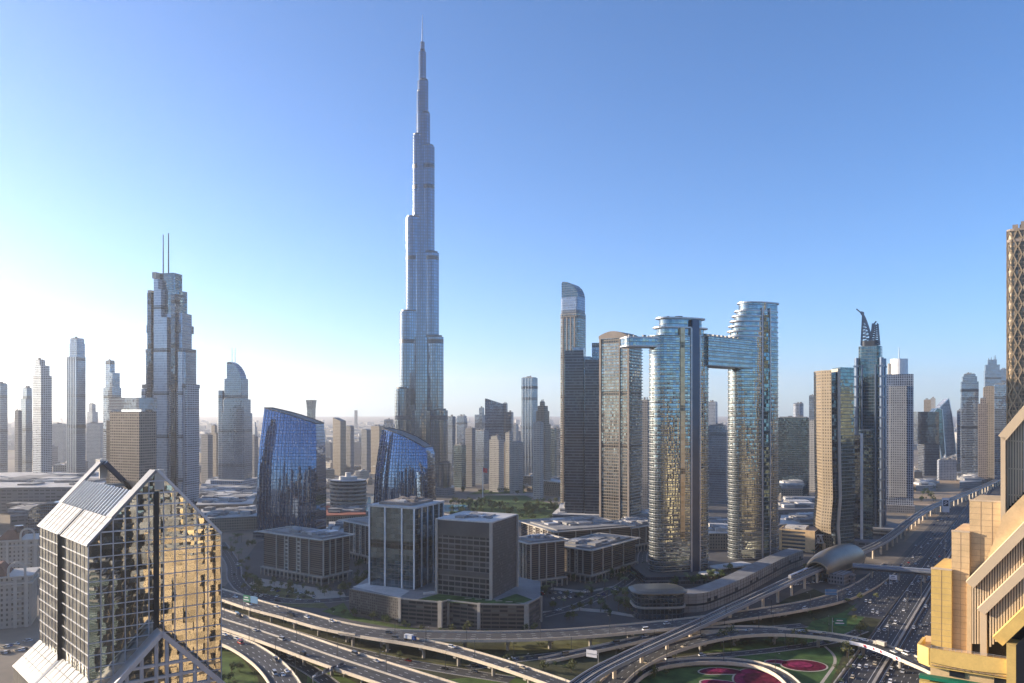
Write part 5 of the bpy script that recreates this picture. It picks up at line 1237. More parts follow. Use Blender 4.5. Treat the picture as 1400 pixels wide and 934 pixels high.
def tan_block():
    D = 875; cx, wd, dp = fit(1066, 1122, D, -30, 1.1); t = thing('striped_tan_block', 'sunlit tan block with striped parking floors linked to the gold-edged tower', 'car park', (cx, D, 0), -30); z = ZD(722, D)
    mb = MB(); mb.prism(rect(wd, dp), 0, z, 0, 1); mb.build('wall', ['dark_bands', 'roof_brown'], t)
    mb = MB(); q = 1
    while q < z: mb.box(0, -dp / 2 - .3, q, wd, .8, 1.9); mb.box(-wd / 2 - .3, 0, q, .8, dp, 1.9); q += 4.2
    mb.build('floor_band', 'peach_wall', t)
    for x_, w2_ in ((wd / 2 - 5, 10), (-wd / 2 + 1, 3)): mb = MB(); mb.box(x_, -dp / 2 - .8, 0, w2_, 2, z); mb.build('solid_bay', 'peach_wall', t)
    mb = MB(); mb.box(-wd * .1, 0, z, wd * .6, dp * .5, 2.5); plant_boxes(mb, rect(wd * .9, dp * .9), z, 4, 8, 3); mb.build('roof_plant', 'roof_pale', t)
    t = thing('truss_footbridge', 'white zigzag truss footbridge between the tan block and the gold-edged tower', 'footbridge', (XD(1112, 858), 858, 0), -4)
    mb = MB(); z0, z1 = ZD(742, 858), ZD(731, 858); L = 21
    for y in (-2, 2):
        mb.bar((-L / 2, y, z0), (L / 2, y, z0), .7, .7); mb.bar((-L / 2, y, z1), (L / 2, y, z1), .7, .7)
        for k in range(4): x = -L / 2 + L * k / 4; mb.bar((x, y, z0), (x + L / 8, y, z1), .6, .6); mb.bar((x + L / 8, y, z1), (x + L / 4, y, z0), .6, .6)
    mb.build('truss', 'white_paint', t)
    mb = MB(); mb.box(0, 0, z0 - .3, L, 3.6, .5); mb.box(0, 0, z1 + .2, L, 4.2, .4); mb.build('deck', 'teal_glass', t)
    mb = MB(); mb.box(L / 2 + 1, 0, 0, 2.5, 4, z0); mb.box(-L / 2 - 1, 0, 0, 2.5, 4, z0); mb.build('pier', 'peach_wall', t)
tan_block()
def opera():
    D = 1420; t = thing('opera_house', 'tan boat-shaped hall with a sloping pale roof beside the park lawn', 'opera house', (XD(752, D), D, 0), -10); k = D / F
    A = [(-11 * k, -14), (17 * k, -20), (17 * k, 26), (-9 * k, 26)]; B = [(-16 * k, -20), (19 * k, -24), (19 * k, 30), (-14 * k, 30)]
    mb = MB(); mb.prism(A, 0, [30, 24, 24, 30], 0, 1, False, B); mb.build('hull_wall', ['sand_stone', 'roof_pale'], t)
    mb = MB()
    for i in range(4): a, b = B[i], B[(i + 1) % 4]; za, zb = [30, 24, 24, 30][i], [30, 24, 24, 30][(i + 1) % 4]; mb.bar((a[0], a[1], za + .5), (b[0], b[1], zb + .5), 2, 2)
    mb.build('roof_rim', 'roof_pale', t)
opera()
p = G(660, 680); t = thing('flagpole', 'tall white flagpole with a red flag on the park lawn', 'flagpole', p)
zt = ZD(639, p.y); mb = MB(); mb.tube((0, 0, 0), (0, 0, zt), .9, .5, 8); mb.build('pole', 'white_paint', t)
mb = MB(); n = 8
for k in range(n):
    f = lambda q: (.6 + 7.5 * q / n, .9 * math.sin(q * 1.1), 0)
    a, b = f(k), f(k + 1); h = 8.5
    mb.face([(a[0], a[1], zt - h - a[0] * .25), (b[0], b[1], zt - h - b[0] * .25), (b[0], b[1], zt - .3 - b[0] * .25), (a[0], a[1], zt - .3 - a[0] * .25)])
mb.build('flag', 'flag_red', t)
# curved-roof pavilion and long curved wall by the flyovers
def pavilion():
    f = G(905, 848); t = thing('curved_pavilion', 'dark two-storey pavilion with a curved overhanging roof before the twin glass towers', 'pavilion', f, 4)
    mb = MB(); body = rrect(38, 26, 8, 6); mb.prism(body, 0, 20, 0, 1); mb.v = [(p[0], p[1] + 13, p[2]) for p in mb.v]; mb.build('glass_wall', ['night_glass', 'roof_grey'], t)
    mb = MB(); mb.prism(place(rrect(40, 27, 8, 6), 0, 0, 13), 8.6, 10.0, 0, 0, True); mb.build('floor_band', 'concrete', t)
    mb = MB(); r = rrect(43, 31, 11, 8); rings = [[(p[0] * s_, p[1] * s_ + 13, z) for p in r] for s_, z in ((.86, 18.5), (1.0, 19.6), (1.0, 20.2), (.86, 21.6), (.55, 22.4))]; mb.loft(rings, 0, 0); mb.build('curved_roof', 'shell_gold', t)
pavilion()
def curved_wall():
    pix = [(930, 838, 0), (962, 836, 0), (990, 826, 0), (1020, 812, 0), (1050, 795, 0), (1078, 780, 0), (1098, 772, 0)]
    P = [G(a, b) for a, b, _ in pix]; o = P[0]; t = thing('curved_concourse', 'long curved pale concourse building with strip openings between the pavilion and the metro shell', 'concourse', o)
    pts = catmull([Vector((p.x - o.x, p.y - o.y, 0)) for p in P], 5); mb = MB(); mb2 = MB(); mb3 = MB()
    for a, b in zip(pts, pts[1:]):
        nrm = Vector((-(b - a).y, (b - a).x, 0)).normalized() * 14
        for z0, z1, M_ in ((0, 5, mb), (6.6, 14.5, mb)):
            M_.face([(a.x, a.y, z0), (b.x, b.y, z0), (b.x, b.y, z1), (a.x, a.y, z1)])
        mb2.face([(a.x, a.y, 5), (b.x, b.y, 5), (b.x, b.y, 6.6), (a.x, a.y, 6.6)])
        mb3.face([(a.x, a.y, 14.5), (b.x, b.y, 14.5), (b.x + nrm.x, b.y + nrm.y, 15.2), (a.x + nrm.x, a.y + nrm.y, 15.2)])
        mb.face([(b.x + nrm.x, b.y + nrm.y, 0), (a.x + nrm.x, a.y + nrm.y, 0), (a.x + nrm.x, a.y + nrm.y, 15.2), (b.x + nrm.x, b.y + nrm.y, 15.2)])
    mj = MB(); L_ = 0.0
    for i, (a, b) in enumerate(zip(pts, pts[1:])):
        n_ = Vector(((b - a).y, -(b - a).x, 0)).normalized() * .12
        mj.bar((a.x + n_.x, a.y + n_.y, .2), (a.x + n_.x, a.y + n_.y, 14.3), .18, .18)
        for z in (3.2, 9.2, 11.8): mj.bar((a.x + n_.x, a.y + n_.y, z), (b.x + n_.x, b.y + n_.y, z), .14, .14)
        if i % 9 == 4 or i % 13 == 6:
            q = MB(); q.bar((a.x + n_.x, a.y + n_.y, 8.2), (b.x + n_.x, b.y + n_.y, 8.2), .3, 2.6); q.build('opening', 'dark_slot', t)
    mj.build('panel_joint', 'concrete_dark', t)
    mb.build('wall', 'concrete', t); mb2.build('strip_window', 'dark_slot', t); mb3.build('roof', 'roof_grey', t)
def catmull(P, step=6.0):
    Q = [2 * P[0] - P[1]] + list(P) + [2 * P[-1] - P[-2]]; outp = []
    for i in range(1, len(Q) - 2):
        a, b, c, d = Q[i - 1], Q[i], Q[i + 1], Q[i + 2]; n = max(2, int((c - b).length / step))
        for k in range(n):
            t = k / n; outp.append(.5 * ((2 * b) + (c - a) * t + (2 * a - 5 * b + 4 * c - d) * t * t + (3 * b - a - 3 * c + d) * t ** 3))
    outp.append(Vector(P[-1])); return outp
curved_wall()
# ---------------------------------------------------------------- roads
class Path:
    def __init__(s, pix, step=6.0):
        s.p = catmull([G(*q) for q in pix], step); s.t = []; s.s = [0.0]
        for i in range(len(s.p)):
            a, b = s.p[max(0, i - 1)], s.p[min(len(s.p) - 1, i + 1)]; d = (b - a); s.t.append(Vector((d.x, d.y, 0)).normalized())
        for a, b in zip(s.p, s.p[1:]): s.s.append(s.s[-1] + (b - a).length)
        s.n = [Vector((t.y, -t.x, 0)) for t in s.t]       # to the right of the direction of travel
        s.L = s.s[-1]
    def at(s, d, lat=0.0):
        d = max(0, min(s.L - .01, d)); i = 0
        while s.s[i + 1] < d: i += 1
        f = (d - s.s[i]) / max(1e-6, s.s[i + 1] - s.s[i]); n = s.n[i].lerp(s.n[i + 1], f)
        return s.p[i].lerp(s.p[i + 1], f) + n * lat, s.t[i].lerp(s.t[i + 1], f), n
    def px(s, i): p = s.p[i]; return CX + F * p.x / p.y if p.y > 1 else -9999
def sweep(mb, path, prof, mat=0, closed=False, sel=None, o=Vector()):
    n = len(prof)
    for i in range(len(path.p) - 1):
        if sel and not (sel(i) and sel(i + 1)): continue
        for j in range(n if closed else n - 1):
            a, b = prof[j], prof[(j + 1) % n]
            q = lambda k, c: path.p[k] + path.n[k] * c[0] + Vector((0, 0, c[1])) - o
            mb.face([q(i, a), q(i + 1, a), q(i + 1, b), q(i, b)], mat, [(path.s[i], a[0]), (path.s[i + 1], a[0]), (path.s[i + 1], b[0]), (path.s[i], b[0])])
def dashes(mb, path, lat, o=Vector(), on=3.0, gap=7.0, wd=.28, dz=.03):
    d = 2.0
    while d < path.L - on:
        a, ta, na = path.at(d, lat); b, tb, nb_ = path.at(d + on, lat); z = Vector((0, 0, dz)) - o
        mb.face([a - na * wd / 2 + z, b - nb_ * wd / 2 + z, b + nb_ * wd / 2 + z, a + na * wd / 2 + z]); d += on + gap
PATHS = {}
def fly(key, label, pix, width, lanes, gap_r=None, gap_l=None, piers=28.0, median=False, deckmat='asphalt_worn', thick=1.7, pier_from=0.0, rail=None, dz=0.0):
    P = Path(pix); PATHS[key] = (P, width, lanes, label); o = P.p[len(P.p) // 2].copy(); o.z = 0
    for v in P.p: v.z += dz
    t = thing('flyover', label, 'flyover', o); h = width / 2
    mb = MB(); sweep(mb, P, [(-h, 0), (h, 0)], 0, o=o); sweep(mb, P, [(h, 0), (h, -thick * .55), (h * .62, -thick), (-h * .62, -thick), (-h, -thick * .55), (-h, 0)], 1, o=o); mb.build('deck', [deckmat, 'concrete'], t)
    def off_gap(g):
        if g is None: return None
        return lambda i: not (g[0] < P.px(i) < g[1])
    for sgn, g in ((1, gap_r), (-1, gap_l)):
        mb = MB(); a, b = sgn * (h - .45), sgn * (h + .02); sweep(mb, P, [(a, 0.02), (a, 1.05), (b, 1.05), (b, -.9), (a, -.9)], 0, o=o, sel=off_gap(g)); mb.build('parapet', 'parapet' if rail is None or sgn < 0 else rail, t)
    if median:
        mb = MB(); sweep(mb, P, [(-.45, 0.02), (-.2, .95), (.2, .95), (.45, 0.02)], 0, o=o); mb.build('median_barrier', 'concrete', t)
    mb = MB(); n = lanes * (2 if median else 1)
    for k in range(1, n):
        lat = -h + .9 + (width - 1.8) * k / n
        if median and k == lanes: continue
        dashes(mb, P, lat, o)
    for lat in (-h + .9, h - .9): sweep(mb, P, [(lat - .12, .03), (lat + .12, .03)], 0, o=o)
    mb.build('lane_marking', 'road_paint', t)
    d = 8.0
    while d < P.L - 4:
        c, tt, nn = P.at(d)
        if c.z > 3.4 and c.y > 60:
            mb = MB(); ang = math.degrees(math.atan2(tt.y, tt.x)); q = c - o
            ns = (0,) if width < 20 else (-.27, .27)
            for f in ns: mb.tube((q.x + nn.x * width * f, q.y + nn.y * width * f, 0), (q.x + nn.x * width * f, q.y + nn.y * width * f, c.z - thick - 1.2), 1.1, 1.1, 10)
            mb.box(q.x, q.y, c.z - thick - 1.3, 2.2, width * .66, 1.34, ang); mb.build('pier', 'concrete', t)
        d += piers
    return P
def road(key, name, label, pix, width, lanes, mat='asphalt', z=.02, kerb=True, paint=True):
    P = Path([(a, b, 0) for a, b in pix]); PATHS[key] = (P, width, lanes, label); h = width / 2
    mb = MB(); sweep(mb, P, [(-h, z), (h, z)])
    tag(mb.build(name, mat), kind='structure')
    if kerb:
        mb = MB()
        for s_ in (-1, 1): sweep(mb, P, [(s_ * h, 0), (s_ * h, .15), (s_ * (h + .35), .15), (s_ * (h + .35), 0)][::1])
        tag(mb.build('kerb', 'concrete'), kind='structure')
    if paint and lanes > 1:
        mb = MB()
        for k in range(1, lanes): dashes(mb, P, -h + .6 + (width - 1.2) * k / lanes, dz=z + .03)
        for lat in (-h + .6, h - .6): sweep(mb, P, [(lat - .1, z + .03), (lat + .1, z + .03)])
        tag(mb.build('road_marking', 'road_paint'), kind='structure')
    return P
# ground sheets under the interchange
sheet('district_paving', [(300, 812), (352, 742), (470, 700), (700, 690), (900, 690), (1130, 700), (1180, 730), (1120, 790), (1040, 840), (900, 858), (740, 868), (600, 872), (470, 858), (380, 836)], .012, 'paving')
sheet('asphalt_ground', [(130, 1500), (640, 1500), (1160, 1400), (1300, 900), (1330, 800), (1230, 780), (1130, 800), (1000, 842), (760, 868), (560, 868), (300, 800), (100, 840)], .008, 'verge')
sheet('highway_apron', [(1010, 1100), (1140, 934), (1180, 880), (1210, 846), (1100, 800), (1230, 776), (1340, 800), (1340, 1100)], .016, 'concrete_dark')
sheet('footway', [(742, 836), (790, 831), (830, 834), (872, 842), (872, 845), (828, 838), (790, 835), (744, 841)], .03, 'paving_pale')
sheet('footway', [(756, 803), (800, 808), (846, 800), (848, 802), (800, 811), (752, 806)], .03, 'paving_pale')
sheet('yard', [(330, 806), (352, 790), (470, 810), (474, 818), (420, 822), (350, 816)], .02, 'paving_pale')
sheet('yard', [(700, 830), (746, 808), (830, 802), (800, 822), (745, 834)], .02, 'asphalt')
sheet('bare_ground', [(1236, 742), (1246, 660), (1320, 652), (1366, 640), (1372, 662), (1310, 690), (1262, 716)], .012, 'sand')
sheet('bare_ground', [(1060, 700), (1130, 700), (1130, 790), (1060, 790)], .016, 'paving')
# planted areas
sheet('grass', [(318, 792), (345, 800), (400, 806), (440, 822), (450, 832), (400, 830), (340, 812)], .03, 'grass_dry')
sheet('grass', [(440, 836), (470, 824), (482, 842), (560, 858), (600, 863), (560, 862), (480, 848)], .03, 'grass')
sheet('grass', [(395, 866), (460, 878), (560, 900), (640, 912), (560, 906), (470, 888)], .03, 'grass_dry')
sheet('grass', [(600, 930), (700, 922), (780, 940), (900, 1000), (700, 1000)], .03, 'grass')
sheet('grass', [(690, 876), (800, 876), (860, 884), (800, 888), (690, 896)], .03, 'grass_dry')
sheet('grass', [(860, 940), (890, 918), (930, 909), (985, 907), (1033, 912), (1062, 924), (1085, 960), (1000, 1000), (880, 1000)], .03, 'turf')
sheet('grass', [(1000, 897), (1060, 892), (1120, 886), (1160, 884), (1150, 900), (1125, 960), (1100, 960), (1080, 930), (1050, 906)], .03, 'turf')
sheet('grass', [(1090, 872), (1110, 850), (1150, 838), (1205, 805), (1195, 830), (1160, 866)], .03, 'turf')
sheet('grass', [(980, 880), (1060, 872), (1130, 872), (1120, 882), (1040, 888), (960, 893)], .03, 'grass')
sheet('grass', [(1290, 700), (1330, 682), (1344, 678), (1320, 694), (1290, 706)], .03, 'turf')
sheet('grass', [(262, 900), (300, 882), (330, 900), (352, 926), (362, 960), (250, 1000)], .03, 'grass')
sheet('grass', [(420, 905), (470, 925), (540, 960), (470, 990), (420, 960)], .03, 'grass')
sheet('park_lawn', [(648, 686), (720, 687), (728, 682), (714, 676), (668, 676)], .03, 'turf')
sheet('park_lawn', [(640, 676), (720, 674), (716, 670), (660, 670)], .03, 'grass')
sheet('park_path', [(655, 677.2), (722, 677.6), (735, 682), (730, 674)], .04, 'paving_pale')
sheet('pool_water', [(500, 700), (520, 696), (518, 676), (503, 680)], .03, 'pool')
sheet('pool_water', [(600, 700), (650, 698), (640, 690), (606, 690)], .03, 'pool')
sheet('garden_strip', [(620, 712), (750, 712), (775, 694), (735, 684), (640, 684), (612, 696)], .02, 'grass')
def bed(label, c, rx, ry_scale, mat, edge=True):
    o = G(*c); t = thing('flower_bed', label, 'flower bed', (o.x, o.y, 0))
    r = rx * o.y / F; ph = c[0] * 1.7
    wob = 0.0 if edge == 'oval' else 1.0
    def blob(k, n=48): return [((r * k) * (1 + wob * (.16 * math.sin(2 * q + ph) + .10 * math.sin(3 * q + 2 * ph))) * math.cos(q), (r * k) * ry_scale * (1 + wob * (.16 * math.sin(2 * q + ph) + .10 * math.sin(3 * q + 2 * ph))) * math.sin(q)) for q in [2 * math.pi * i / n for i in range(n)]]
    mb = MB(); mb.prism(blob(1), .03, .22, 0, 0); mb.build('blossom', mat, t)
    mb = MB(); mb.prism(blob(.55, 32), .22, .42, 0, 0); mb.v = [(p[0] - r * .14, p[1] + r * .05, p[2]) for p in mb.v]; mb.build('inner_blossom', 'flower_dark' if mat == 'flower_bed' else 'flower_bed', t)
    mb = MB(); a, b = blob(1.02), off(blob(1.02), 1.0)
    for i in range(48): j = (i + 1) % 48; mb.face([(*a[i], .16), (*b[i], .16), (*b[j], .16), (*a[j], .16)][::-1]); mb.face([(*b[i], .0), (*b[j], .0), (*b[j], .16), (*b[i], .16)])
    mb.build('edging', 'paving_pale', t)
bed('oval crimson flower bed with a pale edge on the lawn right of the loop road', (1099, 910), 29, .78, 'flower_dark', 'oval')
bed('large magenta flower bed inside the loop road', (1043, 929), 36, 1.25, 'flower_bed')
bed('dark red flower bed inside the loop road, upper left of the magenta one', (984, 918), 24, .62, 'flower_dark')
bed('pink flower bed inside the loop road at the bottom of the picture', (985, 936), 22, .8, 'flower_bed')
bed('small crimson bed outside the loop road, left of the oval bed', (1062, 905), 12, .7, 'flower_bed')
road('garden_path', 'garden_path', '', [(1128, 884), (1140, 896), (1141, 908), (1132, 922), (1115, 945)], 1.8, 1, 'paving_pale', .05, False, False)
# ground roads
road('boulevard', 'boulevard_road', 'the boulevard under the twin glass towers', [(300, 742), (318, 770), (322, 792), (345, 812), (400, 822), (480, 818), (500, 808)], 14, 3, 'asphalt', .035)
road('inner', 'inner_road', 'the shaded road beside the low offices', [(740, 842), (790, 828), (850, 800), (876, 775), (884, 752), (930, 735), (1010, 742)], 10, 2, 'asphalt', .035)
road('lower', 'lower_road', 'the ground road below the upper flyover', [(270, 826), (310, 837), (350, 851), (400, 866), (450, 881), (520, 899), (600, 914), (700, 930)], 11, 3, 'asphalt_worn', .05)
road('under', 'underpass_road', 'the ground road between the two lower-left flyovers', [(320, 868), (350, 881), (390, 899), (430, 920), (470, 950)], 10, 3, 'asphalt', .05)
road('middle', 'slip_road', 'the slip road under the metro viaduct', [(640, 914), (700, 903), (780, 893), (850, 884), (920, 874), (1000, 864), (1100, 855)], 9, 2, 'asphalt', .05)
road('garden', 'garden_road', 'the road along the flower gardens', [(900, 905), (960, 898), (1020, 893), (1080, 886), (1140, 876), (1180, 862)], 8, 2, 'asphalt', .05)
# the wide straight highway
HV = Vector((math.sin(math.atan2(717, 1050)), math.cos(math.atan2(717, 1050)), 0)); HN = Vector((HV.y, -HV.x, 0)); H0 = G(1195, 934)
def hw(along, lat, z=0): p = H0 + HV * along + HN * lat; return (p.x, p.y, z)
def strip(name, a0, a1, l0, l1, z, mat):
    mb = MB(); n = 12
    for k in range(n): b0, b1 = a0 + (a1 - a0) * k / n, a0 + (a1 - a0) * (k + 1) / n; mb.face([hw(b0, l0, z), hw(b0, l1, z), hw(b1, l1, z), hw(b1, l0, z)], 0, [(b0, l0), (b0, l1), (b1, l1), (b1, l0)])
    o = mb.build(name, mat)
    if o.data.polygons[0].normal.z < 0: o.data.flip_normals()
    return tag(o, kind='structure')
strip('highway', -120, 1600, -17, 26, .06, 'asphalt'); strip('highway', 150, 1600, -40, -19, .06, 'asphalt'); strip('highway_shoulder', 150, 1600, -43, -40, .05, 'concrete_dark'); strip('verge', 150, 1600, -19, -17, .05, 'paving')
mb = MB()
for lat in [-13.6, -10.2, -6.8, 6, 9.4, 12.8, 16.2, 19.6] + [-36.5, -33, -29.5, -26, -22.5]:
    a = -110.0
    while a < 900:
        if lat > -19 or a > 155: mb.face([hw(a, lat - .15, .09), hw(a, lat + .15, .09), hw(a + 3, lat + .15, .09), hw(a + 3, lat - .15, .09)])
        a += 10
for lat in (-16.5, -3.2, 2.6, 25.4): mb.face([hw(-120, lat - .12, .09), hw(-120, lat + .12, .09), hw(1600, lat + .12, .09), hw(1600, lat - .12, .09)])
tag(mb.build('highway_marking', 'road_paint'), kind='structure')
for lat, lab, mt, wd in ((0, 'long concrete median barrier along the middle of the wide highway', 'concrete', 1.6), (-18, 'concrete barrier between the main and the service lanes of the wide highway', 'concrete_dark', .6), (3.6, 'low kerb wall just right of the highway median', 'concrete_dark', .5)):
    mb = MB(); a0 = -120 if lat > -18 else 60
    mb.bar(hw(a0, lat, .45), hw(1500, lat, .45), wd, .9); tag(mb.build('highway_barrier', mt), lab, 'barrier', 'barriers along the highway')
mb = MB(); mb.bar(hw(-120, -18.2, .9), hw(62, -18.2, .9), .8, 1.8); tag(mb.build('retaining_wall', 'concrete'), 'low retaining wall between the flower garden and the wide highway', 'wall')
# flyovers
fly('upper', 'long upper flyover curving across the picture from behind the gabled tower to the highway', [(262, 801, 9), (310, 815, 9), (350, 828, 9), (400, 841, 9), (455, 856, 9), (520, 866.5, 9), (600, 869.5, 9), (660, 870.5, 9), (720, 869.5, 9), (790, 866, 9), (860, 860, 9), (930, 853, 8.4), (1000, 844, 7), (1080, 832, 4.5), (1140, 819, 2), (1185, 800, .5), (1222, 772, .4)], 19, 4, gap_r=(505, 585))
fly('branch', 'branch of the upper flyover sloping down towards the bottom edge', [(470, 862.5, 8.9), (520, 871, 8.9), (560, 877, 8.9), (600, 884.5, 8.8), (650, 897.5, 8.5), (700, 913, 8), (750, 930, 7.5), (800, 948, 7)], 12, 3, gap_l=(400, 548), gap_r=(400, 500), dz=.04)
fly('dual', 'broad dual-carriageway flyover running down the lower left', [(270, 834, 7.5), (300, 845, 7.5), (350, 861, 7.5), (400, 878, 7.5), (450, 896, 7.5), (520, 919, 7.5), (600, 945, 7.5), (680, 972, 7.5)], 27, 3, median=True)
fly('corner', 'tightly curved lower-left ramp with cars beside the gabled tower', [(270, 862, 6), (300, 872, 6), (330, 883, 6), (360, 902, 6), (382, 924, 6), (396, 950, 6), (400, 980, 6)], 16, 4)
fly('right', 'curved flyover over the highway with a white banner on its railing', [(1330, 948, 8), (1290, 922, 8), (1255, 906, 8), (1200, 884, 8), (1150, 872.5, 8), (1100, 866.5, 8), (1050, 864.5, 7.8), (1000, 867.5, 7.4), (950, 877, 6.8), (900, 893, 6), (860, 914, 5), (835, 936, 4)], 13.5, 3, gap_r=(1000, 1064))
fly('fork', 'branch of the banner flyover passing under the metro viaduct', [(1075, 862.5, 7.7), (1040, 860, 7.5), (1000, 860, 7.2), (950, 862.5, 6.5), (900, 869, 5.6), (850, 880, 4.2), (800, 891, 2.6), (740, 904, .6)], 9, 2, gap_l=(1032, 1100), dz=.04)
fly('loop', 'low loop road ringing the flower gardens', [(836, 968, 2), (858, 934, 2), (888, 914, 2.1), (932, 905.5, 2.2), (985, 903.5, 2.3), (1035, 909, 2.4), (1068, 922, 2.4), (1092, 946, 2.4), (1100, 980, 2.2)], 8.5, 2, thick=2.2)
# banner on the banner flyover: white with a few red marks
P = PATHS['right'][0]; o = P.p[10].copy(); o.z = 0; t = thing('railing_banner', 'long white banner with red marks fixed along the curved flyover railing', 'banner', o)
rng = [i for i in range(len(P.p)) if 1158 < P.px(i) < 1252]
mb = MB(); s_ = -1 if G(1200, 884, 8).y > (P.p[rng[0]] + P.n[rng[0]] * 6.8).y + 0 else 1
side = 1 if (P.p[rng[3]] + P.n[rng[3]] * 6).y < P.p[rng[3]].y else -1
for i in rng[:-1]:
    q = lambda k, z: P.p[k] + P.n[k] * side * 7.0 + Vector((0, 0, z)) - o
    mb.face([q(i, -.9), q(i + 1, -.9), q(i + 1, 1.4), q(i, 1.4)]); mb.face([q(i, 1.4), q(i + 1, 1.4), q(i + 1, 1.4) - P.n[i + 1] * side * .12, q(i, 1.4) - P.n[i] * side * .12])
mb.build('cloth', 'sign_white', t)
for f in (.12, .42, .7, .9):
    i = rng[int(f * (len(rng) - 2))]; mb = MB(); q = lambda k, z: P.p[k] + P.n[k] * side * 7.05 + Vector((0, 0, z)) - o
    a, b = q(i, 0), q(i + 1, 0); m_ = a.lerp(b, .5)
    mb.face([q(i, -.5).lerp(q(i + 1, -.5), .3), q(i, -.5).lerp(q(i + 1, -.5), .55), q(i, 1.0).lerp(q(i + 1, 1.0), .7), q(i, 1.0).lerp(q(i + 1, 1.0), .4)]); mb.build('red_mark', 'flag_red', t)

# ---------------------------------------------------------------- metro: viaduct, train, station shell, footbridge
MP = Path([(740, 984, 13), (800, 930, 13), (860, 897, 13), (960, 851, 13), (1040, 813, 13), (1100, 785, 13), (1140, 768, 13), (1185, 751, 13), (1215, 735, 13), (1250, 708, 13), (1272, 694, 13), (1290, 687, 13), (1330, 671, 13), (1366, 655, 13), (1400, 636, 13)], 8)
PATHS['metro'] = (MP, 10, 2, 'metro'); o = G(960, 851, 0); o.z = 0
t = thing('metro_viaduct', 'elevated metro viaduct on pale columns crossing the interchange diagonally to the far right', 'viaduct', o)
mb = MB(); sweep(mb, MP, [(-4.6, 0), (4.6, 0)], 0, o=o); sweep(mb, MP, [(4.8, .0), (4.4, -1.6), (2.2, -2.4), (-2.2, -2.4), (-4.4, -1.6), (-4.8, 0)], 1, o=o); mb.build('deck', ['asphalt', 'concrete'], t)
for s_ in (-1, 1):
    mb = MB(); sweep(mb, MP, [(s_ * 4.5, 0), (s_ * 4.5, 1.1), (s_ * 5.0, 1.1), (s_ * 5.0, -1.2), (s_ * 4.6, -1.4)], 0, o=o); mb.build('side_beam', 'white_metal', t)
mb = MB()
for lat in (-3.1, -1.6, 1.6, 3.1): sweep(mb, MP, [(lat - .12, .02), (lat - .12, .22), (lat + .12, .22), (lat + .12, .02)], 0, o=o)
mb.build('rail', 'silver', t)
mb = MB(); sweep(mb, MP, [(-.5, .02), (-.5, .5), (.5, .5), (.5, .02)], 0, o=o); mb.build('centre_walkway', 'concrete', t)
d = 30.0
while d < MP.L:
    c, tt, nn = MP.at(d); q = c - o
    if c.y < 2600: mb = MB(); mb.tube((q.x, q.y, 0), (q.x, q.y, 9.2), 1.15, 1.15, 12); mb.tube((q.x, q.y, 9.2), (q.x, q.y, 10.8), 1.15, 2.6, 12); mb.build('column', 'parapet', t)
    d += 31
def nearest(P, px): return min(range(len(P.p)), key=lambda i: abs(P.px(i) - px))
i0 = nearest(MP, 1098); s0 = MP.s[i0]
c, tt, nn = MP.at(s0 + 6, -2.3); t = thing('metro_train', 'blue-white metro train leaving the shell station', 'train', (c.x, c.y, 13.25), math.degrees(math.atan2(tt.y, tt.x)))
for k in range(3):
    mb = MB(); r = rrect(2.7, 3.2, .7, 3)
    x0 = -14 * k; mb.loft([[(x0 + dx, p[0] * s_, 1.7 + p[1] * s_) for p in r] for dx, s_ in ((-6.6, .92), (-6.2, 1), (6.2, 1), (6.6, .92))][::1], 0, 0); mb.face([(x0 - 6.6, p[0] * .92, 1.7 + p[1] * .92) for p in r][::-1], 0)
    cb = mb.build('carriage', 'white_metal', t)
    mb = MB()
    for s_ in (-1, 1): mb.box(x0, s_ * 1.36, 1.7, 11.6, .06, .9)
    mb.build('window_band', 'car_glass', cb)
    mb = MB()
    for s_ in (-1, 1): mb.box(x0, s_ * 1.37, .7, 12.0, .05, .5)
    mb.build('blue_stripe', 'train_blue', cb)
# station shell
i0 = nearest(MP, 1143); c = MP.p[i0]; tt = MP.t[i0]; ang = math.degrees(math.atan2(tt.y, tt.x))
t = thing('metro_station', 'shell-shaped bronze metro station straddling the viaduct', 'metro station', (c.x, c.y, 0), ang)
L, Wd = 98.0, 13.5; n, m_ = 22, 12; mb = MB(); rings = []
for i in range(n + 1):
    u = -1 + 2 * i / n; prof = max(.0, 1 - abs(u) ** 2.6) ** .55; wv = Wd * (.72 + .28 * prof); hv = 7.5 + 8.5 * prof
    ring = [(L / 2 * u, wv * math.cos(R(-12 + 204 * j / m_)), 11 + hv * math.sin(R(-12 + 204 * j / m_))) for j in range(m_ + 1)]; rings.append(ring)
for A, B in zip(rings, rings[1:]):
    for j in range(m_): mb.face([A[j], B[j], B[j + 1], A[j + 1]])
mb.build('shell_roof', 'shell_gold', t, smooth=True)
mb = MB()
for A in (rings[0], rings[-1]):
    for a, b in zip(A, A[1:]): mb.bar(a, b, 1.2, 1.2)
for j in (0, m_):
    for A, B in zip(rings, rings[1:]): mb.bar(A[j], B[j], .8, .8)
mb.build('shell_rim', 'bronze', t)
mb = MB(); mb.prism(rrect(L * .94, Wd * 1.7, 6), 4.5, 11.6, 0, 0, True); mb.build('concourse', 'night_glass', t)
mb = MB()
for k in range(6):
    for s_ in (-1, 1): mb.tube((-L * .4 + k * L * .16, s_ * 7, 0), (-L * .4 + k * L * .16, s_ * 7, 4.6), 1.2, 1.2, 8)
mb.build('support', 'concrete', t)
mb = MB(); mb.box(-L * .36, -Wd - 3, 0, 22, 14, 9.5); mb.box(-L * .30, -Wd - 10, 0, 8, 6, 8); mb.build('entrance_block', 'grey_stone', t)
a = Vector((c.x + 10, c.y - 12, 9)); b = G(1300, 786, 9)
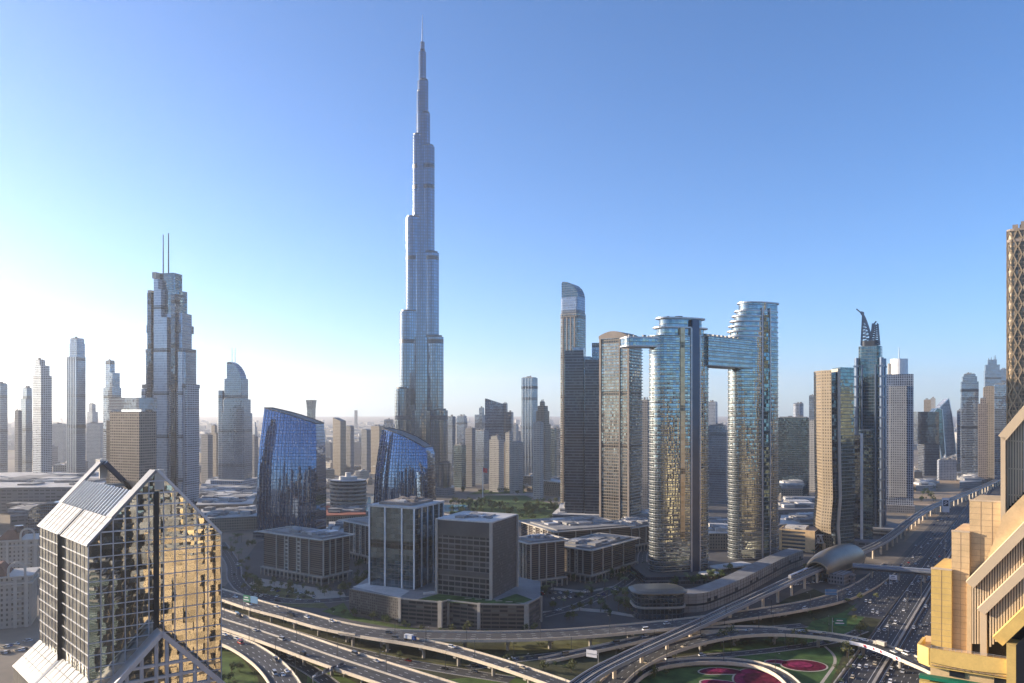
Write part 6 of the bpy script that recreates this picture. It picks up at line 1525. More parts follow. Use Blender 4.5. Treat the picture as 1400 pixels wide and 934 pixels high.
t = thing('footbridge', 'long straight grey covered footbridge from the metro station across the highway', 'footbridge', ((a.x + b.x) / 2, (a.y + b.y) / 2, 0), math.degrees(math.atan2(b.y - a.y, b.x - a.x))); l_ = (b - a).length
mb = MB(); prof = rrect(5.4, 4.4, 2.0, 4); mb.loft([[(x, p[0], 10.2 + p[1]) for p in prof] for x in (-l_ / 2, l_ / 2)], 0, 0); mb.build('tube', 'steel_glass', t)
mb = MB(); mb.box(0, 0, 12.3, l_, 4.2, .4); mb.build('roof', 'white_metal', t)
mb = MB(); mb.box(0, 0, 7.3, l_, 5, .7); mb.build('deck', 'concrete_dark', t)
for x in (-l_ * .3, -l_ * .02, l_ * .24):
    mb = MB(); mb.tube((x, 0, 0), (x, 0, 7.4), 1.1, 1.3, 10); mb.build('column', 'concrete', t)
# the advertising pylon by the railway
o = G(1293, 703); t = thing('advertising_pylon', 'white advertising pylon with a dark emblem beside the metro viaduct', 'billboard', o, -20)
k = o.y / F; mb = MB(); mb.box(0, 0, 3, 8.5 * k, 2.2, 22 * k - 3); mb.build('panel', 'sign_white', t)
mb = MB(); mb.prism(place(rect(6.2 * k, .3), 0, 0, -1.3), 11 * k, 19 * k, 0, 0, True); mb.build('emblem', 'slate_blue', t)
mb = MB(); mb.bar((-2 * k, -1.6, 13 * k), (2 * k, -1.6, 16 * k), .2, 1.2); mb.bar((-2 * k, -1.6, 16 * k), (1 * k, -1.6, 17.5 * k), .2, 1.0); mb.build('emblem_stroke', 'sign_white', t)
mb = MB(); mb.tube((0, 0, 0), (0, 0, 3.2), 1.2, 1.2, 8); mb.build('post', 'concrete', t)
# ---------------------------------------------------------------- unseen towers added out of frame for the long shadows and the mirror glass reflections
rnd = random.Random(11)
def plain_tower(name, label, x, y, wd, dp, h, rot, mat, group, roofm='roof_grey', round_=False):
    t = thing(name, label, 'tower', (x, y, 0), rot, group); mb = MB(); mb.prism(rect(wd, dp), 0, h, 0, 1); mb.build('shaft', [mat, roofm], t)
    mb = MB(); mb.prism(rect(wd * .6, dp * .6), h, h + h * .06, 0, 0); mb.build('roof_plant', roofm, t)
    return t
for x, y, wd, dp, h, mt in ((-590, 732, 56, 36, 200, 'steel_glass'), (-640, 795, 44, 40, 175, 'sand_stone'), (-680, 860, 56, 44, 215, 'blue_glass'), (-735, 928, 50, 46, 180, 'grey_stone'), (-785, 1000, 60, 46, 230, 'steel_glass'), (-845, 1072, 50, 50, 170, 'sand_stone')):  # unseen towers, placed and sized for the shadow over the office quarter
    plain_tower('unseen_tower', 'unseen tower added outside the left edge to shade the office quarter', x, y, wd, dp, h, -34, mt, 'towers outside the left edge')
behind = []
for row, (along0, lat) in enumerate(((-30, 105), (-30, 175), (0, -115), (20, -200))):
    a = -130
    for k in range(7):
        h = rnd.choice((70, 95, 120, 150, 180, 220, 160)); wd, dp = rnd.uniform(30, 46), rnd.uniform(28, 40)
        p = H0 + HV * (-470 - (k * 72 + rnd.uniform(-8, 8)) + row * 14) + HN * lat
        if p.y < -70 and math.hypot(p.x, p.y) > 90: behind.append((p.x, p.y, wd, dp, h))
for k in range(9): behind.append((-60 + 66 * k, -105 - 24 * (k % 3), 44, 34, (70, 130, 95, 175, 85, 150, 110, 190, 120)[k]))
for k in range(6): behind.append((-560 + 80 * k, -170 - 40 * (k % 2), 46, 36, (90, 140, 75, 160, 110, 130)[k]))
right_ = []  # golden towers added to be reflected in the twin glass towers
for k in range(33):
    a_, l_ = -330 + 46 * (k % 24), (150 if k < 24 else 250) + (k % 3) * 45; p = H0 + HV * a_ + HN * l_
    if p.x > .667 * p.y + 45: right_.append((p.x, p.y, 46, 40, (110, 150, 90, 170, 120, 80, 190)[k % 7]))
for x, y, wd, dp, h in right_:
    plain_tower('unseen_tower', 'sunlit golden tower added outside the right edge, seen only mirrored in the twin glass towers', x, y, wd, dp, h, -34, rnd.choice(('gold_tower', 'gold_tower', 'gold_cladding', 'sand_stone')), 'towers outside the right edge')
for k in range(14): plain_tower('unseen_tower', 'low golden block added below the viewpoint, seen only mirrored in the gabled tower', 70 + 34 * (k % 7) + rnd.uniform(-6, 6), 100 - 36 * (k // 7) - 6 * (k % 7), 26, 20, (16, 30, 22, 38)[k % 4], -34, ('gold_tower', 'sand_stone', 'villa_cream')[k % 3], 'low blocks below the viewpoint')  # unseen low blocks added to fill the gabled tower's reflections
for k in range(14):  # towers added for what the blue slanted glass reflects
    x, y = -520 - 95 * (k % 5) + rnd.uniform(-15, 15), 170 - 130 * (k // 5) + rnd.uniform(-20, 20)
    plain_tower('unseen_tower', 'tower added beyond the left edge, seen only mirrored in the blue slanted towers', x, y, 46, 38, (70, 120, 60, 150, 95, 130, 80)[k % 7], -34, rnd.choice(('gold_tower', 'sand_stone', 'steel_glass', 'night_glass', 'pale_stone')), 'towers mirrored in the blue glass')
plain_tower('unseen_tower', 'grey tower under the viewpoint, seen only mirrored in the gabled tower', 62, -46, 84, 40, 150, -34, 'grey_stone', 'tower under the viewpoint')
for x, y, a_, b_, h in ((48, 112, 44, 34, 82), (96, 40, 40, 36, 80)): plain_tower('unseen_tower', 'golden block added below the viewpoint, seen only mirrored in the gabled tower', x, y, a_, b_, h, -34, 'gold_tower', 'golden blocks below the viewpoint')  # unseen golden blocks added for gold reflections low on the gable
for x, y, a_, b_, h, m_ in ((-22, 104, 34, 30, 66, 'teal_glass'), (-64, 60, 40, 36, 74, 'grey_stone'), (-6, 40, 40, 34, 92, 'teal_glass'), (72, 66, 40, 30, 104, 'grey_stone')): plain_tower('unseen_tower', 'grey-green block added below the viewpoint, seen only mirrored in the gabled tower', x, y, a_, b_, h, -34, m_, 'grey blocks below the viewpoint')  # unseen blocks added to turn part of the gable reflections grey-green
for k in range(10): plain_tower('unseen_tower', 'lower golden block added below the viewpoint, seen only mirrored in the gabled tower', 150 + 46 * (k % 5), 10 - 70 * (k // 5) - 20 * (k % 2), 38, 34, (60, 95, 75, 110, 50)[k % 5], -34, ('gold_tower', 'gold_cladding', 'sand_stone')[k % 3], 'blocks below the viewpoint')  # more unseen golden blocks, added only as reflections for the gable
for x, y, wd, dp, h in behind:
    plain_tower('unseen_tower', 'sunlit tower behind the viewpoint, seen only mirrored in the glass towers', x, y, wd, dp, h, -34 + rnd.choice((0, 0, 90)), rnd.choice(('gold_tower', 'sand_stone', 'pale_stone', 'pink_stone', 'gold_tower', 'teal_glass', 'villa_cream')), 'towers behind the viewpoint')

# ---------------------------------------------------------------- low-rise city
rnd = random.Random(5)
LOWM = ['sand_stone', 'pale_stone', 'villa_cream', 'grey_stone', 'pink_stone', 'shed_grey']
lowmesh = {}
def lowblock(mat, kind):
    if (mat, kind) in lowmesh: return lowmesh[(mat, kind)]
    mb = MB(); w_, d_, h = ((14, 12, 9), (24, 16, 18), (30, 20, 34), (22, 20, 52))[kind]
    mb.prism(rect(w_, d_), 0, h, 0, 1); mb.prism(rect(w_ * 1.02, d_ * 1.02), h, h + .9, 0, 1)
    mb.box(w_ * .18, d_ * .1, h + .9, w_ * .3, d_ * .34, 2.8, 0, 0, 1); mb.box(-w_ * .22, -d_ * .2, h + .9, w_ * .22, d_ * .2, 1.8, 0, 1)
    if kind == 0: mb.box(-w_ * .5, -d_ * .5, 0, 7, 7, h * .7, 0, 0, 1)
    if kind >= 2: mb.box(0, 0, 0, w_ * 1.3, d_ * 1.25, 7, 0, 0, 1)
    o = mb.build('low_building', [mat, 'roof_pale' if kind < 3 else 'roof_grey']); me = o.data; bpy.data.objects.remove(o); lowmesh[(mat, kind)] = me; return me
KN = ('villa', 'apartment block', 'apartment block', 'apartment tower'); KW = ('small house', 'low block', 'mid-rise block', 'high block')
MW = {'sand_stone': 'sandy', 'pale_stone': 'pale', 'villa_cream': 'cream', 'grey_stone': 'grey', 'pink_stone': 'pinkish brown', 'shed_grey': 'dull grey'}
taken = []
def zone(n, x0, x1, y0, y1, kinds, where, group, mats=LOWM, sep=1.0, smin=.8, smax=1.25):
    c = 0; tries = 0
    while c < n and tries < n * 60:
        tries += 1; p = G(rnd.uniform(x0, x1), rnd.uniform(y0, y1)); kd = rnd.choice(kinds); rad = (12, 19, 25, 22)[kd] * sep
        if any((p.x - q[0]) ** 2 + (p.y - q[1]) ** 2 < (rad + q[2]) ** 2 for q in taken): continue
        taken.append((p.x, p.y, rad)); mt = rnd.choice(mats); o = bpy.data.objects.new(('villa', 'apartment_block', 'apartment_block', 'apartment_tower')[kd], lowblock(mt, kd)); COL.objects.link(o)
        o.location = p; o.rotation_euler = (0, 0, R(rnd.choice((-34, -20, 56, -30, 10)))); s = rnd.uniform(smin, smax); o.scale = (s, s, s * rnd.uniform(.7, 1.35))
        tag(o, f'{MW[mt]} {KW[kd]} {where}', KN[kd], group); c += 1
# keep clear of the named towers
for o in list(bpy.data.objects):
    if o.get('category') and o.parent is None and o.location.y > 650 and o.get('kind') is None:
        taken.append((o.location.x, o.location.y, 34 if o.location.y > 900 else 40))
SANDY = ['sand_stone', 'villa_cream', 'pale_stone', 'sand_stone']
zone(16, 2, 200, 668, 705, (0, 1), 'among the halls left of the gabled tower', 'low buildings left of the gabled tower')
zone(26, 0, 300, 626, 664, (1, 1, 2), 'at the foot of the hazy left towers', 'low buildings under the hazy left towers')
zone(46, 440, 518, 624, 668, (0, 0, 0, 1), 'in the sunlit old-town cluster behind the oval building', 'old-town houses behind the oval building', SANDY, .75, .8, 1.2)
zone(14, 1070, 1122, 640, 690, (0, 1), 'in the gap left of the gold-edged tower', 'low buildings left of the gold-edged tower')
zone(30, 612, 772, 644, 668, (0, 0, 1, 1), 'along the far side of the park lawn', 'low buildings beyond the park', SANDY + ['grey_stone'], .9)
zone(22, 1248, 1372, 606, 655, (0, 1, 1), 'on the open ground left of the railway', 'low buildings on the open right-hand ground', LOWM, .9)
zone(10, 716, 748, 655, 672, (0, 0), 'in the sunlit cluster under the cream gabled tower', 'sunlit houses by the opera house', ['villa_cream', 'sand_stone'], .6, .7, 1.0)
zone(24, 272, 460, 602, 650, (1, 2, 2), 'in the hazy plain behind the broad blue tower', 'hazy blocks behind the blue tower')
zone(34, 610, 900, 592, 628, (2, 2, 3), 'in the hazy cluster right of the tallest tower', 'hazy blocks right of the tallest tower')
zone(30, 960, 1400, 588, 622, (1, 2, 2, 3), 'in the hazy distance on the right', 'hazy blocks in the right distance')
zone(24, -20, 330, 590, 622, (1, 2, 2), 'in the bright haze on the left', 'hazy blocks in the left distance')
# everything beyond: one far mass
mb = MB(); rf = random.Random(3)
for i in range(1500):
    D = 3000 * (1 + 2.3 * rf.random() ** 1.6); x = rf.uniform(-.75, .75) * D
    h = rf.choice((8, 10, 12, 16, 22, 30, 45)) * rf.uniform(.7, 1.2); w_ = rf.uniform(18, 60)
    if abs(x / D + .19) < .055: h = min(h, 14)
    mb.prism(place(rect(w_, w_ * rf.uniform(.5, 1)), rf.choice((-34, 20, 0)), x, D), 0, h, 0, 1)
tag(mb.build('distant_city', ['pale_stone', 'roof_pale']), 'far carpet of low buildings fading into the haze', 'far city', kind='stuff')

# ---------------------------------------------------------------- trees
def leaf_cloud(mb, c, rx, rz, n, rn, size):
    cl = [(rn.gauss(0, .42), rn.gauss(0, .42), rn.gauss(.05, .36)) for _ in range(11)]
    for i in range(n):
        q = rn.choice(cl); p = Vector((c[0] + rx * (q[0] + rn.gauss(0, .2)), c[1] + rx * (q[1] + rn.gauss(0, .2)), c[2] + rz * (q[2] + rn.gauss(0, .2))))
        a = Vector((rn.gauss(0, 1), rn.gauss(0, 1), rn.gauss(0, .7))).normalized(); b = a.cross(Vector((rn.gauss(0, 1), rn.gauss(0, 1), rn.gauss(0, 1)))).normalized(); s = size * rn.uniform(.6, 1.3)
        mb.face([p - a * s, p + b * s * .7, p + a * s, p - b * s * .7])
def make_tree(h, rx, lm, seed):
    rn = random.Random(seed); mt = MB(); mt.tube((0, 0, 0), (.1, .05, h * .45), h * .035, h * .022, 6)
    for k in range(4):
        a = R(90 * k + rn.uniform(-30, 30)); mt.tube((.1, .05, h * .42), (rx * .5 * math.cos(a), rx * .5 * math.sin(a), h * .68), h * .018, h * .008, 5)
    mc = MB(); leaf_cloud(mc, (0, 0, h * .68), rx, h * .36, 210, rn, h * .075)
    a = mt.build('trunk', 'bark'); b = mc.build('crown', lm); m1, m2 = a.data, b.data; bpy.data.objects.remove(a); bpy.data.objects.remove(b); return m1, m2
def make_palm(h, seed):
    rn = random.Random(seed); mt = MB(); mt.tube((0, 0, 0), (.15, 0, h * .5), .28, .2, 6); mt.tube((.15, 0, h * .5), (.25, .1, h), .2, .2, 6)
    mc = MB()
    for k in range(18):
        az = R(20 * k + rn.uniform(-8, 8)); up = rn.uniform(.05, .85); L = rn.uniform(2.6, 3.3); pr = None
        for j in range(6):
            f = j / 5; r = L * f; z = h + up * 2.0 * f - 2.1 * f * f; wv = .42 * math.sin(math.pi * min(1, .15 + f * .85)) + .03
            c = Vector((.25 + r * math.cos(az), .1 + r * math.sin(az), z)); sd_ = Vector((-math.sin(az), math.cos(az), 0)) * wv
            cur = (c - sd_ + Vector((0, 0, -.15)), c, c + sd_ + Vector((0, 0, -.15)))
            if pr: mc.face([pr[0], cur[0], cur[1], pr[1]]); mc.face([pr[1], cur[1], cur[2], pr[2]])
            pr = cur
    a = mt.build('trunk', 'bark'); b = mc.build('crown', 'leaf_palm'); m1, m2 = a.data, b.data; bpy.data.objects.remove(a); bpy.data.objects.remove(b); return m1, m2
KT = {'round': [make_tree(7, 3.2, 'leaf', 1), make_tree(8, 3.4, 'leaf', 2), make_tree(6.4, 3.0, 'leaf', 3)], 'olive': [make_tree(6, 3.0, 'leaf_olive', 4), make_tree(7, 3.1, 'leaf_olive', 5)], 'palm': [make_palm(7.5, 6), make_palm(9, 7)], 'shrub': [make_tree(2.6, 1.9, 'leaf', 8), make_tree(2.2, 1.7, 'leaf_olive', 9)]}
NMK = {'round': ('broadleaf_tree', 'dark green rounded tree', 'tree'), 'olive': ('broadleaf_tree', 'olive green bushy tree', 'tree'), 'palm': ('palm_tree', 'palm tree with arching fronds', 'palm'), 'shrub': ('shrub', 'low rounded shrub', 'shrub')}
solid = []
rt = random.Random(21)
def tree(kind, p, where, group, s=1.0):
    nm, lb, ct = NMK[kind]; m1, m2 = rt.choice(KT[kind]); t = thing(nm, f'{lb} {where}', ct, p, rt.uniform(0, 360), group); s *= rt.uniform(.8, 1.25); t.scale = (s, s, s * rt.uniform(.9, 1.1))
    for n_, m_ in (('trunk', m1), ('crown', m2)):
        c = bpy.data.objects.new(n_, m_); COL.objects.link(c); c.parent = t
def grove(n, x0, x1, y0, y1, kinds, where, group, s=1.0, slope=0.0, z=.02):
    for i in range(n):
        px = rt.uniform(x0, x1); py = rt.uniform(y0, y1) + slope * (px - (x0 + x1) / 2); tree(rt.choice(kinds), G(px, py, z), where, group, s)
grove(24, 330, 480, 805, 818, ('olive', 'round', 'olive'), 'in front of the left colonnade office', 'trees before the left colonnade office', .9)
grove(9, 318, 352, 762, 800, ('round', 'olive', 'palm'), 'beside the curving boulevard left of the colonnade office', 'trees by the boulevard')
grove(16, 436, 560, 845, 849, ('round', 'olive', 'shrub'), 'on the planted strip before the grey podium', 'trees on the podium strip', .75, .2)
grove(9, 476, 508, 790, 806, ('olive', 'round'), 'between the left colonnade office and the podium', 'trees left of the podium')
grove(16, 748, 870, 808, 822, ('palm', 'round', 'palm'), 'in the shaded yard right of the grid cube', 'trees in the shaded yard')
grove(20, 750, 880, 826, 850, ('palm', 'round', 'olive', 'round'), 'above the upper flyover, left of the curved pavilion', 'trees left of the pavilion')
grove(10, 845, 880, 810, 842, ('palm',), 'close beside the dark curved pavilion', 'palms beside the pavilion', 1.15)
grove(26, 900, 1000, 794, 801, ('round', 'round', 'palm'), 'on the terrace at the foot of the twin glass towers', 'trees at the foot of the twin towers', .9, -.25, 9.0)
grove(26, 690, 890, 778, 800, ('palm', 'round', 'olive'), 'in the shade between the low white-columned offices', 'trees between the low offices', 1.0)
grove(14, 486, 512, 760, 800, ('palm', 'round'), 'in the dark lane left of the dark glass block', 'trees in the dark lane', .9)
grove(20, 340, 470, 800, 806, ('palm', 'olive', 'round'), 'along the colonnade of the left office', 'trees along the left colonnade', .8, .06)
grove(18, 560, 740, 863, 866, ('shrub', 'olive', 'shrub'), 'at the foot of the grey podium wall', 'shrubs at the podium foot', .9)
grove(22, 640, 800, 897, 925, ('shrub', 'olive', 'shrub'), 'on the rough verge between the ramps', 'shrubs between the ramps', .9)
grove(16, 400, 560, 878, 898, ('shrub', 'olive'), 'on the strip between the upper and dual flyovers', 'shrubs between the flyovers', .7, .12)
grove(9, 700, 760, 800, 815, ('round', 'palm'), 'along the narrow white-columned office', 'trees by the narrow office')
grove(110, 615, 765, 688, 714, ('round', 'round', 'olive'), 'in the dark belt of trees before the park lawn', 'trees of the park belt', 1.35)
grove(14, 630, 740, 671, 677, ('round',), 'along the far side of the park lawn', 'trees beyond the park lawn', 1.2)
grove(18, 1138, 1180, 885, 925, ('shrub', 'olive', 'shrub'), 'on the strip between the flower lawn and the highway', 'shrubs by the highway', 1.1, -1.2)
grove(14, 1100, 1200, 822, 862, ('round', 'shrub', 'olive'), 'on the green triangle behind the banner flyover', 'trees on the green triangle', .8, -.35)
grove(26, 930, 1140, 878, 886, ('shrub', 'shrub', 'olive'), 'in the dark strip under the banner flyover', 'shrubs under the banner flyover', 1.2)
grove(10, 690, 810, 878, 886, ('olive', 'shrub'), 'on the grass under the upper flyover', 'trees under the upper flyover', .8)
grove(18, 1242, 1282, 668, 690, ('round', 'olive'), 'in the dark clump on bare ground left of the railway', 'trees on the bare ground', 1.2)
grove(14, 1060, 1130, 760, 790, ('round', 'palm'), 'beside the striped tan block and the metro shell', 'trees by the metro shell')
grove(8, 44, 62, 772, 812, ('round', 'olive'), 'between the cream hotel and the gabled tower', 'trees beside the cream hotel', 1.2)
grove(12, 300, 356, 735, 760, ('round', 'olive', 'palm'), 'along the boulevard at the foot of the broad blue tower', 'trees under the blue tower')
grove(12, 300, 350, 905, 940, ('olive', 'round', 'shrub'), 'on the grass inside the lower-left ramp', 'trees inside the lower-left ramp', .7)
grove(8, 425, 520, 930, 960, ('shrub', 'olive'), 'on the grass under the dual flyover', 'trees under the dual flyover', .8)
grove(10, 860, 915, 916, 930, ('shrub', 'olive'), 'on the lawn inside the loop road', 'shrubs inside the loop road', .7)

# ---------------------------------------------------------------- vehicles
def car_parts(kind):
    """body, glass, wheels as MBs; x forward, standing on z=0"""
    L, W_, H1, H2, c0, c1, r0, r1 = {'saloon': (4.7, 1.84, .86, 1.44, -1.55, .95, -.95, .15), 'suv': (4.8, 1.95, 1.02, 1.80, -2.1, .95, -1.9, .35), 'van': (5.4, 2.0, 1.15, 2.35, -2.55, 1.9, -2.5, 1.2)}[kind]
    b = MB(); h = L / 2; prof = [(-h, .34), (-h + .08, H1 * .92), (-h + .5, H1), (h - 1.2, H1), (h - .15, H1 * .74), (h, .52), (h - .1, .3)]
    for y0, y1, in ((-W_ / 2, W_ / 2),):
        b.face([(x, y0, z) for x, z in prof][::-1]); b.face([(x, y1, z) for x, z in prof])
        for i in range(len(prof)): a, c = prof[i], prof[(i + 1) % len(prof)]; b.face([(a[0], y0, a[1]), (a[0], y1, a[1]), (c[0], y1, c[1]), (c[0], y0, c[1])])
    g = MB(); w2 = W_ * .40; A = [(c0, -W_ * .47, H1), (c1, -W_ * .47, H1), (c1, W_ * .47, H1), (c0, W_ * .47, H1)]; B = [(r0, -w2, H2 - .05), (r1, -w2, H2 - .05), (r1, w2, H2 - .05), (r0, w2, H2 - .05)]
    for i in range(4): j = (i + 1) % 4; g.face([A[i], A[j], B[j], B[i]])
    r = MB(); r.prism([(r0 - .08, -w2 - .04), (r1 + .08, -w2 - .04), (r1 + .08, w2 + .04), (r0 - .08, w2 + .04)], H2 - .06, H2, 0, 0, True)
    ws = []
    for x in (-h + .95, h - .95):
        for y in (-W_ / 2 + .12, W_ / 2 - .12):
            q = MB(); q.tube((x, y - .12, .33), (x, y + .12, .33), .33, .33, 10); ws.append(q)
    return b, g, r, ws
CARM = {}
def car_mesh(kind, colr):
    """one mesh for the small cars: paint, glass and tyres by material"""
    if (kind, colr) in CARM: return CARM[(kind, colr)]
    b, g, r, ws = car_parts(kind); A = MB()
    for src, mi in ((b, 0), (g, 1), (r, 0)) + tuple((q, 2) for q in ws):
        for f in src.f: A.face([src.v[i] for i in f], mi)
    o = A.build('car', ['car_' + colr, 'car_glass', 'tyre']); me = o.data; bpy.data.objects.remove(o); CARM[(kind, colr)] = me; return me
PARTM = {}
def big_car(kind, colr, label, loc, rz, group):
    key = (kind, colr)
    if key not in PARTM:
        b, g, r, ws = car_parts(kind); L_ = []
        for nm, src, mt in [('body', b, 'car_' + colr), ('windows', g, 'car_glass'), ('roof', r, 'car_' + colr)] + [('wheel', q, 'tyre') for q in ws]:
            o = src.build(nm, mt); L_.append((nm, o.data)); bpy.data.objects.remove(o)
        PARTM[key] = L_
    t = thing('van' if kind == 'van' else 'car', label, 'van' if kind == 'van' else 'car', loc, rz, group)
    for nm, me in PARTM[key]: c = bpy.data.objects.new(nm, me); COL.objects.link(c); c.parent = t
    return t
KWD = {'saloon': 'saloon car', 'suv': 'estate car', 'van': 'van'}
rc = random.Random(77)
COLR = ['white'] * 9 + ['silver'] * 4 + ['black'] * 3 + ['grey'] * 3 + ['red', 'blue', 'beige', 'beige']
def traffic(key, n, group, d0=0, d1=1e9, big=True, dirs=1):
    P, width, lanes, label = PATHS[key]; d1 = min(d1, P.L - 3); slots = []; tries = 0
    tot = lanes * (2 if dirs == 2 else 1)
    while len(slots) < n and tries < 4000:
        tries += 1; d = rc.uniform(d0, d1); ln = rc.randrange(tot); c, tt, nn = P.at(d)
        if c.y < 50: continue
        if not (-20 < CX + F * c.x / c.y < 1290) or HY + F * (CH - c.z) / c.y > 940: continue
        if any(l == ln and abs(d - q) < 11 for q, l in slots): continue
        slots.append((d, ln))
    slots.sort(); spec = [(rc.choice(('saloon', 'saloon', 'saloon', 'suv', 'suv', 'van') if rc.random() < .9 else ('van',)), rc.choice(COLR)) for _ in slots]
    lw = (width - 1.8) / tot
    for i, ((d, ln), (kd, cl)) in enumerate(zip(slots, spec)):
        lat = -width / 2 + .9 + lw * (ln + .5); c, tt, nn = P.at(d, lat); rz = math.degrees(math.atan2(tt.y, tt.x)) + (180 if dirs == 2 and ln >= lanes else 0)
        bef = f'between a {spec[i-1][1]} and a {spec[i+1][1]} one ' if 0 < i < len(spec) - 1 else ('first from one end ' if i == 0 else 'last at the other end ')
        lab = f'{cl} {KWD[kd]} {bef}on {group[1]}'
        z = c.z + .06
        if big: big_car(kd, cl, lab, (c.x, c.y, z), rz, group[0])
        else:
            o = bpy.data.objects.new('car' if kd != 'van' else 'van', car_mesh(kd, cl)); COL.objects.link(o); o.location = (c.x, c.y, z); o.rotation_euler = (0, 0, R(rz)); tag(o, lab, 'van' if kd == 'van' else 'car', group[0])
traffic('upper', 15, ('cars on the upper flyover', 'the upper flyover'))
traffic('branch', 4, ('cars on the sloping branch', 'the sloping branch flyover'), 40)
traffic('lower', 6, ('cars on the lower ground road', 'the ground road below'))
traffic('dual', 9, ('cars on the dual flyover', 'the broad dual flyover'), dirs=2)
traffic('corner', 9, ('cars on the corner ramp', 'the lower-left ramp'))
traffic('right', 11, ('cars on the banner flyover', 'the banner flyover'))
traffic('fork', 3, ('cars on the forked branch', 'the forked branch flyover'), 40)
traffic('middle', 5, ('cars on the slip road', 'the slip road'))
traffic('under', 3, ('cars on the underpass road', 'the shaded underpass road'))
traffic('boulevard', 9, ('cars on the boulevard', 'the curving boulevard'), big=False)
traffic('inner', 7, ('cars on the inner road', 'the shaded inner road'), big=False)
traffic('garden', 3, ('cars on the garden road', 'the garden road'))
# box lorry and tipper
def lorry(label, loc, rz, cab, boxm):
    t = thing('lorry', label, 'lorry', loc, rz); mb = MB(); mb.prism([(1.9, -1.2), (4.1, -1.2), (4.1, 1.2), (1.9, 1.2)], .5, 2.6, 0, 0, True, [(1.9, -1.15), (3.8, -1.15), (3.8, 1.15), (1.9, 1.15)]); mb.build('cab', cab, t)
    mb = MB(); mb.box(-1.2, 0, .95, 5.8, 2.45, 2.5); mb.build('cargo_box', boxm, t); mb = MB(); mb.box(3.95, 0, 1.6, .12, 2.0, .8); mb.build('windscreen', 'car_glass', t)
    for x in (3.1, -2.4, -3.5):
        for y in (-1.05, 1.05): mb = MB(); mb.tube((x, y - .15, .5), (x, y + .15, .5), .5, .5, 10); mb.build('wheel', 'tyre', t)
P = PATHS['branch'][0]; c, tt, nn = P.at(52, -2.5); lorry('white-boxed lorry with a blue cab on the branch flyover', (c.x, c.y, c.z + .06), math.degrees(math.atan2(tt.y, tt.x)), 'car_blue', 'white_paint')
P = PATHS['right'][0]; i = nearest(P, 1195); c = P.p[i] + P.n[i] * 2; lorry('cream lorry on the banner flyover where it crosses the highway', (c.x, c.y, c.z + .06), math.degrees(math.atan2(P.t[i].y, P.t[i].x)), 'cream_paint', 'cream_paint')
# the wide highway: many small cars
HG = 'cars on the wide highway'
lanesets = [(-15.3, 0), (-11.9, 0), (-8.5, 0), (-5.1, 0), (4.4, 1), (7.7, 1), (11.1, 1), (14.5, 1), (17.9, 1), (22, 1), (-38, 0), (-34.7, 0), (-31.2, 0), (-27.7, 0), (-24.3, 0)]
used_ = []
def where_hw(px, py, lat):
    side = 'left of the median' if -19 < lat < 0 else ('right of the median' if lat > 0 else 'in the service lanes')
    band = 'before the banner flyover' if py > 885 else ('between flyover and footbridge' if py > 792 else ('just beyond the footbridge' if py > 745 else ('level with the railway curve' if py > 690 else 'far up near the pylon')))
    return side, band
n_ = 0; tries = 0
while n_ < 95 and tries < 6000:
    tries += 1; lat, dr = rc.choice(lanesets); a = rc.uniform(-60, 820) if rc.random() < .8 else rc.uniform(-60, 160)
    if lat < -19 and a < 165: continue
    x, y, _ = hw(a, lat); px = CX + F * x / y; py = HY + F * CH / y
    if px > 1330 or py > 938 or (py > 870 and px > 1262) or (py > 700 and px > 1290 + (780 - py) * .3): continue
    if any(l == lat and abs(a - q) < 9 for q, l in used_): continue
    used_.append((a, lat)); kd, cl = rc.choice(('saloon', 'saloon', 'suv', 'suv', 'van')), rc.choice(COLR)
    s_, b_ = where_hw(px, py, lat); lab = f'{cl} {KWD[kd]} on the highway {s_} {b_}'; rz = math.degrees(math.atan2(HV.y, HV.x)) + (180 if dr else 0)
    if py > 860: big_car(kd, cl, lab, (x, y, .08), rz, HG)
    else:
        o = bpy.data.objects.new('van' if kd == 'van' else 'car', car_mesh(kd, cl)); COL.objects.link(o); o.location = (x, y, .08); o.rotation_euler = (0, 0, R(rz)); tag(o, lab, 'van' if kd == 'van' else 'car', HG)
    n_ += 1
# parked cars
def parked(n, p0, p1, face, where, group):
    a, b = G(*p0), G(*p1); rz = math.degrees(math.atan2((b - a).y, (b - a).x)) + 90
    for i in range(n):
        if rc.random() < .2: continue
        p = a.lerp(b, i / max(1, n - 1)); kd, cl = rc.choice(('saloon', 'suv', 'saloon')), rc.choice(COLR)
        o = bpy.data.objects.new('parked_car', car_mesh(kd, cl)); COL.objects.link(o); o.location = (p.x, p.y, .04); o.rotation_euler = (0, 0, R(rz)); tag(o, f'{cl} {KWD[kd]} parked {where}', 'car', group)
parked(14, (752, 812), (840, 806), 0, 'in the front row of the shaded yard', 'cars parked in the shaded yard')
parked(12, (756, 819), (840, 813), 0, 'in the rear row of the shaded yard', 'cars parked in the shaded yard')
parked(12, (350, 815), (430, 817), 0, 'before the left colonnade office', 'cars parked before the left office')
parked(9, (4, 886), (40, 876), 0, 'below the cream ornate hotel', 'cars parked below the cream hotel')
parked(8, (2, 894), (36, 888), 0, 'in the outer row below the cream hotel', 'cars parked below the cream hotel')
parked(16, (706, 826), (742, 812), 0, 'beside the grey podium', 'cars parked by the podium')
parked(10, (350, 806), (420, 812), 0, 'in the rear row before the left colonnade office', 'cars parked before the left office')
parked(12, (1085, 800), (1125, 795), 0, 'under the metro shell', 'cars parked by the metro shell')

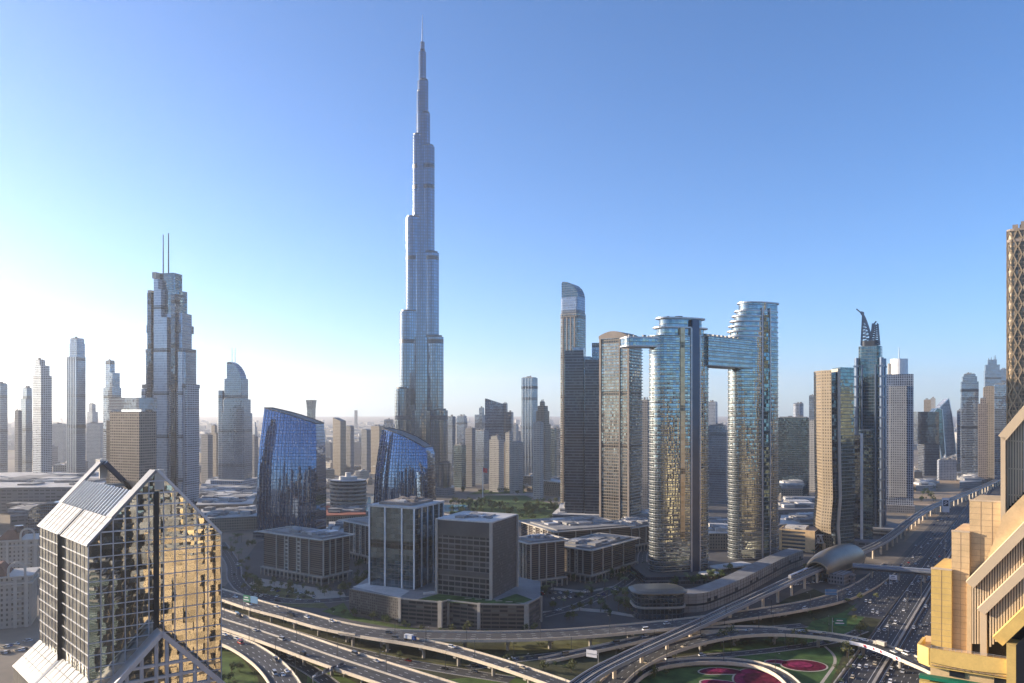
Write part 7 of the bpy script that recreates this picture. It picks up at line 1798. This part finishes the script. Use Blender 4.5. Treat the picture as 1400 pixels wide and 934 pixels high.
# ---------------------------------------------------------------- lamps, signs
lampM = []
def lamp_meshes(h, arms):
    a = MB(); a.tube((0, 0, 0), (0, 0, h), .20, .13, 6); b = []
    for s_ in arms:
        q = MB(); q.tube((0, 0, h - .1), (0, s_ * 2.2, h + .45), .07, .05, 5); c = MB(); c.box(0, s_ * 2.6, h + .38, .34, 1.0, .16); b.append((q, c))
    o = a.build('pole', 'dark_metal'); m0 = o.data; bpy.data.objects.remove(o); outp = [('pole', m0)]
    for q, c in b:
        o = q.build('arm', 'dark_metal'); outp.append(('arm', o.data)); bpy.data.objects.remove(o); o = c.build('lamp_head', 'white_metal'); outp.append(('lamp_head', o.data)); bpy.data.objects.remove(o)
    return outp
L1, L2_, L3 = lamp_meshes(11, (1,)), lamp_meshes(12, (1, -1)), lamp_meshes(24, (1, -1))
ORD = ('first', 'second', 'third', 'fourth', 'fifth', 'sixth', 'seventh', 'eighth', 'ninth', 'tenth', 'eleventh', 'twelfth', 'thirteenth', 'fourteenth', 'fifteenth', 'sixteenth')
def lamp(meshes, loc, rz, label, group):
    t = thing('street_lamp', label, 'street lamp', loc, rz, group)
    for nm, me in meshes: c = bpy.data.objects.new(nm, me); COL.objects.link(c); c.parent = t
def lamps(key, step, lat, meshes, d0, name, double=False):
    P, width, lanes, label = PATHS[key]; d = d0; k = 0
    while d < P.L - 5 and k < 16:
        c, tt, nn = P.at(d, lat); px = CX + F * c.x / c.y if c.y > 50 else -1
        if 290 < px < 1260 and HY + F * (CH - c.z) / c.y < 945:
            lamp(meshes, (c.x, c.y, c.z + .9), math.degrees(math.atan2(tt.y, tt.x)) + (0 if lat > 0 else 180), f'{"twin-armed" if double else "single-armed"} street lamp, {ORD[k]} along {name}', 'street lamps of the interchange'); k += 1
        d += step
lamps('upper', 46, 9.3, L1, 60, 'the near side of the upper flyover'); lamps('branch', 40, 5.7, L1, 70, 'the near side of the branch flyover'); lamps('dual', 44, 0, L2_, 40, 'the middle of the dual flyover', True)
lamps('right', 42, 6.5, L1, 30, 'the banner flyover'); lamps('lower', 48, 5.0, L1, 30, 'the ground road below the upper flyover'); lamps('middle', 40, 4.2, L1, 30, 'the slip road under the viaduct'); lamps('garden', 40, 3.6, L1, 10, 'the garden road'); lamps('corner', 40, -7.7, L1, 50, 'the lower-left ramp'); lamps('loop', 40, 4.0, L1, 40, 'the loop road')
for k, a in enumerate((-25, 60, 145, 230, 330, 430, 530)):
    x, y, _ = hw(a, -1.1 if k else -9); lamp(L3, (x, y, .1), math.degrees(math.atan2(HV.y, HV.x)), f'tall twin-armed mast lamp, {ORD[k]} along the highway median from the bottom', 'mast lamps of the highway')
def sign(label, base, z, wd, ht, mat, rz, two=None, arm=0.0, ph=5.5):
    p = G(base[0], base[1], z); t = thing('road_sign', label, 'road sign', p, rz, 'overhead road signs')
    mb = MB(); mb.tube((0, 0, 0), (0, 0, ph + ht), .22, .18, 8); mb.build('post', 'white_metal', t)
    mb = MB(); mb.bar((0, 0, ph + ht * .5), (arm + wd, 0, ph + ht * .5), .3, .3); mb.build('arm', 'white_metal', t)
    mb = MB(); mb.box(arm + wd / 2, -.3, ph, wd, .18, ht); mb.build('panel', mat, t)
    mb = MB()
    for k in range(2): mb.box(arm + wd * .45, -.42, ph + ht * (.25 + .36 * k), wd * (.7 - .2 * k), .05, ht * .13)
    mb.build('white_line', 'sign_white' if mat != 'sign_white' else 'slate_blue', t)
    if two: mb = MB(); mb.box(arm + wd * 1.55, -.3, ph, wd, .18, ht); mb.build('panel', two, t)
sign('green sign with a pale blue panel beside it over the upper flyover', (333, 833), 9, 7.5, 5, 'sign_green', -30, 'sign_blue', 0, 6)
sign('green overhead sign over the banner flyover beside the green triangle', (1138, 866), 8, 8, 5, 'sign_green', -8, None, 1, 5.5)
sign('pale blank-looking sign panel by the slip road under the viaduct', (818, 915), .1, 7, 4.4, 'sign_white', 152, None, 1, 6.5)
sign('grey-blue sign panel over the descending flyover near the metro shell', (1145, 824), 2, 9, 4.5, 'sign_blue', 175, None, .5, 6)
sign('white direction sign over the highway beside the footbridge', (1216, 806), 0, 6, 4, 'sign_white', -20, None, 0, 9)
sign('small green sign over the ground road at the edge of the gabled tower', (322, 852), 0, 4.5, 3, 'sign_blue', -35, None, 0, 6)
def gantry():
    a, b = G(428, 944, 0), G(470, 926, 0); t = thing('lane_gantry', 'grey overhead gantry with louvred panels at the bottom edge over the underpass road', 'gantry', a, math.degrees(math.atan2((b - a).y, (b - a).x))); L_ = (b - a).length
    for x in (0, L_): mb = MB(); mb.tube((x, 0, 0), (x, 0, 7.5), .35, .3, 8); mb.build('post', 'white_metal', t)
    mb = MB(); mb.box(L_ / 2, 0, 7, L_, 1.4, 1.0); mb.build('beam', 'white_metal', t)
    for k in range(4): mb = MB(); mb.box(L_ * (.14 + .24 * k), -.9, 7.2, L_ * .19, .2, 2.4); mb.build('panel', 'shed_grey', t)
gantry()
